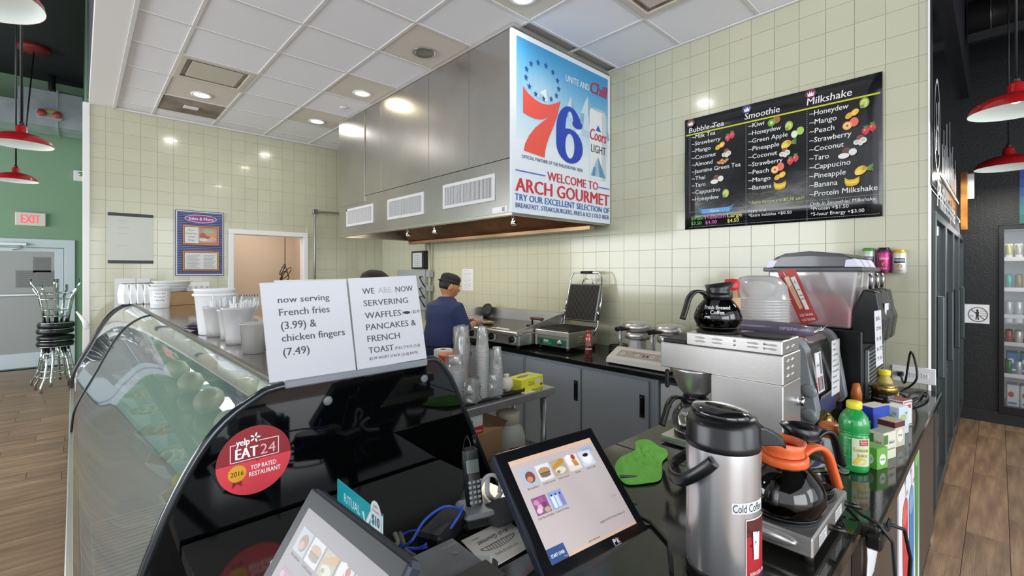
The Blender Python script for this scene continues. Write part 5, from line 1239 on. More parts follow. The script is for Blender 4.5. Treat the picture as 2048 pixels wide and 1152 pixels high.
for k, (px, py, lb) in enumerate(((497, 685, 'clear small tub of sugar packets beside the straw cup'), (515, 708, 'clear pint tub of sauce cups half hidden by the French fries sign'))):
    q = at_top(px, py); r = thing('portion_tub', lb, 'tub', (q.x, q.y + .05, TZ)); h = (.10, .12)[k]
    MB().lathe([(.001, 0), (.042, 0), (.053, h), (.056, h), (.056, h + .004), (.05, h + .004), (.04, .004), (.001, .004)], n=28).build('tub_body', clear('milky_cup', '#ffffff', .0, .03, .2, .72), r)
    rn = random.Random(k)
    for i in range(12): MB().lathe([(.001, 0), (.011, 0), (.015, .016), (.001, .016)], (rn.uniform(-.022, .022), rn.uniform(-.022, .022), .008 + (i // 3) * .02), 10).build('portion_cup', M('creamer', '#e6dfdc' if k else '#d9d3d0', .5), r)
q = at_top(388, 664); r = thing('snack_packet', 'dark blue and brown foil packet lying on the case top behind the bucket', 'packet', (q.x + .05, q.y + .1, TZ), .6)
MB().blob((0, 0, .022), (.10, .06, .022), 14, 8, .08, 2).build('packet', M('foil_navy', '#2a3350', .25, .4, noise=(8, '#7a4a33')), r)
r = thing('napkin_bundle', 'white napkin and stick poking out beyond the far end of the deli case', 'napkin', (.05, 6.33, 1.05)); MB().tube([(.06, 6.34, 1.02), (.04, 6.33, 1.10), (-.02, 6.33, 1.2)], [.03, .02, .006]).build('napkin', wht, r, True)
# ================================================================ REGISTER AREA
def mon_rot(yaw, tilt):
    x = Vector((math.cos(yaw), math.sin(yaw), 0)); b = Vector((-math.sin(yaw), math.cos(yaw), 0)); y = b * math.sin(tilt) + Vector((0, 0, 1)) * math.cos(tilt)
    return fr_axes((0, 0, 0), x, y)
def monitor(label, c, yaw, tilt, w_, h_, faded=False):
    m = mon_rot(yaw, tilt)
    r = thing('touch_monitor', label, 'monitor', c, rot=m.to_euler(), group='point of sale touch monitors')
    body = M('monitor_black', '#101114', .22, coat=.3)
    MB().box((-w_ / 2, -h_ / 2, -.035), (w_ / 2, h_ / 2, 0), .008).build('housing', M('monitor_side', '#3b4150', .35, .3), r)
    MB().box((-w_ / 2 + .002, -h_ / 2 + .002, -.003), (w_ / 2 - .002, h_ / 2 - .002, .002), .003).build('glass_bezel', M('bezel', '#131518', .15, spec=.4) if not faded else M('bezel_grey', '#26282c', .35, spec=.25), r)
    bx, bt, bb = .030, .032, .034
    W_, H_ = w_ - 2 * bx, h_ - bt - bb
    mp = lambda x, y, k: Vector((-w_ / 2 + bx + x / 100 * W_, h_ / 2 - bt - y / 100 * H_, .0023 + k))
    P = Print(mp, .0001); P.rect(0, 0, 100, 100, '#c4b8b8' if not faded else '#858085'); P.n = 2; 
    if not faded: P.rect(0, 0, 100, 5, '#dcb9a3'); P.rect(0, 97, 100, 3, '#dcb9a3'); P.rect(80, 8, 16, 7, '#aab2cc'); P.text('Log In', 85, 10, '#555d77', w=7, h=2)
    ic = [(6, 12), (23.5, 12), (41, 12), (58.5, 12), (76, 17), (6, 41), (23.5, 41)]
    fade = (lambda c: c) if not faded else (lambda c: '#%02x%02x%02x' % tuple(int(int(c[i:i + 2], 16) * .6 + 150 * .4) for i in (1, 3, 5)))
    for k, (x, y) in enumerate(ic):
        if k == 4: x, y = 76, 12
        P.n = 3; P.rect(x, y, 15.5, 17, fade(['#aebccc', '#dfe3ea', '#b8ab8c', '#e3dcd6', '#d3dae8', '#8e5b86', '#8fa6d6'][k]), layer=3); P.n = 4
        if k == 0: P.ell(x + 9, y + 9, 5, 6, fade('#8a4a3e')); P.ell(x + 8, y + 11, 3, 3, fade('#c78a74'))
        if k == 1: P.ell(x + 8, y + 7, 6.5, 3.6, fade('#c28d62')); P.rect(x + 2, y + 8.6, 12, 2, fade('#5d6b45')); P.ell(x + 8, y + 12, 6, 2, fade('#8a6a55'))
        if k == 2: P.poly([(x, y + 7), (x + 12, y), (x + 15.5, y + 1), (x + 15.5, y + 5), (x, y + 10)], fade('#c98f3e')); P.ell(x + 8, y + 12, 6, 3.6, fade('#e3dfce')); P.ell(x + 5, y + 13, 2, 1.6, fade('#8a8468'))
        if k == 3:
            P.ell(x + 5, y + 5, 5, 6, fade('#f2f0ee')); P.ell(x + 10, y + 3, 2.4, 3, fade('#b53b3e'))
            for i in range(5): P.line(x + 7 + i, y + 5 + i % 2, x + 8.5 + i, y + 13, 1, fade('#c98a2c'))
        if k == 4: P.ell(x + 8, y + 9, 5.6, 6, fade('#f1f3f8')); P.ell(x + 8, y + 5, 3.6, 2, fade('#2a2024')); P.ell(x + 14, y + 9, 1.5, 2, fade('#e6e9f2'))
        if k == 5:
            for i, (dx, dy) in enumerate(((4, 5), (9, 4), (6, 10), (11, 9), (4, 13), (12, 14))): P.ell(x + dx, y + dy, 3, 2.6, fade(['#c98fae', '#a85f8a', '#d7a9c0', '#7f3f72', '#e0c2cc', '#b8a58a'][i]))
        if k == 6:
            for i in range(3): P.rect(x + 2 + i * 4.6, y + 4, 3.4, 12, fade(['#dbe6f6', '#c8d7f0', '#8f7fc4'][i])); P.ell(x + 3.6 + i * 4.6, y + 3.6, 1, 1, fade('#2a3350'))
        P.n = 6; nm = ['Breakfast', 'Cold Lunch', 'Hot Lunch', 'Sides', 'Hot Cafe', 'Deli Meat & Salads', 'Cold Drinks'][k]
        P.text(nm, x + 7.8, y + 18.6, fade('#4a4446'), w=min(17, len(nm) * 1.35), h=2.0, align='c')
    if not faded:
        P.rect(0, 87, 18, 13, '#3b5384'); P.text('START OVER', 2, 92.5, '#e9eef8', w=14, h=2.8, bold=.012); P.text('Arch Gourmet', 42, 95, '#4a4446', w=13, h=2); P.text('copyright 2017-2021 Pointshop Software, LLC', 62, 84, '#4a4446', w=32, h=2)
        P.text('$ 0.00', 88, 66, '#9a8f92', w=6, h=2); P.text('Pay Here', 14, 97, '#c9a08a', w=9, h=1.6)
    P.build('screen', r, print_mat('screen_print', .16, .30) if not faded else print_mat('faded_screen_print', .3, .12), world=False)
    if not faded:
        q = plane_map((w_ / 2 - .135, -h_ / 2 + .026, .0023), (1, 0, 0), (0, -1, 0)); P = Print(q, .0001)
        P.poly([(0, 0), (.008, 0), (.012, .004), (.008, .008), (.003, .008), (.003, .014), (0, .014)], '#d8dade'); P.poly([(.013, 0), (.016, 0), (.016, .005), (.022, .001), (.019, .007), (.023, .013), (.019, .013), (.016, .009), (.016, .014), (.013, .014)], '#d8dade'); P.rect(0, .0155, .024, .003, '#d8dade'); P.build('maker_mark', r, world=False)
    return r
mc_ = Vector((.961, .781, 1.005)); monitor('touch monitor in the middle, tilted back, ordering screen with seven food icons', mc_, -.127, .776, .363, .318)
MB_ = thing('monitor_stand', 'grey wedge stand under the middle touch monitor', 'stand', (.96, .84, CT)); t = MB(); t.box((.87, .74, CT), (1.06, .98, CT + .018), .005); t.box((.93, .84, CT + .015), (1.0, .90, CT + .09), .006); t.build('stand_body', blkm, MB_, True)
monitor('touch monitor at the bottom edge, seen askew with a washed-out food screen', (.273, .783, 1.036), -1.518, .598, .352, .30, True)
MB_ = thing('monitor_stand', 'black stand under the bottom-edge touch monitor', 'stand', (.36, .78, CT)); t = MB(); t.box((.24, .68, CT), (.44, .88, CT + .018), .005); t.box((.32, .75, CT + .015), (.37, .81, CT + .09), .006); t.build('stand_body', blkm, MB_, True)
# cable from the middle monitor
r = thing('monitor_cable', 'black cable looping from beneath the middle monitor', 'cable', (1.1, .7, CT)); MB().tube([(1.02, .80, CT + .04), (1.12, .74, CT + .03), (1.15, .66, CT + .006), (1.10, .58, CT + .006), (1.0, .52, CT + .006)], .005).build('cord', rubber, r, True)
# tablet + teal card
r = thing('tablet', 'white-framed tablet leaning behind the bottom-edge monitor, facing the customers', 'tablet', (.44, 1.07, CT))
m = fr_axes((.33, 1.20, CT + .004), (0, -1, 0), (.86, 0, .50)); MB().box((0, 0, -.008), (.25, .17, 0), .004, mx=m).build('tablet_body', wht, r, True); MB().box((.018, .015, 0), (.232, .155, .001), 0, mx=m).build('screen', M('tablet_screen', '#101a38', .1, coat=.5), r, True)
r = thing('teal_promo_card', 'teal promotional card with white lettering standing behind the bottom-edge monitor', 'card', (.505, 1.07, CT))
TL, TR, BL_ = Vector((.497, 1.205, 1.05)), Vector((.497, .965, 1.05)), Vector((.503, 1.205, .905))
t = MB(); t.box((.4985, .955, .903), (.5015, 1.205, 1.05), .001); t.build('card', M('teal_card', '#18a9b8', .35, coat=.2), r, True)
for nn, sgn in (('card_print', -1), ('card_print', 1)):
    x = .4984 if sgn < 0 else .5016
    if sgn < 0: q = quad_map((x, 1.205, 1.05), (x, .965, 1.05), (x, 1.205, .905), 240, 145, (-1, 0, 0))
    else: q = quad_map((x, .965, 1.05), (x, 1.205, 1.05), (x, .965, .905), 240, 145, (1, 0, 0))
    P = Print(q, .0002); P.text('RITUAL', 45, 22, '#eefcff', w=92, h=22); P.poly([(148, 30), (157, 28), (166, 50), (190, 14), (198, 20), (170, 66)], '#f4fbfc'); P.text('order ahead', 50, 60, '#d4f3f6', w=60, h=8); P.build(nn, r)
m = plane_map((.4925, 1.0, 1.078), (0, -1, 0), (0, 0, -1)); P = Print(m, .0003)
P.poly([(0.0, .12), (.0, .03)] + [(.025 + .025 * math.cos(a), .027 + .025 * math.sin(a)) for a in [PI + PI * i / 12 for i in range(13)]] + [(.05, .12)], '#e9edf0'); P.n = 3
P.text('$10', .006, .036, '#1d7d8a', w=.038, h=.022, bold=.03); P.text('GET', .014, .012, '#8a9aa2', w=.022, h=.006); P.text('free credit', .008, .022, '#b07a88', w=.034, h=.006); P.build('badge_print', r)
MB().box((.493, .948, .97), (.4965, 1.002, 1.05), .001).build('badge', wht, r, True)
# receipt printer
A, B, C_ = onz(1.02, 907, 1069), onz(1.02, 963, 1111), onz(1.02, 822, 1116)
r = thing('receipt_printer', 'dark grey dusty receipt printer between the two monitors', 'printer', (.55, .8, CT))
ex = (B - A); ey = (C_ - A); ey = ey - ex.normalized() * ey.dot(ex.normalized()); m = fr_axes(A, ey, -ex.normalized() if False else ex)
ux = ey.normalized(); uy = ex.normalized()
M4 = fr_axes(A + Vector((0, 0, -.118)), uy, ux, Vector((0, 0, 1)))
t = MB(); t.box((0, 0, 0), (.19, .14, .118), .010, mx=M4); t.build('printer_body', M('printer_grey', '#55585c', .55, noise=(9, '#6b6e72')), r, True)
MB().box((.12, .004, .118), (.18, .136, .124), .003, mx=M4).build('paper_cover', blkm, r, True)
P = Print(quad_map(M4 @ Vector((.02, .01, .1185)), M4 @ Vector((.02, .06, .1185)), M4 @ Vector((.08, .01, .1185)), 50, 60, (0, 0, 1)), .0002)
for i in range(5): P.rect(6 + i * 7, 8, 3, 1.4, '#c9cbce'); P.rect(6 + i * 7, 14, 2, 2, '#8d9093')
P.ell(26, 38, 5, 5, '#8d9093'); P.n += 1; P.ell(26, 38, 4, 4, '#5e6165'); P.build('button_marks', r)
A = onz(.995, 962, 1118); r = thing('card_reader', 'small grey and black card reader block beside the receipt printer', 'card reader', (A.x, A.y, CT), -.75)
MB().box((-.035, -.05, 0), (.035, .05, .07), .008).build('reader_body', blkm, r); MB().box((-.022, -.02, .07), (.022, .03, .086), .004).build('reader_top', M('reader_grey', '#a7abb0', .4), r)
# printed card with a bread drawing
a, b, c_ = onz(.906, 922, 1082), onz(.906, 1012, 1038), onz(.906, 978, 1140)
r = thing('menu_flyer', 'white menu flyer with a striped bread emblem lying between phone and monitor', 'paper', a)
d = b + (c_ - a); t = MB(); t.add([a, b, d, c_], [(0, 1, 2, 3)]); t.build('sheet', M('flyer', '#d6d3cc', .5), r, True, thick=.002)
P = Print(quad_map(d + Vector((0, 0, .0012)), c_ + Vector((0, 0, .0012)), b + Vector((0, 0, .0012)), 100, 100, (0, 0, 1)), .0002)
dk_ = '#3f4246'
for i in range(24):
    f = lambda th, k_: (50 + 36 * k_ * math.cos(th), 52 + 16 * k_ * math.sin(th)); a0 = PI + PI * i / 24; a1 = PI + PI * (i + 1) / 24; P.poly([f(a0, 1), f(a1, 1), f(a1, .93), f(a0, .93)], dk_, 1)
P.n = 2; P.rect(14, 51.5, 72, 1.6, dk_)
for i in range(11): x = 22 + i * 5.2; h_ = 13 * math.sqrt(max(0, 1 - ((x - 50) / 34) ** 2)); P.rect(x, 51 - h_, 1.2, h_, dk_)
P.text('Arch Gourmet', 16, 62, dk_, w=66, h=12, shear=.3, bold=.006); P.text('KITCHEN & GRILL', 26, 20, dk_, w=48, h=5); P.text('menu', 70, 82, dk_, w=16, h=5)
P.build('flyer_print', r)
# cordless phone in its cradle
p0 = onz(CT, 950, 1040); r = thing('cordless_phone', 'cordless phone with grey keypad standing in its silver cradle by the black shield', 'phone', (p0.x, p0.y, CT), -.35)
t = MB(); t.box((-.05, -.06, 0), (.05, .055, .028), .012); t.build('cradle_base', blkm, r); t = MB(); t.box((-.045, -.055, .026), (.045, .05, .042), .010); t.build('cradle_top', M('cradle_silver', '#9fa2a6', .35, .3), r)
m = fr_axes((0, -.012, .03), (1, 0, 0), (0, .30, .954)); 
t = MB(); t.box((-.024, 0, -.026), (.024, .17, 0), .010, mx=m); t.build('handset', blk, r)
t = MB()
for i in range(3):
    for j in range(5): t.box((-.017 + i * .0125, .02 + j * .013, 0), (-.008 + i * .0125, .028 + j * .013, .003), .001, mx=m)
t.build('keypad', M('keypad_grey', '#9a9da1', .4), r); MB().box((-.018, .10, 0), (.018, .135, .002), 0, mx=m).build('display', M('phone_lcd', '#6d756f', .2), r); MB().cyl(m @ Vector((.018, .165, -.015)), m @ Vector((.018, .20, -.015)), .005, n=8).build('antenna', blk, r)
# power adapter, blue network cable, other cords
p0 = onz(CT, 885, 1078); r = thing('power_adapter', 'black brick power adapter under the blue network cable', 'adapter', (p0.x, p0.y, CT), .45); MB().box((-.075, -.035, 0), (.075, .035, .05), .008).build('adapter_body', M('adapter', '#191a1d', .4), r)
r = thing('network_cable', 'bright blue network cable looped over the black power adapter', 'cable', (p0.x, p0.y, CT))
bl_ = M('cable_blue', '#2f55c9', .35); z = lambda k: CT + k
pts = [onz(z(.06), 925, 1020), onz(z(.07), 890, 1013), onz(z(.075), 850, 1040), onz(z(.06), 822, 1083), onz(z(.03), 800, 1092), onz(z(.02), 806, 1070), onz(z(.03), 835, 1062), onz(z(.03), 853, 1085), onz(z(.02), 835, 1097), onz(z(.02), 812, 1096), onz(z(.02), 850, 1095), onz(z(.03), 885, 1075), onz(z(.06), 915, 1035), onz(z(.09), 927, 1010)]
sp_ = smooth_profile([tuple(p) for p in pts], 5) if False else pts
def cr(P_, n=5):
    out = []
    for i in range(len(P_) - 1):
        p0 = P_[max(i - 1, 0)]; p1 = P_[i]; p2 = P_[i + 1]; p3 = P_[min(i + 2, len(P_) - 1)]
        for k in range(n):
            t = k / n; out.append(.5 * ((2 * p1) + (p2 - p0) * t + (2 * p0 - 5 * p1 + 4 * p2 - p3) * t * t + (3 * p1 - p0 - 3 * p2 + p3) * t ** 3))
    out.append(P_[-1]); return out
MB().tube(cr(pts), .0035).build('cable', bl_, r, True)
r = thing('grey_cable_knot', 'knot of grey and tan cables beside the bottom-edge monitor corner', 'cable', (.62, 1.1, CT))
MB().tube(cr([onz(z(.03), 790, 1068), onz(z(.04), 797, 1085), onz(z(.03), 790, 1095), onz(z(.02), 808, 1108), onz(z(.01), 824, 1117)]), .006).build('cable', M('cable_tan', '#8d8a78', .5), r, True)
MB().tube(cr([onz(z(.04), 800, 1066), onz(z(.045), 806, 1082), onz(z(.03), 812, 1100), onz(z(.015), 830, 1112)]), .005).build('cable', M('cable_grey', '#5e6165', .5), r, True)
r = thing('thin_shield_cord', 'thin grey cord hanging down the right edge of the black shield', 'cord', (1.1, 1.42, 1.0))
A = ony(1.43, 924, 872); B = ony(1.41, 922, 920)
MB().tube(cr([ony(1.43, 934, 870), ony(1.425, 928, 885), ony(1.40, 924, 930), ony(1.36, 930, 975), onz(.93, 922, 1018)]), .0022, 6).build('cord', rubber, r, True); MB().tube(cr([ony(1.43, 934, 872), ony(1.42, 941, 890), ony(1.40, 938, 915), ony(1.38, 930, 935)]), .0022, 6).build('cord', M('cable_grey', '#5e6165', .5), r, True)
r = thing('white_looped_cable', 'thick white looped cable between the phone and the middle monitor', 'cable', (.95, 1.15, CT))
MB().tube(cr([onz(.93, 962, 1022), onz(.96, 958, 985), onz(1.0, 968, 958), onz(1.01, 985, 950), onz(.99, 1000, 962), onz(.96, 998, 985)]), .0055).build('cable', white_pl, r, True); MB().tube(cr([onz(.98, 976, 955), onz(.95, 975, 985), onz(.92, 990, 1000), onz(.92, 1002, 985)]), .007).build('cable', white_pl, r, True)
r = thing('dark_cloth', 'crumpled dark grey cloth beside the phone cradle under the middle monitor', 'cloth', (.98, 1.02, CT)); p0 = onz(CT, 1003, 1040); MB().blob((p0.x - .0, p0.y, CT + .02), (.06, .05, .03), 16, 9, .2, 4).build('cloth', M('cloth_dark', '#3f4042', .8, bump=(40, .5)), r, True)

# ================================================================ COFFEE SIDE
def pot(label, loc, ang, hcol, coffee=1.0, text=False, lidc=None, flip=False):
    r = thing('coffee_pot', label, 'coffee pot', loc, group='glass coffee pots')
    hm = hcol
    pr = [(.001, 0), (.058, 0), (.074, .012), (.086, .038), (.088, .055), (.080, .082), (.062, .108), (.048, .124), (.046, .135)]
    MB().lathe(smooth := [tuple(p) for p in smooth_profile(pr, 3)], n=40, cap=False).build('carafe', glass_c, r)
    if coffee:
        zt = .137 * coffee; q = [(max(.001, x - .0015), z_ + .001) for x, z_ in smooth if z_ <= zt]; q.append((.001, q[-1][1])); MB().lathe(q, n=40, cap=False).build('coffee', coffee_m, r)
    MB().lathe([(.075, .012), (.079, .012), (.079, .016), (.076, .016)], n=32, cap=False).build('base_ring', chrome if not coffee else blk, r)
    MB().lathe([(.049, .122), (.053, .124), (.053, .142), (.046, .146), (.046, .124)], n=32, cap=False).build('collar', hm, r)
    # spout funnel: flares away from the handle
    V = []; n = 32; rows = [(.046, .142, 0), (.042, .158, 0), (.050, .176, .016), (.046, .177, .016), (.036, .160, .004)]
    for rr_, z_, off in rows:
        for k in range(n):
            a = 2 * PI * k / n; ca = math.cos(a); lift = .010 * max(0, -ca) if z_ > .17 else 0
            V.append((rr_ * ca - off * (1 if ca < 0 else .2) * abs(ca), rr_ * math.sin(a), z_ + lift))
    F = [(i * n + k, i * n + (k + 1) % n, (i + 1) * n + (k + 1) % n, (i + 1) * n + k) for i in range(len(rows) - 1) for k in range(n)]
    R = Matrix.Rotation(ang, 4, 'Z'); MB().add(V, F, True, R).build('spout_funnel', hm, r)
    if lidc: MB().lathe([(.040, .158), (.036, .166), (.001, .168)], n=24, cap=False).build('lid', lidc, r)
    hp = [(.048, 0, .134), (.075, 0, .150), (.105, 0, .150), (.128, 0, .128), (.142, 0, .09), (.158, 0, .045)]
    pf_ = [(-.011, -.006), (.011, -.006), (.013, 0), (.011, .006), (-.011, .006), (-.013, 0)]
    pp_ = cr([Vector(p) for p in hp], 4); fr_ = []
    for i, p in enumerate(pp_):
        tdir = (pp_[min(i + 1, len(pp_) - 1)] - pp_[max(i - 1, 0)]).normalized(); fr_.append(R @ fr_axes(p, (0, 1, 0), tdir.cross(Vector((0, 1, 0))), tdir))
    MB().sweep(pf_, fr_).build('handle', hm, r)
    if text:
        def rad(z_):
            for i in range(len(smooth) - 1):
                if smooth[i][1] <= z_ <= smooth[i + 1][1] + 1e-9: t = (z_ - smooth[i][1]) / max(1e-6, smooth[i + 1][1] - smooth[i][1]); return smooth[i][0] * (1 - t) + smooth[i + 1][0] * t
            return .05
        L = wloc(r); P = Print(cyl_map(L, rad, math.atan2(-L.y, -L.x) + text, .100), .0006)
        P.text('Fresh Brewed', -.047, .0, '#e9ebea', w=.094, h=.014, bold=.02); P.text('Coffee', -.025, .018, '#e9ebea', w=.05, h=.014, bold=.02); P.build('lettering', r)
    return r
# airpot
ax, ay = 1.08, .437
ap = thing('airpot', 'tall stainless airpot with black pump top and a Cold label, front of the counter', 'airpot', (ax, ay, CT))
MB().lathe([(.001, 0), (.076, 0), (.080, .006), (.080, .03), (.078, .034)], n=48).build('base_ring', blk, ap)
MB().lathe([(.0775, .030), (.079, .05), (.079, .300), (.0775, .312)], n=56, cap=False).build('steel_body', M('airpot_steel', '#e2e3e6', .25, .88, bump=(60, .004, (1, 1, .05))), ap)
MB().lathe([(.0795, .304), (.081, .309), (.081, .320), (.079, .325), (.078, .355), (.070, .37), (.055, .377), (.001, .378)], n=56).build('pump_head', blk, ap)
ra = math.atan2(-.686, .7274)          # spout points to the picture's right
R = Matrix.Translation((0, 0, 0)) @ Matrix.Rotation(ra + .12, 4, 'Z')
V = [Matrix.Rotation(0, 4, 'Z') @ Vector(p) for p in ()]
def loft(secs):
    t = MB(); n = len(secs[0]); VV = [p for s_ in secs for p in s_]; FF = [(i * n + k, i * n + (k + 1) % n, (i + 1) * n + (k + 1) % n, (i + 1) * n + k) for i in range(len(secs) - 1) for k in range(n)]
    FF += [tuple(range(n))[::-1], tuple((len(secs) - 1) * n + k for k in range(n))]; t.add(VV, FF, False, R); return t
def sec(x, hw, z0, z1): return [(x, -hw, z0), (x, hw, z0), (x, hw * .9, z1 - .006), (x, hw * .6, z1), (x, -hw * .6, z1), (x, -hw * .9, z1 - .006)]
loft([sec(.055, .034, .306, .356), sec(.085, .031, .304, .350), (sec(.110, .027, .302, .338)), sec(.138, .022, .297, .320), sec(.148, .017, .288, .306)]).build('spout', blk, ap, bevel=.003)
t = MB(); t.lathe([(.001, 0), (.060, 0), (.066, .008), (.060, .018), (.030, .024), (.001, .025)], n=40, mx=Matrix.Translation((-.004, .004, .368)) @ Matrix.Rotation(ra, 4, 'Z') @ Matrix.Rotation(.10, 4, 'Y')); t.build('pump_lid', M('lid_gloss', '#0f1013', .12, coat=.6), ap)
MB().box((.045, -.014, .345), (.078, .014, .368), .005, mx=R).build('latch', blk, ap)
hl = math.atan2(-ay, -ax) - .95
def ringp(a, rr_, z_): return Vector((rr_ * math.cos(a), rr_ * math.sin(a), z_))
hh = cr([ringp(hl + .75, .086, .290), ringp(hl + .45, .093, .262), ringp(hl - .0, .105, .228), ringp(hl - .55, .115, .218), ringp(hl - 1.1, .120, .225), ringp(hl - 1.7, .1, .26), ringp(hl - 2.2, .087, .295)], 4)
fr_ = []
for i, p in enumerate(hh):
    td = (hh[min(i + 1, len(hh) - 1)] - hh[max(i - 1, 0)]).normalized(); out = Vector((p.x, p.y, 0)).normalized(); up_ = td.cross(out).normalized(); fr_.append(fr_axes(p, up_, out, td))
MB().sweep([(-.012, -.004), (.012, -.004), (.014, 0), (.012, .004), (-.012, .004), (-.014, 0)], fr_).build('carry_handle', blk, ap)
a0 = math.atan2(-ay, -ax)
P = Print(cyl_map((ax, ay, CT), .0795, a0, .205), .0003)
P.rect(.018, .0, .085, .024, '#e2e2e4', seg=10); P.n = 2; P.text('Cold Coffee', .0205, .0035, '#141414', w=.078, h=.017)
P.n = 3; P.rect(.048, .036, .07, .152, '#e4e4e6', seg=10, layer=3); P.rect(.0505, .039, .066, .146, '#b7222d', seg=10, layer=3.6); P.rect(.0505, .163, .066, .022, '#26305c', seg=10, layer=4.2); P.rect(.0505, .039, .066, .035, '#5d1f1f', seg=10, layer=4.3)
P.n = 5; rn = random.Random(2)
for i in range(26): P.ell(.052 + rn.random() * .03, .06 + rn.random() * .035, .0018, .0016, '#7c1d20', n=7)
P.poly([(.066, .062), (.088, .066), (.085, .125), (.069, .122)], '#e3e3ea'); P.text('JAVA ICED TEA', .058, .148, '#f1e7e7', w=.05, h=.008, bold=.015)
for i in range(5): P.ell(.057 + i * .012, .174, .003, .003, '#e9e9ee', n=10)
P.build('label_print', ap)

# low twin warmer with two pots
def warmer(label, x0, x1, y0, y1, z0, z1, name='pot_warmer'):
    r = thing(name, label, 'warmer', (x0, y0, z0)); return r
wm2 = thing('pot_warmer', 'low stainless twin coffee warmer at the counter edge with two pots on it', 'warmer', (1.25, .29, CT))
MB().box((1.25, .298, CT + .024), (1.60, .49, CT + .072), .004).build('body', steel, wm2, True)
for x in (1.28, 1.57):
    for y in (.315, .47): MB().lathe([(.012, 0), (.012, .025)], (x, y, CT), 12).build('foot', blkm, wm2, True)
for x in (1.345, 1.515): MB().lathe([(.001, 0), (.078, 0), (.084, .003), (.084, .006), (.076, .005), (.001, .004)], (x, .39, CT + .072), 40).build('burner_plate', blkm, wm2, True)
for x in (1.30, 1.46):
    P = Print(plane_map((x, .2975, CT + .062), (1, 0, 0), (0, 0, -1)), .0004); P.rect(0, 0, .07, .028, '#dfe0e0'); P.n = 2; P.text('CAUTION HOT', .004, .005, '#555555', w=.06, h=.006)
    for i in range(2): P.rect(.004, .015 + i * .006, .05, .002, '#888888')
    P.build('label_print', wm2)
for x in (1.40, 1.575): MB().tube([(x, .298, CT + .045), (x + .002, .28, CT + .045), (x + .012, .262, CT + .04)], [.009, .008, .006]).build('switch', blk, wm2, True)
t = MB(); t.blob((1.246, .39, CT + .048), (.008, .06, .014), 14, 8); t.build('embossed_grip', steel, wm2, True)
pot('glass coffee pot full of black coffee with bright orange collar and handle', (1.335, .384, CT + .076), -.55, orange_pl, 1.0).scale = (1.07, 1.07, 1.05)
pot('glass pot with black handle, half full, behind the orange pot on the low warmer', (1.515, .39, CT + .078), -.45, blk, .45, False)

# the tall brewer
bw = thing('coffee_brewer', 'tall stainless steel coffee brewer with warmers on top and overhanging head', 'brewer', (1.733, .50, CT))
X0, X1, Y0, Y1 = 1.733, 1.933, .50, .95
MB().box((X0, Y0, CT + .006), (X1, Y1, CT + .035), .003).build('base', steel, bw, True)
MB().box((X0, Y0, CT + .035), (X1, .745, 1.211), .003).build('column', steel, bw, True)
MB().box((X0, Y0 + .0, 1.213), (X1, Y1, 1.312), .003).build('head', steel, bw, True)
MB().box((X0 + .004, Y0 + .004, 1.314), (X1 - .004, .842, 1.362), .003).build('top_warmer', steel, bw, True)
MB().box((X0 + .01, .845, 1.312), (X1 - .01, .945, 1.328), .004).build('fill_lid', blkm, bw, True)
for y in (.585, .757): MB().lathe([(.001, 0), (.074, 0), (.082, .004), (.082, .008), (.072, .006), (.001, .005)], (1.83, y, 1.362), 40).build('burner_plate', blkm, bw, True)
MB().lathe([(.001, 0), (.074, 0), (.082, .004), (.082, .008), (.072, .006), (.001, .005)], (1.83, .85, CT + .035), 40).build('burner_plate', blkm, bw, True)
t = MB()
for y in (.55, .61, .68, .75, .80):
    pass
for k, y in enumerate((.515, .575, .70, .765)):
    for z_ in (1.332, 1.346): t.blob((X0 + .004, y + .022, z_), (.004, .022, .0035), 10, 6)
for y in (.56, .62):
    pass
for i in range(2):
    for k in range(3): t.blob((X0 + .055 + i * .05, Y0 - .0, 1.238 + k * .026), (.018, .004, .006), 10, 6)
for i in range(2): t.blob((X0 + .065 + i * .06, Y0 + .004, 1.334), (.018, .004, .006), 10, 6)
t.build('louvre_embossing', steel, bw, True, kind='stuff')
for y in (.56, .66): 
    for z_ in (1.332, 1.348): MB().lathe([(.0045, 0), (.004, .003), (.001, .003)], n=10, mx=fr_axes((X0 + .004, y, z_), (0, 1, 0), (0, 0, 1), (-1, 0, 0))).build('screw', alu, bw, True)
MB().lathe([(.018, 0), (.016, .02), (.001, .022)], n=16, mx=fr_axes((X1 - .03, Y0, 1.13), (1, 0, 0), (0, 0, 1), (0, -1, 0))).build('tap_knob', chrome, bw, True)
fn = thing('brew_funnel', 'stainless brew basket with black handle hanging under the brewer head', 'funnel', (1.83, .85, 1.10))
MB().lathe([(.001, 0), (.045, .0), (.062, .02), (.085, .07), (.088, .10), (.090, .112)], n=40).build('basket', steel, fn)
t = MB().box((-.105, .062, .03), (-.088, .080, .105), .006, mx=Matrix.Rotation(-.0, 4, 'Z')); t.build('handle', blk, fn)
pot('coffee pot full of black coffee marked Fresh Brewed Coffee on top of the brewer', (1.825, .757, 1.371), math.atan2(.686, -.7274) + .25, blk, 1.0, -.02)
pot('empty clear pot with black handle on the brewer\'s bottom warmer, behind the airpot', (1.825, .85, CT + .044), math.atan2(.5, -.86) + .1, blk, 0, -.15)
# syrup jug standing behind the top pot
p0 = onx(2.28, 1443, 610); r = thing('syrup_bottle', 'red-capped syrup bottle with a tan label behind the coffee pot on the brewer', 'bottle', (2.30, .885, 1.316)); r.scale = (1, 1, 1.52); 
MB().lathe([(.001, 0), (.036, 0), (.038, .01), (.038, .10), (.030, .125), (.03, .135)], n=28).build('bottle_body', M('syrup_amber', '#8a4f2a', .2), r); MB().lathe([(.0385, .05), (.0385, .105), (.0375, .105)], n=28, cap=False).build('label', M('syrup_label', '#c9a37a', .5), r); MB().lathe([(.031, .13), (.033, .135), (.033, .162), (.001, .164)], n=24).build('cap', M('cap_bright_red', '#c4262c', .35), r)

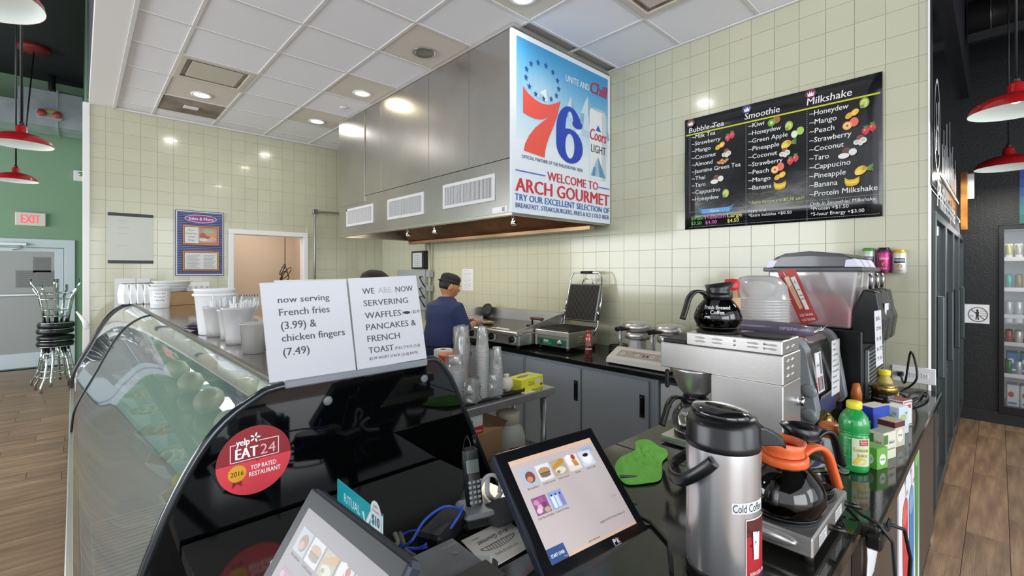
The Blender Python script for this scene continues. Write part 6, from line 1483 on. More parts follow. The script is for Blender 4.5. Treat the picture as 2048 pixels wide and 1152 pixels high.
# grey countertop warmer/dispenser behind the brewer
gb = thing('countertop_display', 'rounded grey countertop unit with a tinted front and paper notes stuck on it', 'display cabinet', (2.2, .51, CT))
gx, gX, gy, gY = 2.22, 2.78, .512, .93
gp = M('unit_grey', '#8b9094', .35, coat=.2)
MB().box((gx + .02, gy + .02, CT), (gX - .02, gY, CT + .055), .004).build('base', blk, gb, True)
def rr_prof(y0, y1, z0, z1, rad=.07, n=7):
    out = [(y1, z0), (y0 + .02, z0), (y0, z0 + .03)]
    out += [(y0 + .04 + rad - rad * math.cos(PI / 2 * k / n) - .0, z1 - rad + rad * math.sin(PI / 2 * k / n)) for k in range(n + 1)]
    out += [(y1, z1)]; return out
for nm, a, b, mt, d in (('side_shell', gx, gx + .07, gp, 0), ('side_shell', gX - .05, gX, gp, 0), ('tinted_front', gx + .07, gX - .05, M('tint', '#4c4b47', .08, coat=.5), .012)):
    MB().prism(rr_prof(gy + d, gY, CT + .055, 1.315 - d), b - a, fr_axes((a, 0, 0), (0, 1, 0), (0, 0, 1))).build(nm, mt, gb, True, bevel=.004)
for (z_) in (1.10, 1.0): MB().lathe([(.028, 0), (.028, .006), (.012, .008), (.001, .009)], n=24, mx=fr_axes((gx, gy + .03, z_), (0, 1, 0), (0, 0, 1), (-1, 0, 0))).build('hinge_plate', gp, gb, True)
yy = gy + .009
def note(tl, tr, bl_, body, W_, H_):
    q = quad_map(ony(yy, *tl), ony(yy, *tr), ony(yy, *bl_), W_, H_, (0, -1, 0)); P = Print(q, .0006); P.rect(0, 0, W_, H_, '#d8d9dc'); P.n = 2; body(P); return P
def nb1(P):
    for i, s_ in enumerate(('TEA', 'MILK', 'COFFEE', 'ICED', 'HONEYDEW', 'PINEAPPLE', 'PEACH', 'STRAWBERRY', 'MANGO')): P.text(s_, 6, 8 + i * 15, '#5a5c60', w=min(30, len(s_) * 4), h=5)
note((1663, 682), (1679, 677), (1663, 793), nb1, 40, 150).build('note_print', gb)
def nb2(P): P.rect(3, 4, 30, 24, '#e9eaec'); P.rect(24, 4, 10, 60, '#7d7f84'); P.rect(4, 70, 8, 40, '#a04048'); P.rect(15, 70, 8, 40, '#8d9094'); P.rect(26, 70, 6, 40, '#6a4a5a'); P.text('FRESH', 6, 34, '#55585c', w=16, h=5)
note((1628, 707), (1641, 702), (1637, 788), nb2, 38, 116).build('note_print', gb)
P = Print(quad_map(ony(yy, 1640, 795), ony(yy, 1673, 772), ony(yy, 1640, 843), 40, 50, (0, -1, 0)), .0004); P.rect(0, 4, 38, 44, '#3c4266'); P.rect(2, 0, 34, 6, '#6f655c'); P.build('packet_picture', gb)
r = thing('purple_grey_sleeve', 'dull purple rolled plastic sleeve lying on the grey countertop unit', 'sleeve', (2.3, .75, 1.315))
MB().tube([(2.26, .93, 1.343), (2.27, .85, 1.349), (2.28, .72, 1.349), (2.27, .60, 1.346), (2.30, .55, 1.342)], [.012, .024, .028, .027, .02], n=16).build('sleeve_roll', M('sleeve_purple', '#5d5569', .3, coat=.2), r, True)
P = Print(plane_map((2.237, .66, 1.358), (0, -1, 0), (0, 0, -1)), .0006); P.text('CUP SLEEVES', 0, 0, '#c9c4d0', w=.07, h=.012, bold=.01); P.build('lettering', r)
r = thing('wire_clip', 'bent chrome wire holder on top of the grey countertop unit', 'wire holder', (2.5, .6, 1.315)); 
for dx in (0, .10): MB().tube(cr([Vector((2.32 + dx, .60, 1.322)), Vector((2.38 + dx, .56, 1.335)), Vector((2.42 + dx, .545, 1.35)), Vector((2.44 + dx, .56, 1.335)), Vector((2.42 + dx, .58, 1.322)), Vector((2.32 + dx, .66, 1.322))]), .003, 6).build('wire', chrome, r, True)
# stack of clear domed lids
for k in range(12):
    r = thing('clear_platter_lid', 'clear plastic platter lid in the tall stack behind the coffee pots, all alike' if 0 < k < 11 else ('lowest clear platter lid of the tall stack behind the coffee pots' if k == 0 else 'topmost clear domed platter lid of the tall stack behind the coffee pots'), 'lid', (2.50, .83, 1.316 + k * .0135), group='stack of clear platter lids')
    h_ = .115 if k == 11 else .05
    MB().lathe([(.140, 0), (.133, .003), (.131, .012), (.136, .0133)] if k < 11 else [(.140, 0), (.132, .004), (.122, h_ * .55), (.09, h_ * .92), (.05, h_), (.001, h_)], n=64, cap=False).build('lid_body', clear('platter_lid', '#ffffff', .0, .05, .2, .65), r)
# red bubble-tea sign card leaning against the slush machine
r = thing('red_drink_card', 'red card picturing two tall drinks, leaning askew on the grey countertop unit', 'card', (2.62, .6, 1.33))
tl, tr, br, bl_ = onx(2.62, 1554, 543), onx(2.62, 1589, 536), onx(2.62, 1637, 640), onx(2.62, 1604, 652)
t = MB(); n_ = Vector((.004, 0, 0)); V = [tl, tr, br, bl_]; t.add(V + [v + n_ for v in V], [(0, 1, 2, 3), (4, 7, 6, 5), (0, 4, 5, 1), (1, 5, 6, 2), (2, 6, 7, 3), (3, 7, 4, 0)]); t.build('card_body', M('card_red', '#a8322f', .4), r, True)
P = Print(quad_map(tl, tr, bl_, 40, 120, (-1, 0, 0)), .0005); P.poly([(8, 16), (20, 14), (19, 84), (11, 86)], '#c9a582'); P.poly([(9, 16), (19, 15), (18, 34), (11, 36)], '#e7d9c9'); P.poly([(22, 18), (33, 17), (31, 88), (23, 88)], '#e5e3e2'); P.line(13, 4, 14, 18, 1, '#f0e8e6')
P.text('f', 26, 26, '#222222', h=7); 
for y in (44, 56, 64): P.rect(24, y, 7, 3, '#9a9a9e')
for y in (96, 106): P.text('ICED TEA BAR', 6, y, '#f3d9d4', w=28, h=5, bold=.01)
P.build('card_print', r)

# slush machine
sm = thing('slush_machine', 'three-bowl slush machine with clear bowls, grey arched lids and black taps', 'slush machine', (2.86, .42, CT))
sx, sX = 2.86, 3.36
MB().box((sx, .47, CT + .02), (sX, .93, 1.30), .006).build('body', blk, sm, True)
t = MB()
for k in range(16):
    for i in range(9):
        pass
MB().box((sx + .06, .452, CT + .05), (sX - .02, .47, 1.20), .003).build('grille_panel', M('grille_silver', '#8f9497', .35, .6), sm, True)
t = MB()
for k in range(15):
    for i in range(11): t.box((sx + .075 + i * .037, .449, CT + .07 + k * .02), (sx + .098 + i * .037, .453, CT + .078 + k * .02))
t.build('grille_slots', M('slot_dark', '#222427', .6), sm, True, kind='stuff')
bowl_m = clear('slush_bowl', '#f6f4f6', .0, .08, .1, .38)
pinks = [('#e08a8e', '#f2d6d6'), ('#cf7f86', '#efd5d4'), ('#d9a59b', '#f0dcd4')]
for k in range(3):
    x = sx + .005 + k * .165; xc = x + .075
    sec_ = [(.52, 1.305), (.515, 1.40), (.50, 1.50), (.49, 1.605), (.905, 1.605), (.90, 1.50), (.885, 1.31)]
    MB().prism(sec_, .15, fr_axes((x, 0, 0), (0, 1, 0), (0, 0, 1))).build('bowl', bowl_m, sm, True, bevel=.01)
    MB().prism([(.525, 1.31), (.52, 1.40), (.56, 1.47), (.70, 1.49), (.86, 1.545), (.88, 1.5), (.875, 1.315)], .138, fr_axes((x + .006, 0, 0), (0, 1, 0), (0, 0, 1))).build('slush', M('slush%d' % k, pinks[k][0], .35, noise=(4, pinks[k][1])), sm, True, bevel=.008)
    MB().box((x - .004, .465, 1.600), (x + .156, .93, 1.622), .005).build('lid_rim', M('lid_rim', '#4a4c52', .3), sm, True)
    lp = [(.49, 1.622), (.51, 1.668), (.56, 1.69), (.70, 1.705), (.82, 1.695), (.88, 1.668), (.90, 1.622)]
    MB().prism(lp, .13, fr_axes((x + .01, 0, 0), (0, 1, 0), (0, 0, 1))).build('lid', M('lid_smoke', '#4a4b51', .2, coat=.4), sm, True, bevel=.006)
    MB().prism([(.515, 1.672), (.56, 1.694), (.70, 1.711), (.82, 1.70), (.875, 1.675), (.82, 1.682), (.70, 1.684), (.56, 1.676)], .134, fr_axes((x + .008, 0, 0), (0, 1, 0), (0, 0, 1))).build('lid_handle', blk, sm, True)
    MB().prism([(.485, 1.624), (.505, 1.664), (.54, 1.66), (.545, 1.624)], .136, fr_axes((x + .007, 0, 0), (0, 1, 0), (0, 0, 1))).build('lid_lamp', M('lamp_white', '#d8d9ee', .25), sm, True)
    MB().prism([(.88, 1.624), (.86, 1.66), (.895, 1.668), (.915, 1.624)], .136, fr_axes((x + .007, 0, 0), (0, 1, 0), (0, 0, 1))).build('lid_lamp', M('lamp_white', '#d8d9ee', .25), sm, True)
    MB().prism([(.52, 1.23), (.40, 1.24), (.385, 1.36), (.40, 1.40), (.415, 1.50), (.47, 1.51), (.50, 1.44), (.52, 1.36)], .11, fr_axes((x + .02, 0, 0), (0, 1, 0), (0, 0, 1))).build('tap_block', blk, sm, True, bevel=.008)
    MB().tube([(xc, .45, 1.59), (xc, .445, 1.56), (xc, .45, 1.51)], [.007, .010, .008]).build('tap_lever', chrome if 0 else alu, sm, True)
A = ony(.383, 1747, 625); 
q = quad_map(ony(.378, 1748, 622), ony(.378, 1762, 620), ony(.378, 1752, 735), 20, 110, (0, -1, 0)); P = Print(q, .0006); P.rect(0, 0, 20, 110, '#dfe0e3'); P.n = 2
for i, s_ in enumerate(('$5.', 'OTW', '5.0', '6.0', '7.0')): P.text(s_, 4, 12 + i * 20, '#3c3e42', w=13, h=7)
P.build('price_note', sm)
q = quad_map(ony(.40, 1769, 607), ony(.40, 1777, 606), ony(.40, 1769, 660), 10, 50, (0, -1, 0)); P = Print(q, .0006); P.rect(0, 0, 10, 50, '#dfe0e3'); P.build('price_note', sm)
# three cans fixed on the wall
for k, (px, c1, c2, lb, tx) in enumerate(((1737, '#c9cdd0', '#5aa83a', 'grey and green tall can, leftmost of the three on the wall', ('CHERRY', 'Lime')), (1768, '#c23a86', '#3a1f38', 'bright pink and black tall can, middle of the three on the wall', ('Spiked', 'TEA')), (1799, '#d4d6d8', '#e0b02e', 'silver and yellow tall can reading mango, rightmost on the wall', ('MANGO', 'Twist')))):
    A = onx(WX - .035, px, 548); z0 = 1.588 - (.0 if k < 2 else .002); h_ = .158 if k < 2 else .145
    r = thing('display_can', lb, 'can', (WX - .036, A.y, z0), group='empty display cans on the wall')
    MB().lathe([(.001, 0), (.026, 0), (.033, .014), (.033, h_ - .018), (.026, h_), (.001, h_ - .003)], n=32).build('can_body', M('dcan%d' % k, c1, .28, .35), r)
    MB().lathe([(.0332, h_ - .018), (.027, h_ + .001), (.026, h_ + .001)], n=32, cap=False).build('can_top', M('dtop%d' % k, c2, .3, .4), r)
    L = wloc(r); P = Print(cyl_map(L, .0333, math.atan2(-L.y, -L.x), h_ * .86), .0003)
    if k == 1: P.rect(-.05, -.005, .10, .012, '#2a1a2a', seg=12); P.rect(-.05, .118, .10, .012, '#2a1a2a', seg=12)
    if k == 0: P.rect(-.03, .03, .06, .035, '#24262a', seg=8)
    if k == 2: P.rect(-.028, .03, .056, .03, '#24262a', seg=8)
    P.n = 2; P.ell(0, .078, .014, .012, '#c98a3c' if k else '#6a9a3a'); P.text(tx[0], -.024, .036, '#f2f2f2', w=.048, h=.014, bold=.012, shear=.2 if k == 1 else 0); P.text(tx[1], -.016, .10, '#f2f2f2' if k == 1 else '#44484c', w=.032, h=.009)
    P.build('label_print', r)

# ================================================================ SMALL THINGS ON THE COUNTER
# green towel
tw = thing('green_towel', 'bright green microfibre towel crumpled on the black counter beside the middle monitor', 'towel', onz(CT, 1285, 940))
c0, c1_, c2_, c3 = onz(CT, 1228, 925), onz(CT, 1285, 885), onz(CT, 1338, 935), onz(CT, 1252, 978)
outl = [(1225, 935), (1240, 920), (1262, 912), (1275, 900), (1266, 888), (1292, 878), (1306, 888), (1322, 900), (1336, 903), (1337, 918), (1322, 924), (1325, 945), (1324, 965), (1305, 968), (1275, 972), (1250, 974), (1238, 960)]
oo = [onz(CT, *p) for p in outl]; cen = sum(oo, Vector()) / len(oo); rings = []
rn = random.Random(4); ng = 12
for i in range(ng + 1):
    f = 1 - i / ng; row = []
    for k, p in enumerate(oo):
        q = cen.lerp(p, max(f, .02)); hgt = .006 + .018 * math.sqrt(max(0, 1 - f ** 2.2)) + .009 * math.sin(k * 1.9 + i * .55) * min(1, (1 - f) * 3) * min(1, f * 2.5) + .008 * math.sin(k * 2.7 - i * 1.7) * min(1, f * 2.5)
        row.append(Vector((q.x, q.y, CT + max(.003, hgt if f < .97 else .004))))
    rings.append(row + [row[0]])
MB().sheet(rings).build('towel_cloth', M('towel_green', '#93ea68', .9, bump=(160, 1.0)), tw, True, thick=.005, sub=2)
# scissors / knife on towel
r = thing('palette_knife', 'thin grey blade lying across the green towel', 'knife', onz(CT + .03, 1260, 953)); A, B = onz(CT + .045, 1240, 953), onz(CT + .045, 1275, 952); t = MB(); t.tube([A, A.lerp(B, .6), B], [.006, .005, .001], n=6); t.build('blade', M('blade_grey', '#6b6f72', .4, .6), r, True)
# lemon juice bottle
jx = onz(CT, 1721, 943); jb = thing('lemon_juice_bottle', 'green lemon juice bottle with yellow cap and lemon label on the counter', 'bottle', (jx.x + .01, jx.y + .02, CT))
jp = [(.001, 0), (.036, .0), (.043, .008), (.044, .03), (.044, .115), (.040, .126), (.044, .145), (.0455, .165), (.040, .188), (.026, .207), (.019, .214), (.019, .222)]
MB().lathe([tuple(p) for p in smooth_profile(jp, 2)], n=40).build('bottle_body', M('bottle_green', '#1f9447', .15, spec=.6, coat=.4, noise=(3, '#2aa553')), jb)
MB().lathe([(.022, .216), (.0235, .218), (.0235, .238), (.020, .241), (.001, .2415)], n=32).build('cap', M('cap_yellow', '#e8dc2c', .35), jb)
for zz in (.05, .09, .135): MB().lathe([(.0445, zz), (.0456, zz + .002), (.0445, zz + .004)], n=40, cap=False).build('rib', M('bottle_green', '#1f9447', .15), jb)
L = wloc(jb); P = Print(cyl_map(L, .0462, math.atan2(-L.y, -L.x) + .12, .122), .0004)
P.rect(-.012, 0, .058, .095, '#cfd9b8', seg=8, layer=1); P.rect(.010, .004, .03, .020, '#b3262b', seg=5, layer=2); P.n = 3; P.text('Reese', .013, .006, '#f2e2d8', w=.024, h=.007, bold=.01); P.text('Wise', .013, .015, '#f2e2d8', w=.022, h=.006)
P.text('Lemon', -.006, .031, '#b8a02a', w=.046, h=.014, bold=.02); P.text('Juice', .002, .050, '#b8a02a', w=.034, h=.013, bold=.02); P.ell(.014, .078, .018, .011, '#e6c62e'); P.ell(-.002, .084, .006, .006, '#e6c62e'); P.build('label_print', jb)
# tea boxes and jars : (base pixel, size, yaw, colour, label, front text)
def carton(label, px, py, sx_, sy_, sz, rz, col, top=None, fr=None, cat='box', name='tea_box', grp='tea and coffee boxes on the counter'):
    p = onz(CT, px, py); r = thing(name, label, cat, (p.x, p.y, CT), rz, grp)
    MB().box((-sx_ / 2, 0, 0), (sx_ / 2, sy_, sz), .0015).build('carton', M('c' + name + col[1:], col, .45), r)
    if top: MB().box((-sx_ / 2 + .004, .003, sz - .006), (sx_ / 2 - .004, sy_ - .003, sz + .001)).build('torn_top', M('t' + top[1:], top, .6), r)
    if fr:
        q = lambda x, y, k: Vector((-sx_ / 2 + x / 100 * sx_, -.0002 - k, sz - y / 100 * sz)); P = Print(q, .0003); fr(P); P.build('box_print', r, world=False)
        q = lambda x, y, k: Vector((-sx_ / 2 - .0002 - k, sy_ - x / 100 * sy_, sz - y / 100 * sz)); P = Print(q, .0003); fr(P); P.build('box_print', r, world=False)
    return r
def oval_logo(txt, c='#4a5a4a', bgc=None):
    def f(P):
        if bgc: P.rect(0, 0, 100, 22, bgc)
        P.ell(50, 55, 30, 26, '#e6e6de'); P.n += 1; P.text(txt, 50, 50, c, w=44, h=9, align='c')
    return f
carton('small green tea box with a white oval, right of the lemon juice bottle', 1765, 938, .062, .055, .075, -.35, '#6fae48', None, oval_logo('TWININGS'))
carton('cream and green tea carton just behind the small green box', 1780, 918, .085, .05, .10, -.3, '#dcdccb', '#8f9a93', lambda P: (P.rect(0, 8, 34, 34, '#4a7a3a'), P.text('Select', 40, 30, '#5a4a3a', w=46, h=14), P.rect(20, 60, 70, 6, '#a89a80')))
carton('royal blue box lettered in white with torn cream top, behind the lemon juice', 1763, 872, .115, .06, .125, -.35, '#2446b4', '#d9d2c6', lambda P: (P.text('Stanley', 26, 38, '#eef2fa', w=62, h=17, bold=.02), P.rect(10, 70, 75, 4, '#8fa3e0'), P.rect(10, 80, 60, 3, '#8fa3e0')))
carton('dark and cream tea box with an oval emblem, right of the blue box', 1800, 893, .075, .06, .10, -.3, '#cfc6ac', '#b7a77c', oval_logo('TEA', '#4a2f28', '#5a2f34'))
carton('pale blue and green tea box standing behind the dark cream one', 1808, 868, .08, .06, .115, -.3, '#c9d8de', '#e3e6e4', lambda P: (P.ell(40, 40, 34, 14, '#a8bf8a'), P.text('FIJI', 60, 18, '#5a6a7a', w=22, h=10)))
carton('white box with a red stripe, farthest right of the tea boxes', 1816, 852, .08, .055, .115, -.3, '#dfe1e2', '#8e4038', lambda P: (P.frame(4, 4, 92, 92, 4, '#a24a42'), P.rect(20, 16, 60, 14, '#b34a42')))
carton('narrow tan box standing up beside the black and gold jar', 1796, 828, .03, .045, .135, -.3, '#4a3f38', '#b98d5a', lambda P: P.rect(20, 20, 60, 14, '#d9803a'))
q = onz(CT, 1772, 826); r = thing('coffee_jar', 'black and gold coffee jar with golden lid near the slush machine', 'jar', (q.x + .02, q.y + .01, CT)); MB().lathe([(.001, 0), (.048, 0), (.052, .006), (.052, .09), (.048, .10)], n=36).build('jar_body', M('jar_black', '#1b1a18', .2), r); MB().lathe([(.046, .098), (.054, .102), (.055, .128), (.05, .134), (.001, .135)], n=36).build('lid', M('gold', '#a08a4a', .25, .9), r)
L = wloc(r); P = Print(cyl_map(L, .0524, math.atan2(-L.y, -L.x), .085), .0004); P.rect(.0, .03, .05, .05, '#c9ba8a', seg=6); P.n = 2; P.text('COFFEE', .006, .04, '#3a2f20', w=.036, h=.009); P.rect(-.05, .01, .045, .006, '#8d8f90', seg=5); P.rect(-.05, .03, .04, .006, '#8d8f90', seg=5); P.build('label_print', r)
q = onz(CT, 1785, 808); r = thing('yellow_lid_bottle', 'bottle with bright yellow lid peeking above the gold-lidded jar', 'bottle', (q.x + .05, q.y + .04, CT)); MB().lathe([(.001, 0), (.034, 0), (.036, .01), (.036, .11), (.024, .135), (.024, .145)], n=28).build('bottle_body', M('mustard', '#b9a04a', .3), r); MB().lathe([(.027, .14), (.028, .143), (.028, .165), (.001, .168)], n=28).build('cap', M('cap_yellow', '#e8dc2c', .35), r)
q = onz(CT, 1676, 925); r = thing('creamer_canister', 'white creamer canister with orange and red top beside the lemon juice bottle', 'canister', (q.x + .02, q.y + .03, CT)); MB().lathe([(.001, 0), (.03, 0), (.034, .006), (.036, .085), (.034, .09)], n=28).build('canister_body', M('canister_white', '#d6dade', .4), r); MB().lathe([(.0362, .085), (.034, .125), (.028, .132), (.001, .133)], n=28).build('cap', M('cap_orange', '#dd7a2a', .35, noise=(20, '#c4463a')), r)
L = wloc(r); P = Print(cyl_map(L, .0362, math.atan2(-L.y, -L.x) + .2, .08), .0004); P.rect(-.02, 0, .04, .065, '#e9eef0', seg=6); P.n = 2
for i in range(6): P.rect(-.015, .008 + i * .009, .028, .002, '#8fa0ac')
P.build('label_print', r)
q = onz(CT, 1650, 875); r = thing('gold_foil_bag', 'crumpled gold foil coffee bag beneath the grey countertop unit', 'bag', (q.x, q.y + .0, CT)); MB().blob((0, 0, .055), (.05, .04, .055), 16, 10, .16, 6).build('bag_body', M('gold_foil', '#8f7a3c', .22, .9, bump=(20, .8)), r)
q = onz(CT, 1688, 945); r = thing('plastic_spoon', 'translucent plastic spoon lying between the warmer and the lemon juice', 'spoon', q); t = MB(); t.blob((0, 0, .006), (.028, .016, .004), 14, 8); t.tube([(.02, .01, .006), (.07, .05, .01), (.1, .08, .006)], .003); t.build('spoon', clear('spoon_pl', '#dfe6dc', .2, .1, .15, .3), r)
q = onz(CT, 1708, 832); r = thing('orange_bear_cap', 'small orange bottle standing behind the lemon juice cap', 'bottle', (q.x + .05, q.y, CT)); MB().lathe([(.001, 0), (.022, 0), (.024, .10), (.018, .13), (.014, .15), (.001, .152)], n=24).build('bottle_body', M('honey', '#c46a24', .25), r)
r = thing('slush_power_cord', 'black power cord running from the wide wall outlet down to the counter end', 'cord', (3.5, .4, CT)); o_ = Vector(OUT2)
MB().tube(cr([o_, o_ + Vector((-.08, -.03, -.03)), Vector((3.48, o_.y - .06, 1.14)), Vector((3.44, o_.y - .09, 1.0)), Vector((3.46, o_.y - .02, CT + .01)), Vector((3.3, .45, CT + .012)), Vector((3.1, .36, CT + .012)), Vector((3.3, .30, CT + .012)), Vector((3.55, .30, CT + .012))]), .0055).build('cord', rubber, r, True)
MB().tube(cr([Vector((3.05, .40, CT + .008)), Vector((3.2, .34, CT + .02)), Vector((3.42, .33, CT + .02)), Vector((3.5, .28, CT + .01)), Vector((3.3, .27, CT + .01)), Vector((3.0, .33, CT + .008))]), .0055).build('cord', rubber, r, True)

# ================================================================ STEEL WORK TABLE
TT = .87
tb = thing('steel_work_table', 'stainless steel work table with round legs and lower shelf in front of the griddle', 'table', (1.45, 1.92, 0))
t = MB(); t.box((1.36, 1.92, TT - .045), (2.19, 2.30, TT), .004); t.build('tabletop', steel_top, tb, True)
for x in (1.42, 2.13):
    for y in (1.97, 2.25): MB().cyl((x, y, .0), (x, y, TT - .045), .021, n=16).build('leg', M('leg_steel', '#9aa3a6', .35, .9), tb, True)
MB().box((1.38, 1.94, .30), (2.17, 2.28, .325), .003).build('lower_shelf', M('shelf_matte', '#86898b', .6, .3), tb, True)
SH = .325
r = thing('tall_cardboard_box', 'printed brown cardboard carton on the lower shelf of the steel table', 'box', (1.50, 1.955, SH)); MB().box((0, 0, 0), (.27, .28, .37), .003).build('box_body', card, r)
t = MB(); t.add([(0, 0, .37), (.27, 0, .37), (.27, -.0, .385), (0, .02, .43)], [(0, 1, 2, 3)]); t.add([(.27, 0, .37), (.27, .28, .37), (.31, .28, .41), (.31, 0, .41)], [(0, 1, 2, 3)]); t.build('box_flap', card, r, thick=.003)
P = Print(plane_map((1.50, 1.9545, SH + .36), (1, 0, 0), (0, 0, -1)), .0005); P.text('BLACK & WHITE SOYBEANS', .02, .14, '#6b4a30', w=.2, h=.014); P.ell(.09, .07, .015, .03, '#6b4a30'); P.n += 1; P.ell(.09, .07, .011, .022, '#b08f66')
for i in range(5): P.rect(.14, .22 + i * .022, .09 - .01 * (i % 3), .008, '#7c5a3c')
P.build('box_print', r)
r = thing('red_white_box', 'white and red foil carton standing on the brown cardboard carton', 'box', (1.505, 1.957, SH + .372)); MB().box((0, 0, 0), (.12, .20, .115), .003).build('box_body', M('box_white', '#cfd2d6', .45), r)
P = Print(plane_map((1.505, 1.9565, SH + .372 + .115), (1, 0, 0), (0, 0, -1)), .0005); P.rect(0, .06, .12, .055, '#c0282f'); P.text('12 Foil Sheets', .02, .078, '#f2e6e6', w=.09, h=.013); P.text('24', .02, .02, '#3a3c40', w=.03, h=.02, bold=.02); P.build('box_print', r)
r = thing('white_plastic_jug', 'big white plastic jug with a red label under the steel table', 'jug', (1.90, 2.05, SH)); MB().lathe([(.001, 0), (.095, 0), (.105, .015), (.105, .27), (.09, .325), (.065, .35), (.062, .365)], n=40).build('jug_body', M('jug_white', '#cfd3c8', .4), r); MB().lathe([(.07, .36), (.072, .365), (.072, .42), (.066, .427), (.001, .428)], n=36).build('lid', M('jug_lid', '#bdb6a6', .5), r)
L = wloc(r); P = Print(cyl_map(L, .1056, math.atan2(-L.y, -L.x) + .1, .24), .0005); P.rect(.0, 0, .065, .05, '#b3262e', seg=6); P.rect(-.08, .01, .07, .004, '#8d9396', seg=5); P.rect(-.08, .03, .065, .004, '#8d9396', seg=5); P.rect(-.08, .05, .07, .004, '#8d9396', seg=5); P.n = 2; P.text('FRYING OIL', .006, .02, '#efd8d8', w=.05, h=.01); P.build('label_print', r)
r = thing('pink_packet', 'pink packet tucked behind the cartons under the steel table top', 'packet', (1.80, 2.2, SH)); MB().box((0, 0, 0), (.06, .07, .48), .01).build('packet', M('pink', '#c06a9c', .5), r)
# tray with cups
ty = thing('cup_tray', 'black rectangular serving tray crowded with clear cup stacks on the steel table', 'tray', (1.63, 2.08, TT), .0)
TRX0, TRX1, TRY0, TRY1 = 1.42, 1.95, 1.965, 2.28
t = MB(); t.box((TRX0, TRY0, TT + .001), (TRX1, TRY1, TT + .008), .003); t.tube([(TRX0, TRY0, TT + .014), (TRX1, TRY0, TT + .014), (TRX1, TRY1, TT + .014), (TRX0, TRY1, TT + .014)], .009, n=8, closed=True); t.build('tray_body', blk, ty, True)
def cup_proto(r1, r0, h):
    return MB().lathe([(.001, 0), (r0, 0), (r0 + .001, .004), (r1, h - .004), (r1 + .003, h - .003), (r1 + .003, h), (r1 - .001, h)], n=20, cap=False)
stk_ = [(1.535, 2.10, .058, .047, .09, 15, .0115, 'widest cup stack, left end of tray'), (1.672, 2.02, .036, .025, .12, 31, .0095, 'tallest cup stack on the tray'), (1.765, 2.00, .034, .024, .12, 18, .0095, 'shorter cup stack, right end of tray')]
ri = 0
for (x, y, r1, r0, h, n, st, lb) in stk_:
    me = None
    for k in range(n):
        flip = True
        z_ = TT + .010 + k * st + h
        o = thing('plastic_cup', ('nested upside-down clear cup in the %s' % lb) if k < n - 1 else 'topmost upside-down cup of the %s' % lb, 'cup', (x, y, z_), group='cups of the ' + lb, rot=(PI, 0, .3 * k))
        if k == n - 1: cup_proto(r1, r0, h).build('cup_body', cup_m, o); continue
        if me is None:
            sl = (r1 - r0) / h; hb = st * 1.25
            c_ = MB().lathe([(r1 - sl * hb, h - hb), (r1, h - .0035), (r1 + .0025, h - .003), (r1 + .0028, h), (r1 - .001, h)], n=24, cap=False).build('cup_body', cup_m, o); me = c_.data
        else:
            c_ = bpy.data.objects.new('cup_body', me); COL.objects.link(c_); c_.parent = o
def bag(label, x, y, z0, w_, d_, h_, seed, mat):
    r = thing('plastic_bag', label, 'bag', (x, y, z0), group='plastic bags on the cup tray'); rn = random.Random(seed); g = []
    for i in range(11):
        f = i / 10; row = []
        for k in range(18):
            a = 2 * PI * k / 18; s_ = (1 + .10 * math.sin(3 * a + i * 1.3 + seed) + rn.uniform(-.07, .07)) * (1 - .25 * f * f)
            row.append(Vector((w_ * s_ * math.cos(a), d_ * s_ * math.sin(a), h_ * f + rn.uniform(-.008, .008))))
        g.append(row + [row[0]])
    MB().sheet(g).build('bag_film', mat, r)
    return r
bag('clear film bag around the half-used cup sleeve at the back left of the tray', 1.64, 2.17, TT + .012, .062, .05, .40, 1, bag_m)
bag('crumpled clear bag slumped at the front of the tray between the cup stacks', 1.575, 1.99, TT + .012, .055, .035, .13, 2, bag_m)
bag('pale teal plastic bag at the right back of the tray', 1.87, 2.15, TT + .012, .055, .045, .22, 3, clear('teal_film', '#a8dcd8', .35, .08, .15, .2))
bag('clear bag of loose lids at the right front of the tray', 1.735, 1.985, TT + .012, .05, .03, .13, 4, bag_m)
me = None
for k in range(12):
    o = thing('plastic_cup', 'clear cup in the film-wrapped sleeve at the back of the tray', 'cup', (1.64, 2.17, TT + .24 + k * .010), group='cups of the wrapped sleeve', rot=(PI, 0, 0))
    if me is None: c_ = cup_proto(.033, .023, .115).build('cup_body', cup_m, o); me = c_.data
    else: c_ = bpy.data.objects.new('cup_body', me); COL.objects.link(c_); c_.parent = o
r = thing('knotted_white_bag', 'white knotted bag at the right end of the tray next to the glove box', 'bag', (1.868, 2.03, TT + .010)); t = MB(); t.blob((0, 0, .045), (.042, .04, .045), 16, 10, .10, 3); t.build('bag_body', M('bag_white', '#ddd6cc', .5, bump=(30, .6)), r); MB().blob((0, 0, .095), (.018, .018, .012), 10, 6, .2, 5).build('knot', M('bag_white', '#ddd6cc', .5), r)
r = thing('orange_strainer', 'orange plastic scoop handle sticking out beside the paper sign over the tray', 'scoop', (1.40, 2.24, TT + .17)); p1 = onz(1.12, 862, 712)
OX = ony(2.36, 862, 716); OX2 = ony(2.36, 916, 708)
r.location = (OX.x, 2.36, OX.z - .05)
orb = thing('orange_tub', 'orange plastic tub seen between the paper sign and the clear cups', 'tub', (OX.x + .04, 2.22, TT))
OXx = OX.x + .04; MB().lathe([(.001, 0), (.055, 0), (.065, .225), (.068, .23), (.068, .245), (.062, .245)], n=28).build('tub_body', orange_pl, orb)
bpy.data.objects.remove(r)
r = thing('paper_roll', 'white paper towel roll lying on its end behind the orange tub', 'paper roll', (OX.x + .10, 2.255 + .12, TT)); MB().lathe([(.02, 0), (.058, 0), (.058, .245), (.02, .245)], n=32, cap=False).build('roll', M('roll_white', '#e2e2e2', .8), r)
MB().lathe([(.02, 0), (.02, .246), (.018, .246)], n=20, cap=False).build('core', card, r)
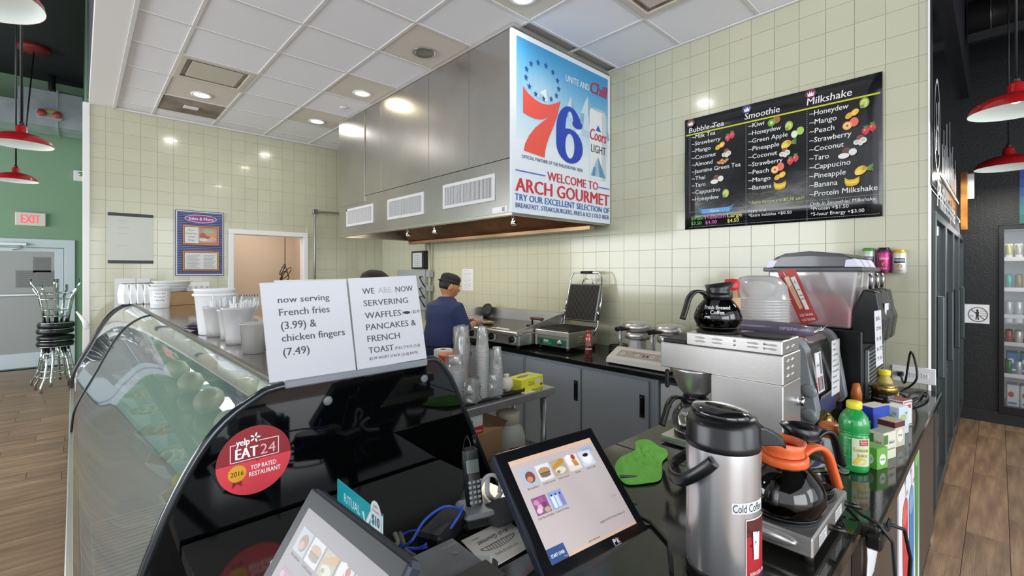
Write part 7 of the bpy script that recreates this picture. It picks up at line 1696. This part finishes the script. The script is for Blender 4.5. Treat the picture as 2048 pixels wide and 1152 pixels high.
# glove box + paper
q = onz(TT, 1060, 782); gbx = thing('glove_box', 'yellow disposable glove box with dark printed ovals at the table\'s right end', 'box', (q.x + .035, q.y + .012, TT), .12)
MB().box((-.11, 0, 0), (.11, .12, .075), .002).build('box_body', M('glove_yellow', '#dede3a', .45), gbx)
P = Print(lambda x, y, k: Vector((-.11 + x, -.0003 - k, .075 - y)), .0003); P.ell(.02, .055, .014, .008, '#4a4416'); P.ell(.20, .055, .012, .008, '#4a4416'); P.text('Disposable', .07, .02, '#4a4416', w=.05, h=.008); P.text('GLOVES', .07, .034, '#4a4416', w=.06, h=.011, bold=.01); P.rect(.14, .012, .05, .03, '#d9d6cf'); P.build('box_print', gbx, world=False)
P = Print(lambda x, y, k: Vector((-.11 + x, .12 - y, .0753 + k)), .0003); P.ell(.09, .055, .055, .02, '#4a3f22', n=24); P.n += 1; P.ell(.09, .055, .05, .016, '#8d7f4a', n=24); P.rect(.15, .02, .05, .07, '#cfcd8a'); P.build('box_print', gbx, world=False)
r = thing('white_slip', 'small white paper slip under the glove box edge on the steel table', 'paper', (1.94, 1.95, TT)); MB().box((1.93, 1.935, TT + .0005), (2.02, 1.99, TT + .0015)).build('slip', paper, r, True)
# ================================================================ MENU BOARD ON THE TILED WALL
mx0 = WX - .012
a, b, c_, d_ = onx(mx0, 1370, 240), onx(mx0, 1765, 144), onx(mx0, 1765, 433), onx(mx0, 1370, 459)
zt = (a.z + b.z) / 2; zb = (c_.z + d_.z) / 2; yl, yr = (a.y + d_.y) / 2, (b.y + c_.y) / 2
mbn = thing('drinks_menu_banner', 'black banner menu of bubble tea, smoothie and milkshake flavours on the tiled wall', 'sign', (WX, (yl + yr) / 2, zb))
g = []
for i in range(9):
    g.append([Vector((mx0 - .001 + .003 * math.sin(i * 1.1 + j * .7), yl + (yr - yl) * j / 14, zt + (zb - zt) * i / 8)) for j in range(15)])
MB().sheet(g).build('banner', M('banner_vinyl', '#17181c', .17, spec=.6, bump=(3.0, .35)), mbn, True, thick=.002)
P = Print(lambda x, y, k: Vector((mx0 - .0065 - k, yl + (yr - yl) * x / 1000, zt + (zb - zt) * y / 600)), .0002)
# x 0..1000 left to right, y 0..600
W0 = '#e9e9ea'
P.n = 1
HEADS = ()
P.rect(10, 84, 982, 7, '#c9cc2a')
for vx in (34, 373, 682):
    for i in range(46 if vx == 34 else 56): P.rect(vx, 98 + i * 9, 2.2, 4, '#b9b9bd', layer=1.3)
for i in range(120): P.rect(34 + i * 8, 507 + (0), 4, 2, '#b9b9bd', layer=1.3); P.rect(34 + i * 8, 588, 4, 2, '#b9b9bd', layer=1.3)
P.build('rule_lines', mbn)
P = Print(P.mp, .0002); P.n = 3
P.text('Bubble Tea', 28, 50, W0, w=220, h=27, bold=.012, shear=.1); P.text('Smoothie', 366, 42, W0, w=186, h=30, bold=.012, shear=.1); P.text('Milkshake', 682, 40, W0, w=198, h=32, bold=.012, shear=.1)
for col, x, y0, items in ((0, 48, 92, [('~Milk Tea', 148), ('~Strawberry', 180), ('~Mango', 120), ('~Coconut', 152), ('~Almond', 132), ('~Jasmine Green Tea', 296), ('~Thai', 86), ('~Taro', 88), ('~Cappucino', 178), ('~Honeydew', 170)]),
                          (1, 386, 97, [('~Kiwi', 86), ('~Honeydew', 173), ('~Green Apple', 205), ('~Pineapple', 163), ('~Coconut', 153), ('~Strawberry', 180), ('~Peach', 110), ('~Mango', 119), ('~Banana', 123)]),
                          (2, 694, 101, [('~Honeydew', 172), ('~Mango', 122), ('~Peach', 112), ('~Strawberry', 184), ('~Coconut', 152), ('~Taro', 88), ('~Cappucino', 180), ('~Pineapple', 160), ('~Banana', 125), ('~Protein Milkshake', 288)])):
    pitch = (37.4, 38.6, 40.6)[col]
    for i, (s_, w_) in enumerate(items): P.text(s_, x, y0 + i * pitch, W0, w=w_, h=(21, 21, 23)[col], bold=.008, shear=.06)
P.text('* You can mix', 390, 440, '#6a6a50', w=136, h=15, shear=.25); P.text('up to four', 410, 460, '#55554a', w=90, h=13, shear=.25)
P.text('* Extra flavors are $0.50 each', 388, 482, '#d7d86a', w=284, h=15, shear=.2)
P.text('Apply to all', 386, 523, W0, w=100, h=13); P.text('*Extra bubbles +$0.50', 388, 545, W0, w=222, h=14)
P.text('Only in Smoothie/ Milkshake', 698, 516, W0, w=276, h=15); P.text('*Protein +$1.50', 700, 538, W0, w=166, h=15); P.text('*5-hour Energy +$3.00', 700, 562, W0, w=230, h=15)
P.text('Small', 44, 532, '#62b04a', w=72, h=20, bold=.01); P.text('$3.50', 44, 560, '#62b04a', w=66, h=18, bold=.01); P.text('Medium', 134, 532, '#c95ab0', w=124, h=20, bold=.01); P.text('$4.00', 134, 560, '#c95ab0', w=72, h=18, bold=.01); P.text('Large', 268, 532, '#d9d86a', w=84, h=20, bold=.01); P.text('$4.50', 268, 560, '#d9d86a', w=66, h=18, bold=.01)
P.build('lettering', mbn)
P = Print(P.mp, .0002); P.n = 3
P.poly([(83, 484), (118, 496), (118, 520), (95, 512), (98, 500)], '#2f76b0'); P.poly([(315, 484), (275, 496), (275, 520), (300, 512), (297, 500)], '#2f76b0'); P.rect(112, 498, 170, 24, '#5aa2da'); P.n += 1; P.text('Prices', 160, 503, '#d9ecf8', w=60, h=13, shear=.3)
P.build('price_ribbon', mbn)
P = Print(P.mp, .0002); P.n = 3
def crown(x, y, c):
    P.ell(x, y, 26, 22, c, n=24); P.n += .5; P.poly([(x - 16, y - 6), (x - 8, y + 2), (x - 4, y - 12), (x, y), (x + 6, y - 12), (x + 8, y + 2), (x + 17, y - 8), (x + 13, y + 12), (x - 13, y + 12)], '#f0eef0')
crown(40, 25, '#6b3a34'); crown(378, 22, '#3c3a7a'); crown(700, 22, '#6a2448')
def fruit(kind, x, y, s=1.0):
    E_ = lambda dx, dy, rx, ry, c, rot=0: P.ell(x + dx * s, y + dy * s, rx * s, ry * s, c, rot, 14)
    if kind == 'straw':
        for dx, dy in ((-14, 5), (12, -5)):
            E_(dx, dy, 15, 16, '#d3404a'); P.poly([(x + (dx - 13) * s, y + (dy + 4) * s), (x + (dx + 13) * s, y + (dy + 4) * s), (x + dx * s, y + (dy + 21) * s)], '#c93440'); E_(dx - 4, dy - 4, 4, 5, '#e6808a'); P.n += .1
            for q in (-9, -3, 4, 10): P.line(x + dx * s, y + (dy - 12) * s, x + (dx + q) * s, y + (dy - 21) * s, 4 * s, '#4f8f3c')
    if kind == 'mango': E_(-12, 6, 17, 12, '#e8a92f', -.5); E_(12, -4, 18, 13, '#f0bd3f', -.5); P.n += .1; E_(8, -2, 8, 7, '#f6d36a', -.5)
    if kind == 'coco': E_(2, -12, 15, 11, '#8a4f38'); E_(-12, 6, 14, 11, '#e8e6e2'); E_(14, 2, 15, 13, '#e8e6e2'); P.n += .1; E_(-12, 5, 9, 6, '#c7c1b8'); E_(14, 0, 9, 7, '#c7c1b8'); E_(4, 17, 9, 5, '#d7e0d4')
    if kind == 'almond':
        for dx, dy, r_ in ((-22, 6, .3), (-6, -4, -.5), (12, 4, .4), (24, -2, -.2), (0, 10, .1)): E_(dx, dy, 13, 7, '#c07f4a', r_); E_(dx + 2, dy - 1, 7, 3, '#dca673', r_)
    if kind == 'taro': E_(-2, -10, 18, 15, '#6e4337'); E_(-14, 10, 24, 12, '#e9e6e3'); E_(24, -2, 17, 15, '#e4e1e0')
    if kind == 'honey': E_(0, 0, 20, 22, '#9cae4a'); P.n += .1; E_(-2, 3, 14, 18, '#d3dc8a', .4); E_(-3, 5, 7, 11, '#b6c060', .4); E_(-9, 14, 9, 8, '#86983c')
    if kind == 'kiwi': E_(16, -6, 20, 18, '#9a6a3a'); P.n += .1; E_(-10, 3, 20, 18, '#6fa52f'); P.n += .1; E_(-10, 3, 8, 7, '#dbe6a0'); E_(-10, 3, 14, 12, '#86b93f') if 0 else None
    if kind == 'apple': E_(14, -5, 18, 19, '#a7cf5a'); P.n += .1; E_(-14, 6, 16, 17, '#dfeccc')
    if kind == 'pine':
        E_(-6, 2, 26, 18, '#e9c23a', -.4); P.n += .1; E_(-16, 10, 14, 10, '#f2d964', -.4); E_(8, -6, 9, 9, '#c9972f')
        for q in range(5): P.line(x + 18 * s, y + (-6 + q * 2) * s, x + 44 * s, y + (-20 + q * 7) * s, 4 * s, '#6f9040')
    if kind == 'peach': E_(16, -5, 19, 20, '#e5705c'); P.n += .1; E_(-12, 6, 20, 18, '#f2b06a'); P.n += .1; E_(-12, 6, 14, 12, '#f6cf96'); E_(-12, 6, 6, 6, '#b5553a')
    if kind == 'banana':
        for q, c in ((0, '#e0b92a'), (9, '#efd04a'), (18, '#d9ae26')):
            P.poly([(x - 32 * s, y + (-16 + q) * s), (x - 14 * s, y + (-4 + q) * s), (x + 10 * s, y + (-4 + q) * s), (x + 34 * s, y + (-14 + q) * s), (x + 24 * s, y + (2 + q) * s), (x, y + (8 + q) * s), (x - 22 * s, y + (4 + q) * s)], c)
for kd, x, y in (('straw', 284, 140), ('mango', 224, 178), ('coco', 261, 222), ('almond', 240, 259), ('taro', 205, 350), ('honey', 259, 427), ('kiwi', 520, 113), ('honey', 598, 147), ('apple', 638, 186), ('pine', 590, 230), ('coco', 575, 270), ('straw', 618, 309), ('peach', 540, 338), ('mango', 553, 376), ('banana', 553, 416),
                 ('honey', 931, 116), ('mango', 880, 152), ('peach', 873, 194), ('straw', 950, 231), ('coco', 912, 272), ('taro', 860, 318), ('pine', 922, 398), ('banana', 880, 438)): fruit(kd, x, y)
P.build('fruit_pictures', mbn)
# ================================================================ PEOPLE
skin_m = M('skin', '#b57a56', .5); hair_m = M('hair_black', '#17120f', .55, bump=(120, .5))
def head_mesh(mb, c, yaw, pitch=0.0):
    """face looks along +x before yaw; built as a shaped closed shell with nose, chin and ears"""
    m = Matrix.Translation(c) @ Matrix.Rotation(yaw, 4, 'Z') @ Matrix.Rotation(pitch, 4, 'Y'); n, k = 28, 20; V = [(0, 0, -.115)]
    for i in range(1, k):
        t = PI * i / k; z_ = -math.cos(t)
        for j in range(n):
            a = 2 * PI * j / n; ca, sa = math.cos(a), math.sin(a); r_ = math.sin(t)
            x = .094 * r_ * ca; y = .074 * r_ * sa; z = .115 * z_
            if z < -.02: 
                f = (-.02 - z) / .095; y *= 1 - .35 * f; x = x * (1 - .12 * f) + .018 * f
            if ca > .97 and -.03 < z < .012: x += .024 * (1 - abs((z + .012) / .024)) if abs(z + .012) < .024 else 0
            if ca > .9 and .008 < z < .03: x -= .003
            if ca > .9 and -.075 < z < -.05: x += .004
            V.append((x, y, z))
    V.append((0, 0, .115)); F = []
    for j in range(n): F.append((0, 1 + (j + 1) % n, 1 + j)); F.append((len(V) - 1, 1 + (k - 2) * n + j, 1 + (k - 2) * n + (j + 1) % n))
    for i in range(k - 2):
        for j in range(n): j2 = (j + 1) % n; F.append((1 + i * n + j, 1 + i * n + j2, 1 + (i + 1) * n + j2, 1 + (i + 1) * n + j))
    mb.add(V, F, True, m)
    for s in (-1, 1): mb.X = m; mb.blob((-.008, s * .076, -.008), (.018, .008, .032), 12, 8); mb.X = None
    return m
def hand(mb, wrist, dirv, palm_n, curl=.6, side=1):
    d = Vector(dirv).normalized(); n = Vector(palm_n); n = (n - d * n.dot(d)).normalized(); s = d.cross(n)
    W_ = Vector(wrist)
    mb.tube([W_ - d * .03, W_, W_ + d * .04, W_ + d * .075], [.026, .026, .034, .032], n=12)
    for i, L in enumerate((.062, .07, .066, .052)):
        b = W_ + d * .075 + s * (.026 - .0175 * i); p = [b - d * .02, b]; a = 0; q = b
        for sgm in (.42, .33, .25): a += curl * .62; q = q + (d * math.cos(a) + n * math.sin(a)) * L * sgm; p.append(q)
        mb.tube(p, [.0085, .0085, .008, .0075, .006], n=8)
    b = W_ + d * .02 + s * .028 * side
    q1 = b + (d * .55 + s * .6 * side + n * .35).normalized() * .035; q2 = q1 + (d * .8 + n * .6).normalized() * .028
    mb.tube([W_ + d * .01, b, q1, q2], [.014, .012, .0095, .0075], n=8)
def merge_body(root, sk, mb, name='body', vox=.0055):
    o = mb.build('tmp', skin_m, root); bm = bmesh.new(); bm.from_mesh(sk.data); bm.from_mesh(o.data); me = bpy.data.meshes.new(name); bm.to_mesh(me); bm.free()
    bpy.data.objects.remove(o); bpy.data.objects.remove(sk)
    ob = bpy.data.objects.new(name, me); COL.objects.link(ob); ob.parent = root; me.materials.clear(); me.materials.append(skin_m)
    md = ob.modifiers.new('r', 'REMESH'); md.mode = 'VOXEL'; md.voxel_size = vox; md.use_smooth_shade = True
    sm_ = ob.modifiers.new('s', 'SMOOTH'); sm_.factor = .5; sm_.iterations = 3
    dg = bpy.context.evaluated_depsgraph_get(); m2 = bpy.data.meshes.new_from_object(ob.evaluated_get(dg)); ob.modifiers.clear(); ob.data = m2
    m2.materials.clear(); m2.materials.append(skin_m)
    return ob
def person(label, loc, rz, J, headyaw, headpitch, shirt, sleeve_to, trousers, hands):
    r = thing('person', label, 'person', loc, rz)
    N = list(J.keys()); ix = {k: i for i, k in enumerate(N)}
    E_ = [('pel', 'sp'), ('sp', 'ch'), ('ch', 'nk'), ('nk', 'hd'), ('ch', 'sR'), ('sR', 'eR'), ('eR', 'wR'), ('ch', 'sL'), ('sL', 'eL'), ('eL', 'wL'), ('pel', 'hR'), ('hR', 'kR'), ('kR', 'aR'), ('aR', 'tR'), ('pel', 'hL'), ('hL', 'kL'), ('kL', 'aL'), ('aL', 'tL')]
    rad = dict(pel=.105, sp=.10, ch=.095, nk=.052, hd=.05, sR=.040, sL=.040, eR=.038, eL=.040, wR=.027, wL=.027, hR=.078, hL=.078, kR=.055, kL=.055, aR=.038, aL=.038, tR=.03, tL=.03)
    sk = skin('sk', [J[k] for k in N], [(ix[a], ix[b]) for a, b in E_], [rad[k] for k in N], skin_m, r, 2, ix['pel'])
    mb = MB(); hm = head_mesh(mb, Vector(J['hd']) + Vector((.012, 0, .055)), headyaw, headpitch)
    for w_, d_, n_, cu, sd in hands: hand(mb, w_, d_, n_, cu, sd)
    merge_body(r, sk, mb)
    for s in (-1, 1):
        e = MB(); e.X = hm; e.blob((.083, s * .030, .006), (.010, .012, .008), 12, 8); e.build('eye', M('eye_white', '#e6e2dc', .3), r)
        e = MB(); e.X = hm; e.blob((.0915, s * .031, .006), (.003, .005, .005), 10, 6); e.build('iris', M('eye_dark', '#1c120c', .2), r)
        e = MB(); e.X = hm; e.tube([(.090, s * .014, .026), (.089, s * .030, .031), (.080, s * .046, .027)], .004, 6); e.build('eyebrow', hair_m, r)
    e = MB(); e.X = hm; e.tube([(.084, -.022, -.056), (.091, -.010, -.053), (.093, 0, -.055), (.091, .010, -.053), (.084, .022, -.056)], .004, 6); e.build('lips', M('lips', '#8f5145', .5), r)
    # garments: closed shells merged over the body
    def garment(name, mb, mat, vox=.010):
        o = mb.build(name, mat, r); md = o.modifiers.new('r', 'REMESH'); md.mode = 'VOXEL'; md.voxel_size = vox; md.use_smooth_shade = True
        sm_ = o.modifiers.new('s', 'SMOOTH'); sm_.factor = .5; sm_.iterations = 6
        return o
    V_ = {k: Vector(v) for k, v in J.items()}
    e = MB(); rows = [(.78, .135, .172, 'pel'), (.90, .135, .168, 'pel'), (1.02, .138, .170, 'sp'), (1.14, .142, .185, 'ch'), (1.24, .138, .196, 'ch'), (1.30, .112, .178, 'ch'), (1.345, .080, .115, 'nk'), (1.375, .062, .066, 'nk')]
    dz = V_['pel'].z - .88; g = []
    for z_, rx_, ry_, kk in rows: c = V_[kk]; g.append([Vector((c.x + rx_ * math.cos(2 * PI * i / 28), c.y + ry_ * math.sin(2 * PI * i / 28), z_ + dz)) for i in range(28)])
    n_ = 28; VV = [p for row in g for p in row]; FF = [(i * n_ + k, i * n_ + (k + 1) % n_, (i + 1) * n_ + (k + 1) % n_, (i + 1) * n_ + k) for i in range(len(g) - 1) for k in range(n_)] + [tuple(range(n_))[::-1], tuple((len(g) - 1) * n_ + k for k in range(n_))]
    e.add(VV, FF, True)
    for s_ in 'RL':
        a_ = V_['s' + s_]; b_ = a_.lerp(V_['e' + s_], sleeve_to); inn = a_.lerp(V_['ch'] + Vector((0, 0, .07)), .35)
        e.tube([inn, a_, a_.lerp(b_, .5), b_], [.085, .080, .074, .072], n=16)
    garment('shirt', e, shirt)
    e = MB(); c = V_['pel']; e.blob((c.x, c.y, c.z + .0), (.132, .165, .13), 20, 12)
    for s_ in 'RL':
        h_, k_, a_ = V_['h' + s_], V_['k' + s_], V_['a' + s_]; e.tube([h_ + Vector((0, 0, .04)), h_, k_, a_ + Vector((0, 0, .0))], [.09, .092, .070, .062], n=16)
    garment('trousers', e, trousers)
    for s in 'RL':
        a_, t_ = Vector(J['a' + s]), Vector(J['t' + s]); e = MB(); c = a_.lerp(t_, .55); e.blob((c.x, c.y, .045), (.14, .052, .045), 16, 8); e.build('shoe', M('shoe_black', '#141414', .4), r)
    return r, hm
navy = M('navy_shirt', '#1f2c55', .75, bump=(14, .5)); dark_t = M('dark_trousers', '#1c2338', .8, bump=(14, .4))
J = dict(pel=(0, 0, .88), sp=(.02, 0, 1.02), ch=(.06, 0, 1.18), nk=(.085, -.005, 1.345), hd=(.105, -.01, 1.41), sR=(.075, -.165, 1.27), eR=(.14, -.20, 1.08), wR=(.38, -.06, 1.12), sL=(.075, .165, 1.27), eL=(.18, .20, 1.09), wL=(.42, .10, 1.14),
         hR=(0, -.09, .84), kR=(.02, -.10, .46), aR=(-.02, -.10, .07), tR=(.13, -.12, .03), hL=(0, .09, .84), kL=(.03, .10, .46), aL=(0, .10, .07), tL=(.15, .12, .03))
ck, hm = person('cook in navy T-shirt and black cap working at the griddle with gloved hands', (2.335, 3.44, 0), 0, J, -.30, .30, navy, 1.05, dark_t,
       [((.39, -.055, 1.12), (.85, .45, .0), (.1, .1, -1), .55, 1), ((.43, .095, 1.14), (.85, -.30, -.1), (.1, 0, -1), .55, -1)])
gl = clear('glove_film', '#e8ecf2', .15, .06, .3, .35)
for w_, d_ in (((.39, -.055, 1.12), (.85, .45, 0)), ((.43, .095, 1.14), (.85, -.30, -.1))):
    e = MB(); W_ = Vector(w_); d = Vector(d_).normalized(); e.tube([W_ - d * .05, W_, W_ + d * .045, W_ + d * .09, W_ + d * .13], [.034, .033, .043, .040, .02], n=14); e.build('glove', gl, ck)
e = MB(); e.X = hm; e.lathe([(.080, 0), (.084, .03), (.084, .045), (.074, .066), (.045, .082), (.001, .085)], (-.006, 0, .034), 32, rx=1.12, ry=.94); e.lathe([(.080, 0), (.083, .001), (.084, .028), (.081, .029)], (-.006, 0, .026), 32, cap=False, rx=1.12, ry=.94)
e.build('cap', M('cap_black', '#201d1f', .8, bump=(40, .3)), ck)
e = MB(); e.X = hm; e.blob((-.103, 0, .032), (.018, .025, .008), 12, 6); e.build('cap_strap', M('cap_black', '#201d1f', .8), ck)
e = MB(); e.X = hm; e.lathe([(.001, -.03), (.062, -.028), (.074, .0), (.078, .035), (.06, .05), (.001, .06)], (-.017, 0, -.01), 24, rx=1.10, ry=1.0); e.build('hair', hair_m, ck)
ap_m = M('apron_black', '#16171b', .8)
e = MB(); e.sheet([[Vector((.165 + .02 * math.cos(k / 8 * PI - PI / 2) - abs(k - 4) ** 2 * .0085, -.17 + .0425 * k, z_)) for k in range(9)] for z_ in (1.22, 1.05, .9, .75, .6)]); e.build('apron', ap_m, ck, thick=.006)
MB().tube([(.155 * math.cos(2 * PI * k / 24) + .005, .172 * math.sin(2 * PI * k / 24), .955) for k in range(24)], .006, n=6, closed=True).build('apron_string', ap_m, ck)
r = thing('spatula', 'thin steel spatula held in the cook\'s hands over the griddle', 'spatula', (2.86, 3.5, 1.12)); t = MB(); t.tube([(2.80, 3.44, 1.15), (2.90, 3.50, 1.125), (3.0, 3.54, 1.10)], [.010, .008, .004]); t.build('handle', blk, r, True); MB().box((2.98, 3.50, 1.088), (3.06, 3.60, 1.092)).build('blade', steel, r, True)
J2 = dict(pel=(0, 0, .90), sp=(.01, 0, 1.04), ch=(.02, 0, 1.20), nk=(.03, 0, 1.365), hd=(.045, 0, 1.43), sR=(.02, -.155, 1.29), eR=(.05, -.19, 1.06), wR=(.24, -.15, 1.0), sL=(.02, .155, 1.29), eL=(.05, .19, 1.06), wL=(.24, .15, 1.0),
          hR=(0, -.085, .86), kR=(.02, -.09, .47), aR=(0, -.09, .07), tR=(.14, -.10, .03), hL=(0, .085, .86), kL=(.02, .09, .47), aL=(0, .09, .07), tL=(.14, .10, .03))
pat = M('patterned_top', '#2b3350', .8, noise=(28, '#c9a39a'))
w2, hm2 = person('dark-haired person mostly hidden behind the two paper signs, only the hair showing', (1.215, 2.47, 0), -PI / 2, J2, 0, .25, pat, .6, dark_t, [((.245, -.15, 1.0), (1, .1, 0), (0, 0, -1), .5, 1), ((.245, .15, 1.0), (1, -.1, 0), (0, 0, -1), .5, -1)])
e = MB(); e.X = hm2; e.lathe([(.001, -.075), (.075, -.07), (.088, -.01), (.090, .04), (.075, .08), (.045, .102), (.001, .108)], (-.014, 0, .012), 28, rx=1.10, ry=.98); e.build('hair', hair_m, w2)

# ================================================================ finer pieces hang under the part they belong to
SUB = {'knob': 'dial_plate', 'grille_fins': 'grille', 'grille_back': 'grille', 'baffle': 'grease_filter', 'lid_handle': 'lid', 'lid_lamp': 'lid', 'tap_lever': 'tap_block', 'pump_lid': 'pump_head', 'latch': 'pump_head',
       'spout': 'pump_head', 'keypad': 'handset', 'display': 'handset', 'antenna': 'handset', 'handle': 'door', 'door_pane': 'door', 'price_rail': 'shelf', 'badge_print': 'badge', 'iris': 'eye', 'seat_band': 'seat',
       'upper_plate': 'lid', 'grip': 'handle_bar', 'grille_slots': 'grille_panel', 'glass_rim': 'curved_glass', 'shelf_rail': 'shelf', 'cap_strap': 'cap', 'shade_lining': 'lamp_shade', 'bulb': 'lamp_shade', 'lid_text': 'lid', 'apron_string': 'apron', 'emblem': 'badge', 'toggle': 'cover_plate', 'slots': 'receptacle', 'push_bar': 'door_leaf', 'duct_seam': 'duct_body'}
base_ = lambda o: o.name.split('.')[0]
def mid(o):
    b = [Vector(c) for c in o.bound_box]; return sum(b, Vector()) / 8
for root in [o for o in list(COL.objects) if o.parent is None and o.type == 'EMPTY']:
    ch = list(root.children)
    for c in ch:
        t = SUB.get(base_(c))
        if not t or c.location.length > 1e-6 or c.children: continue
        cand = [d for d in ch if base_(d) == t and d is not c and d.parent is root and d.location.length < 1e-6]
        if cand: c.parent = min(cand, key=lambda d: (mid(d) - mid(c)).length)
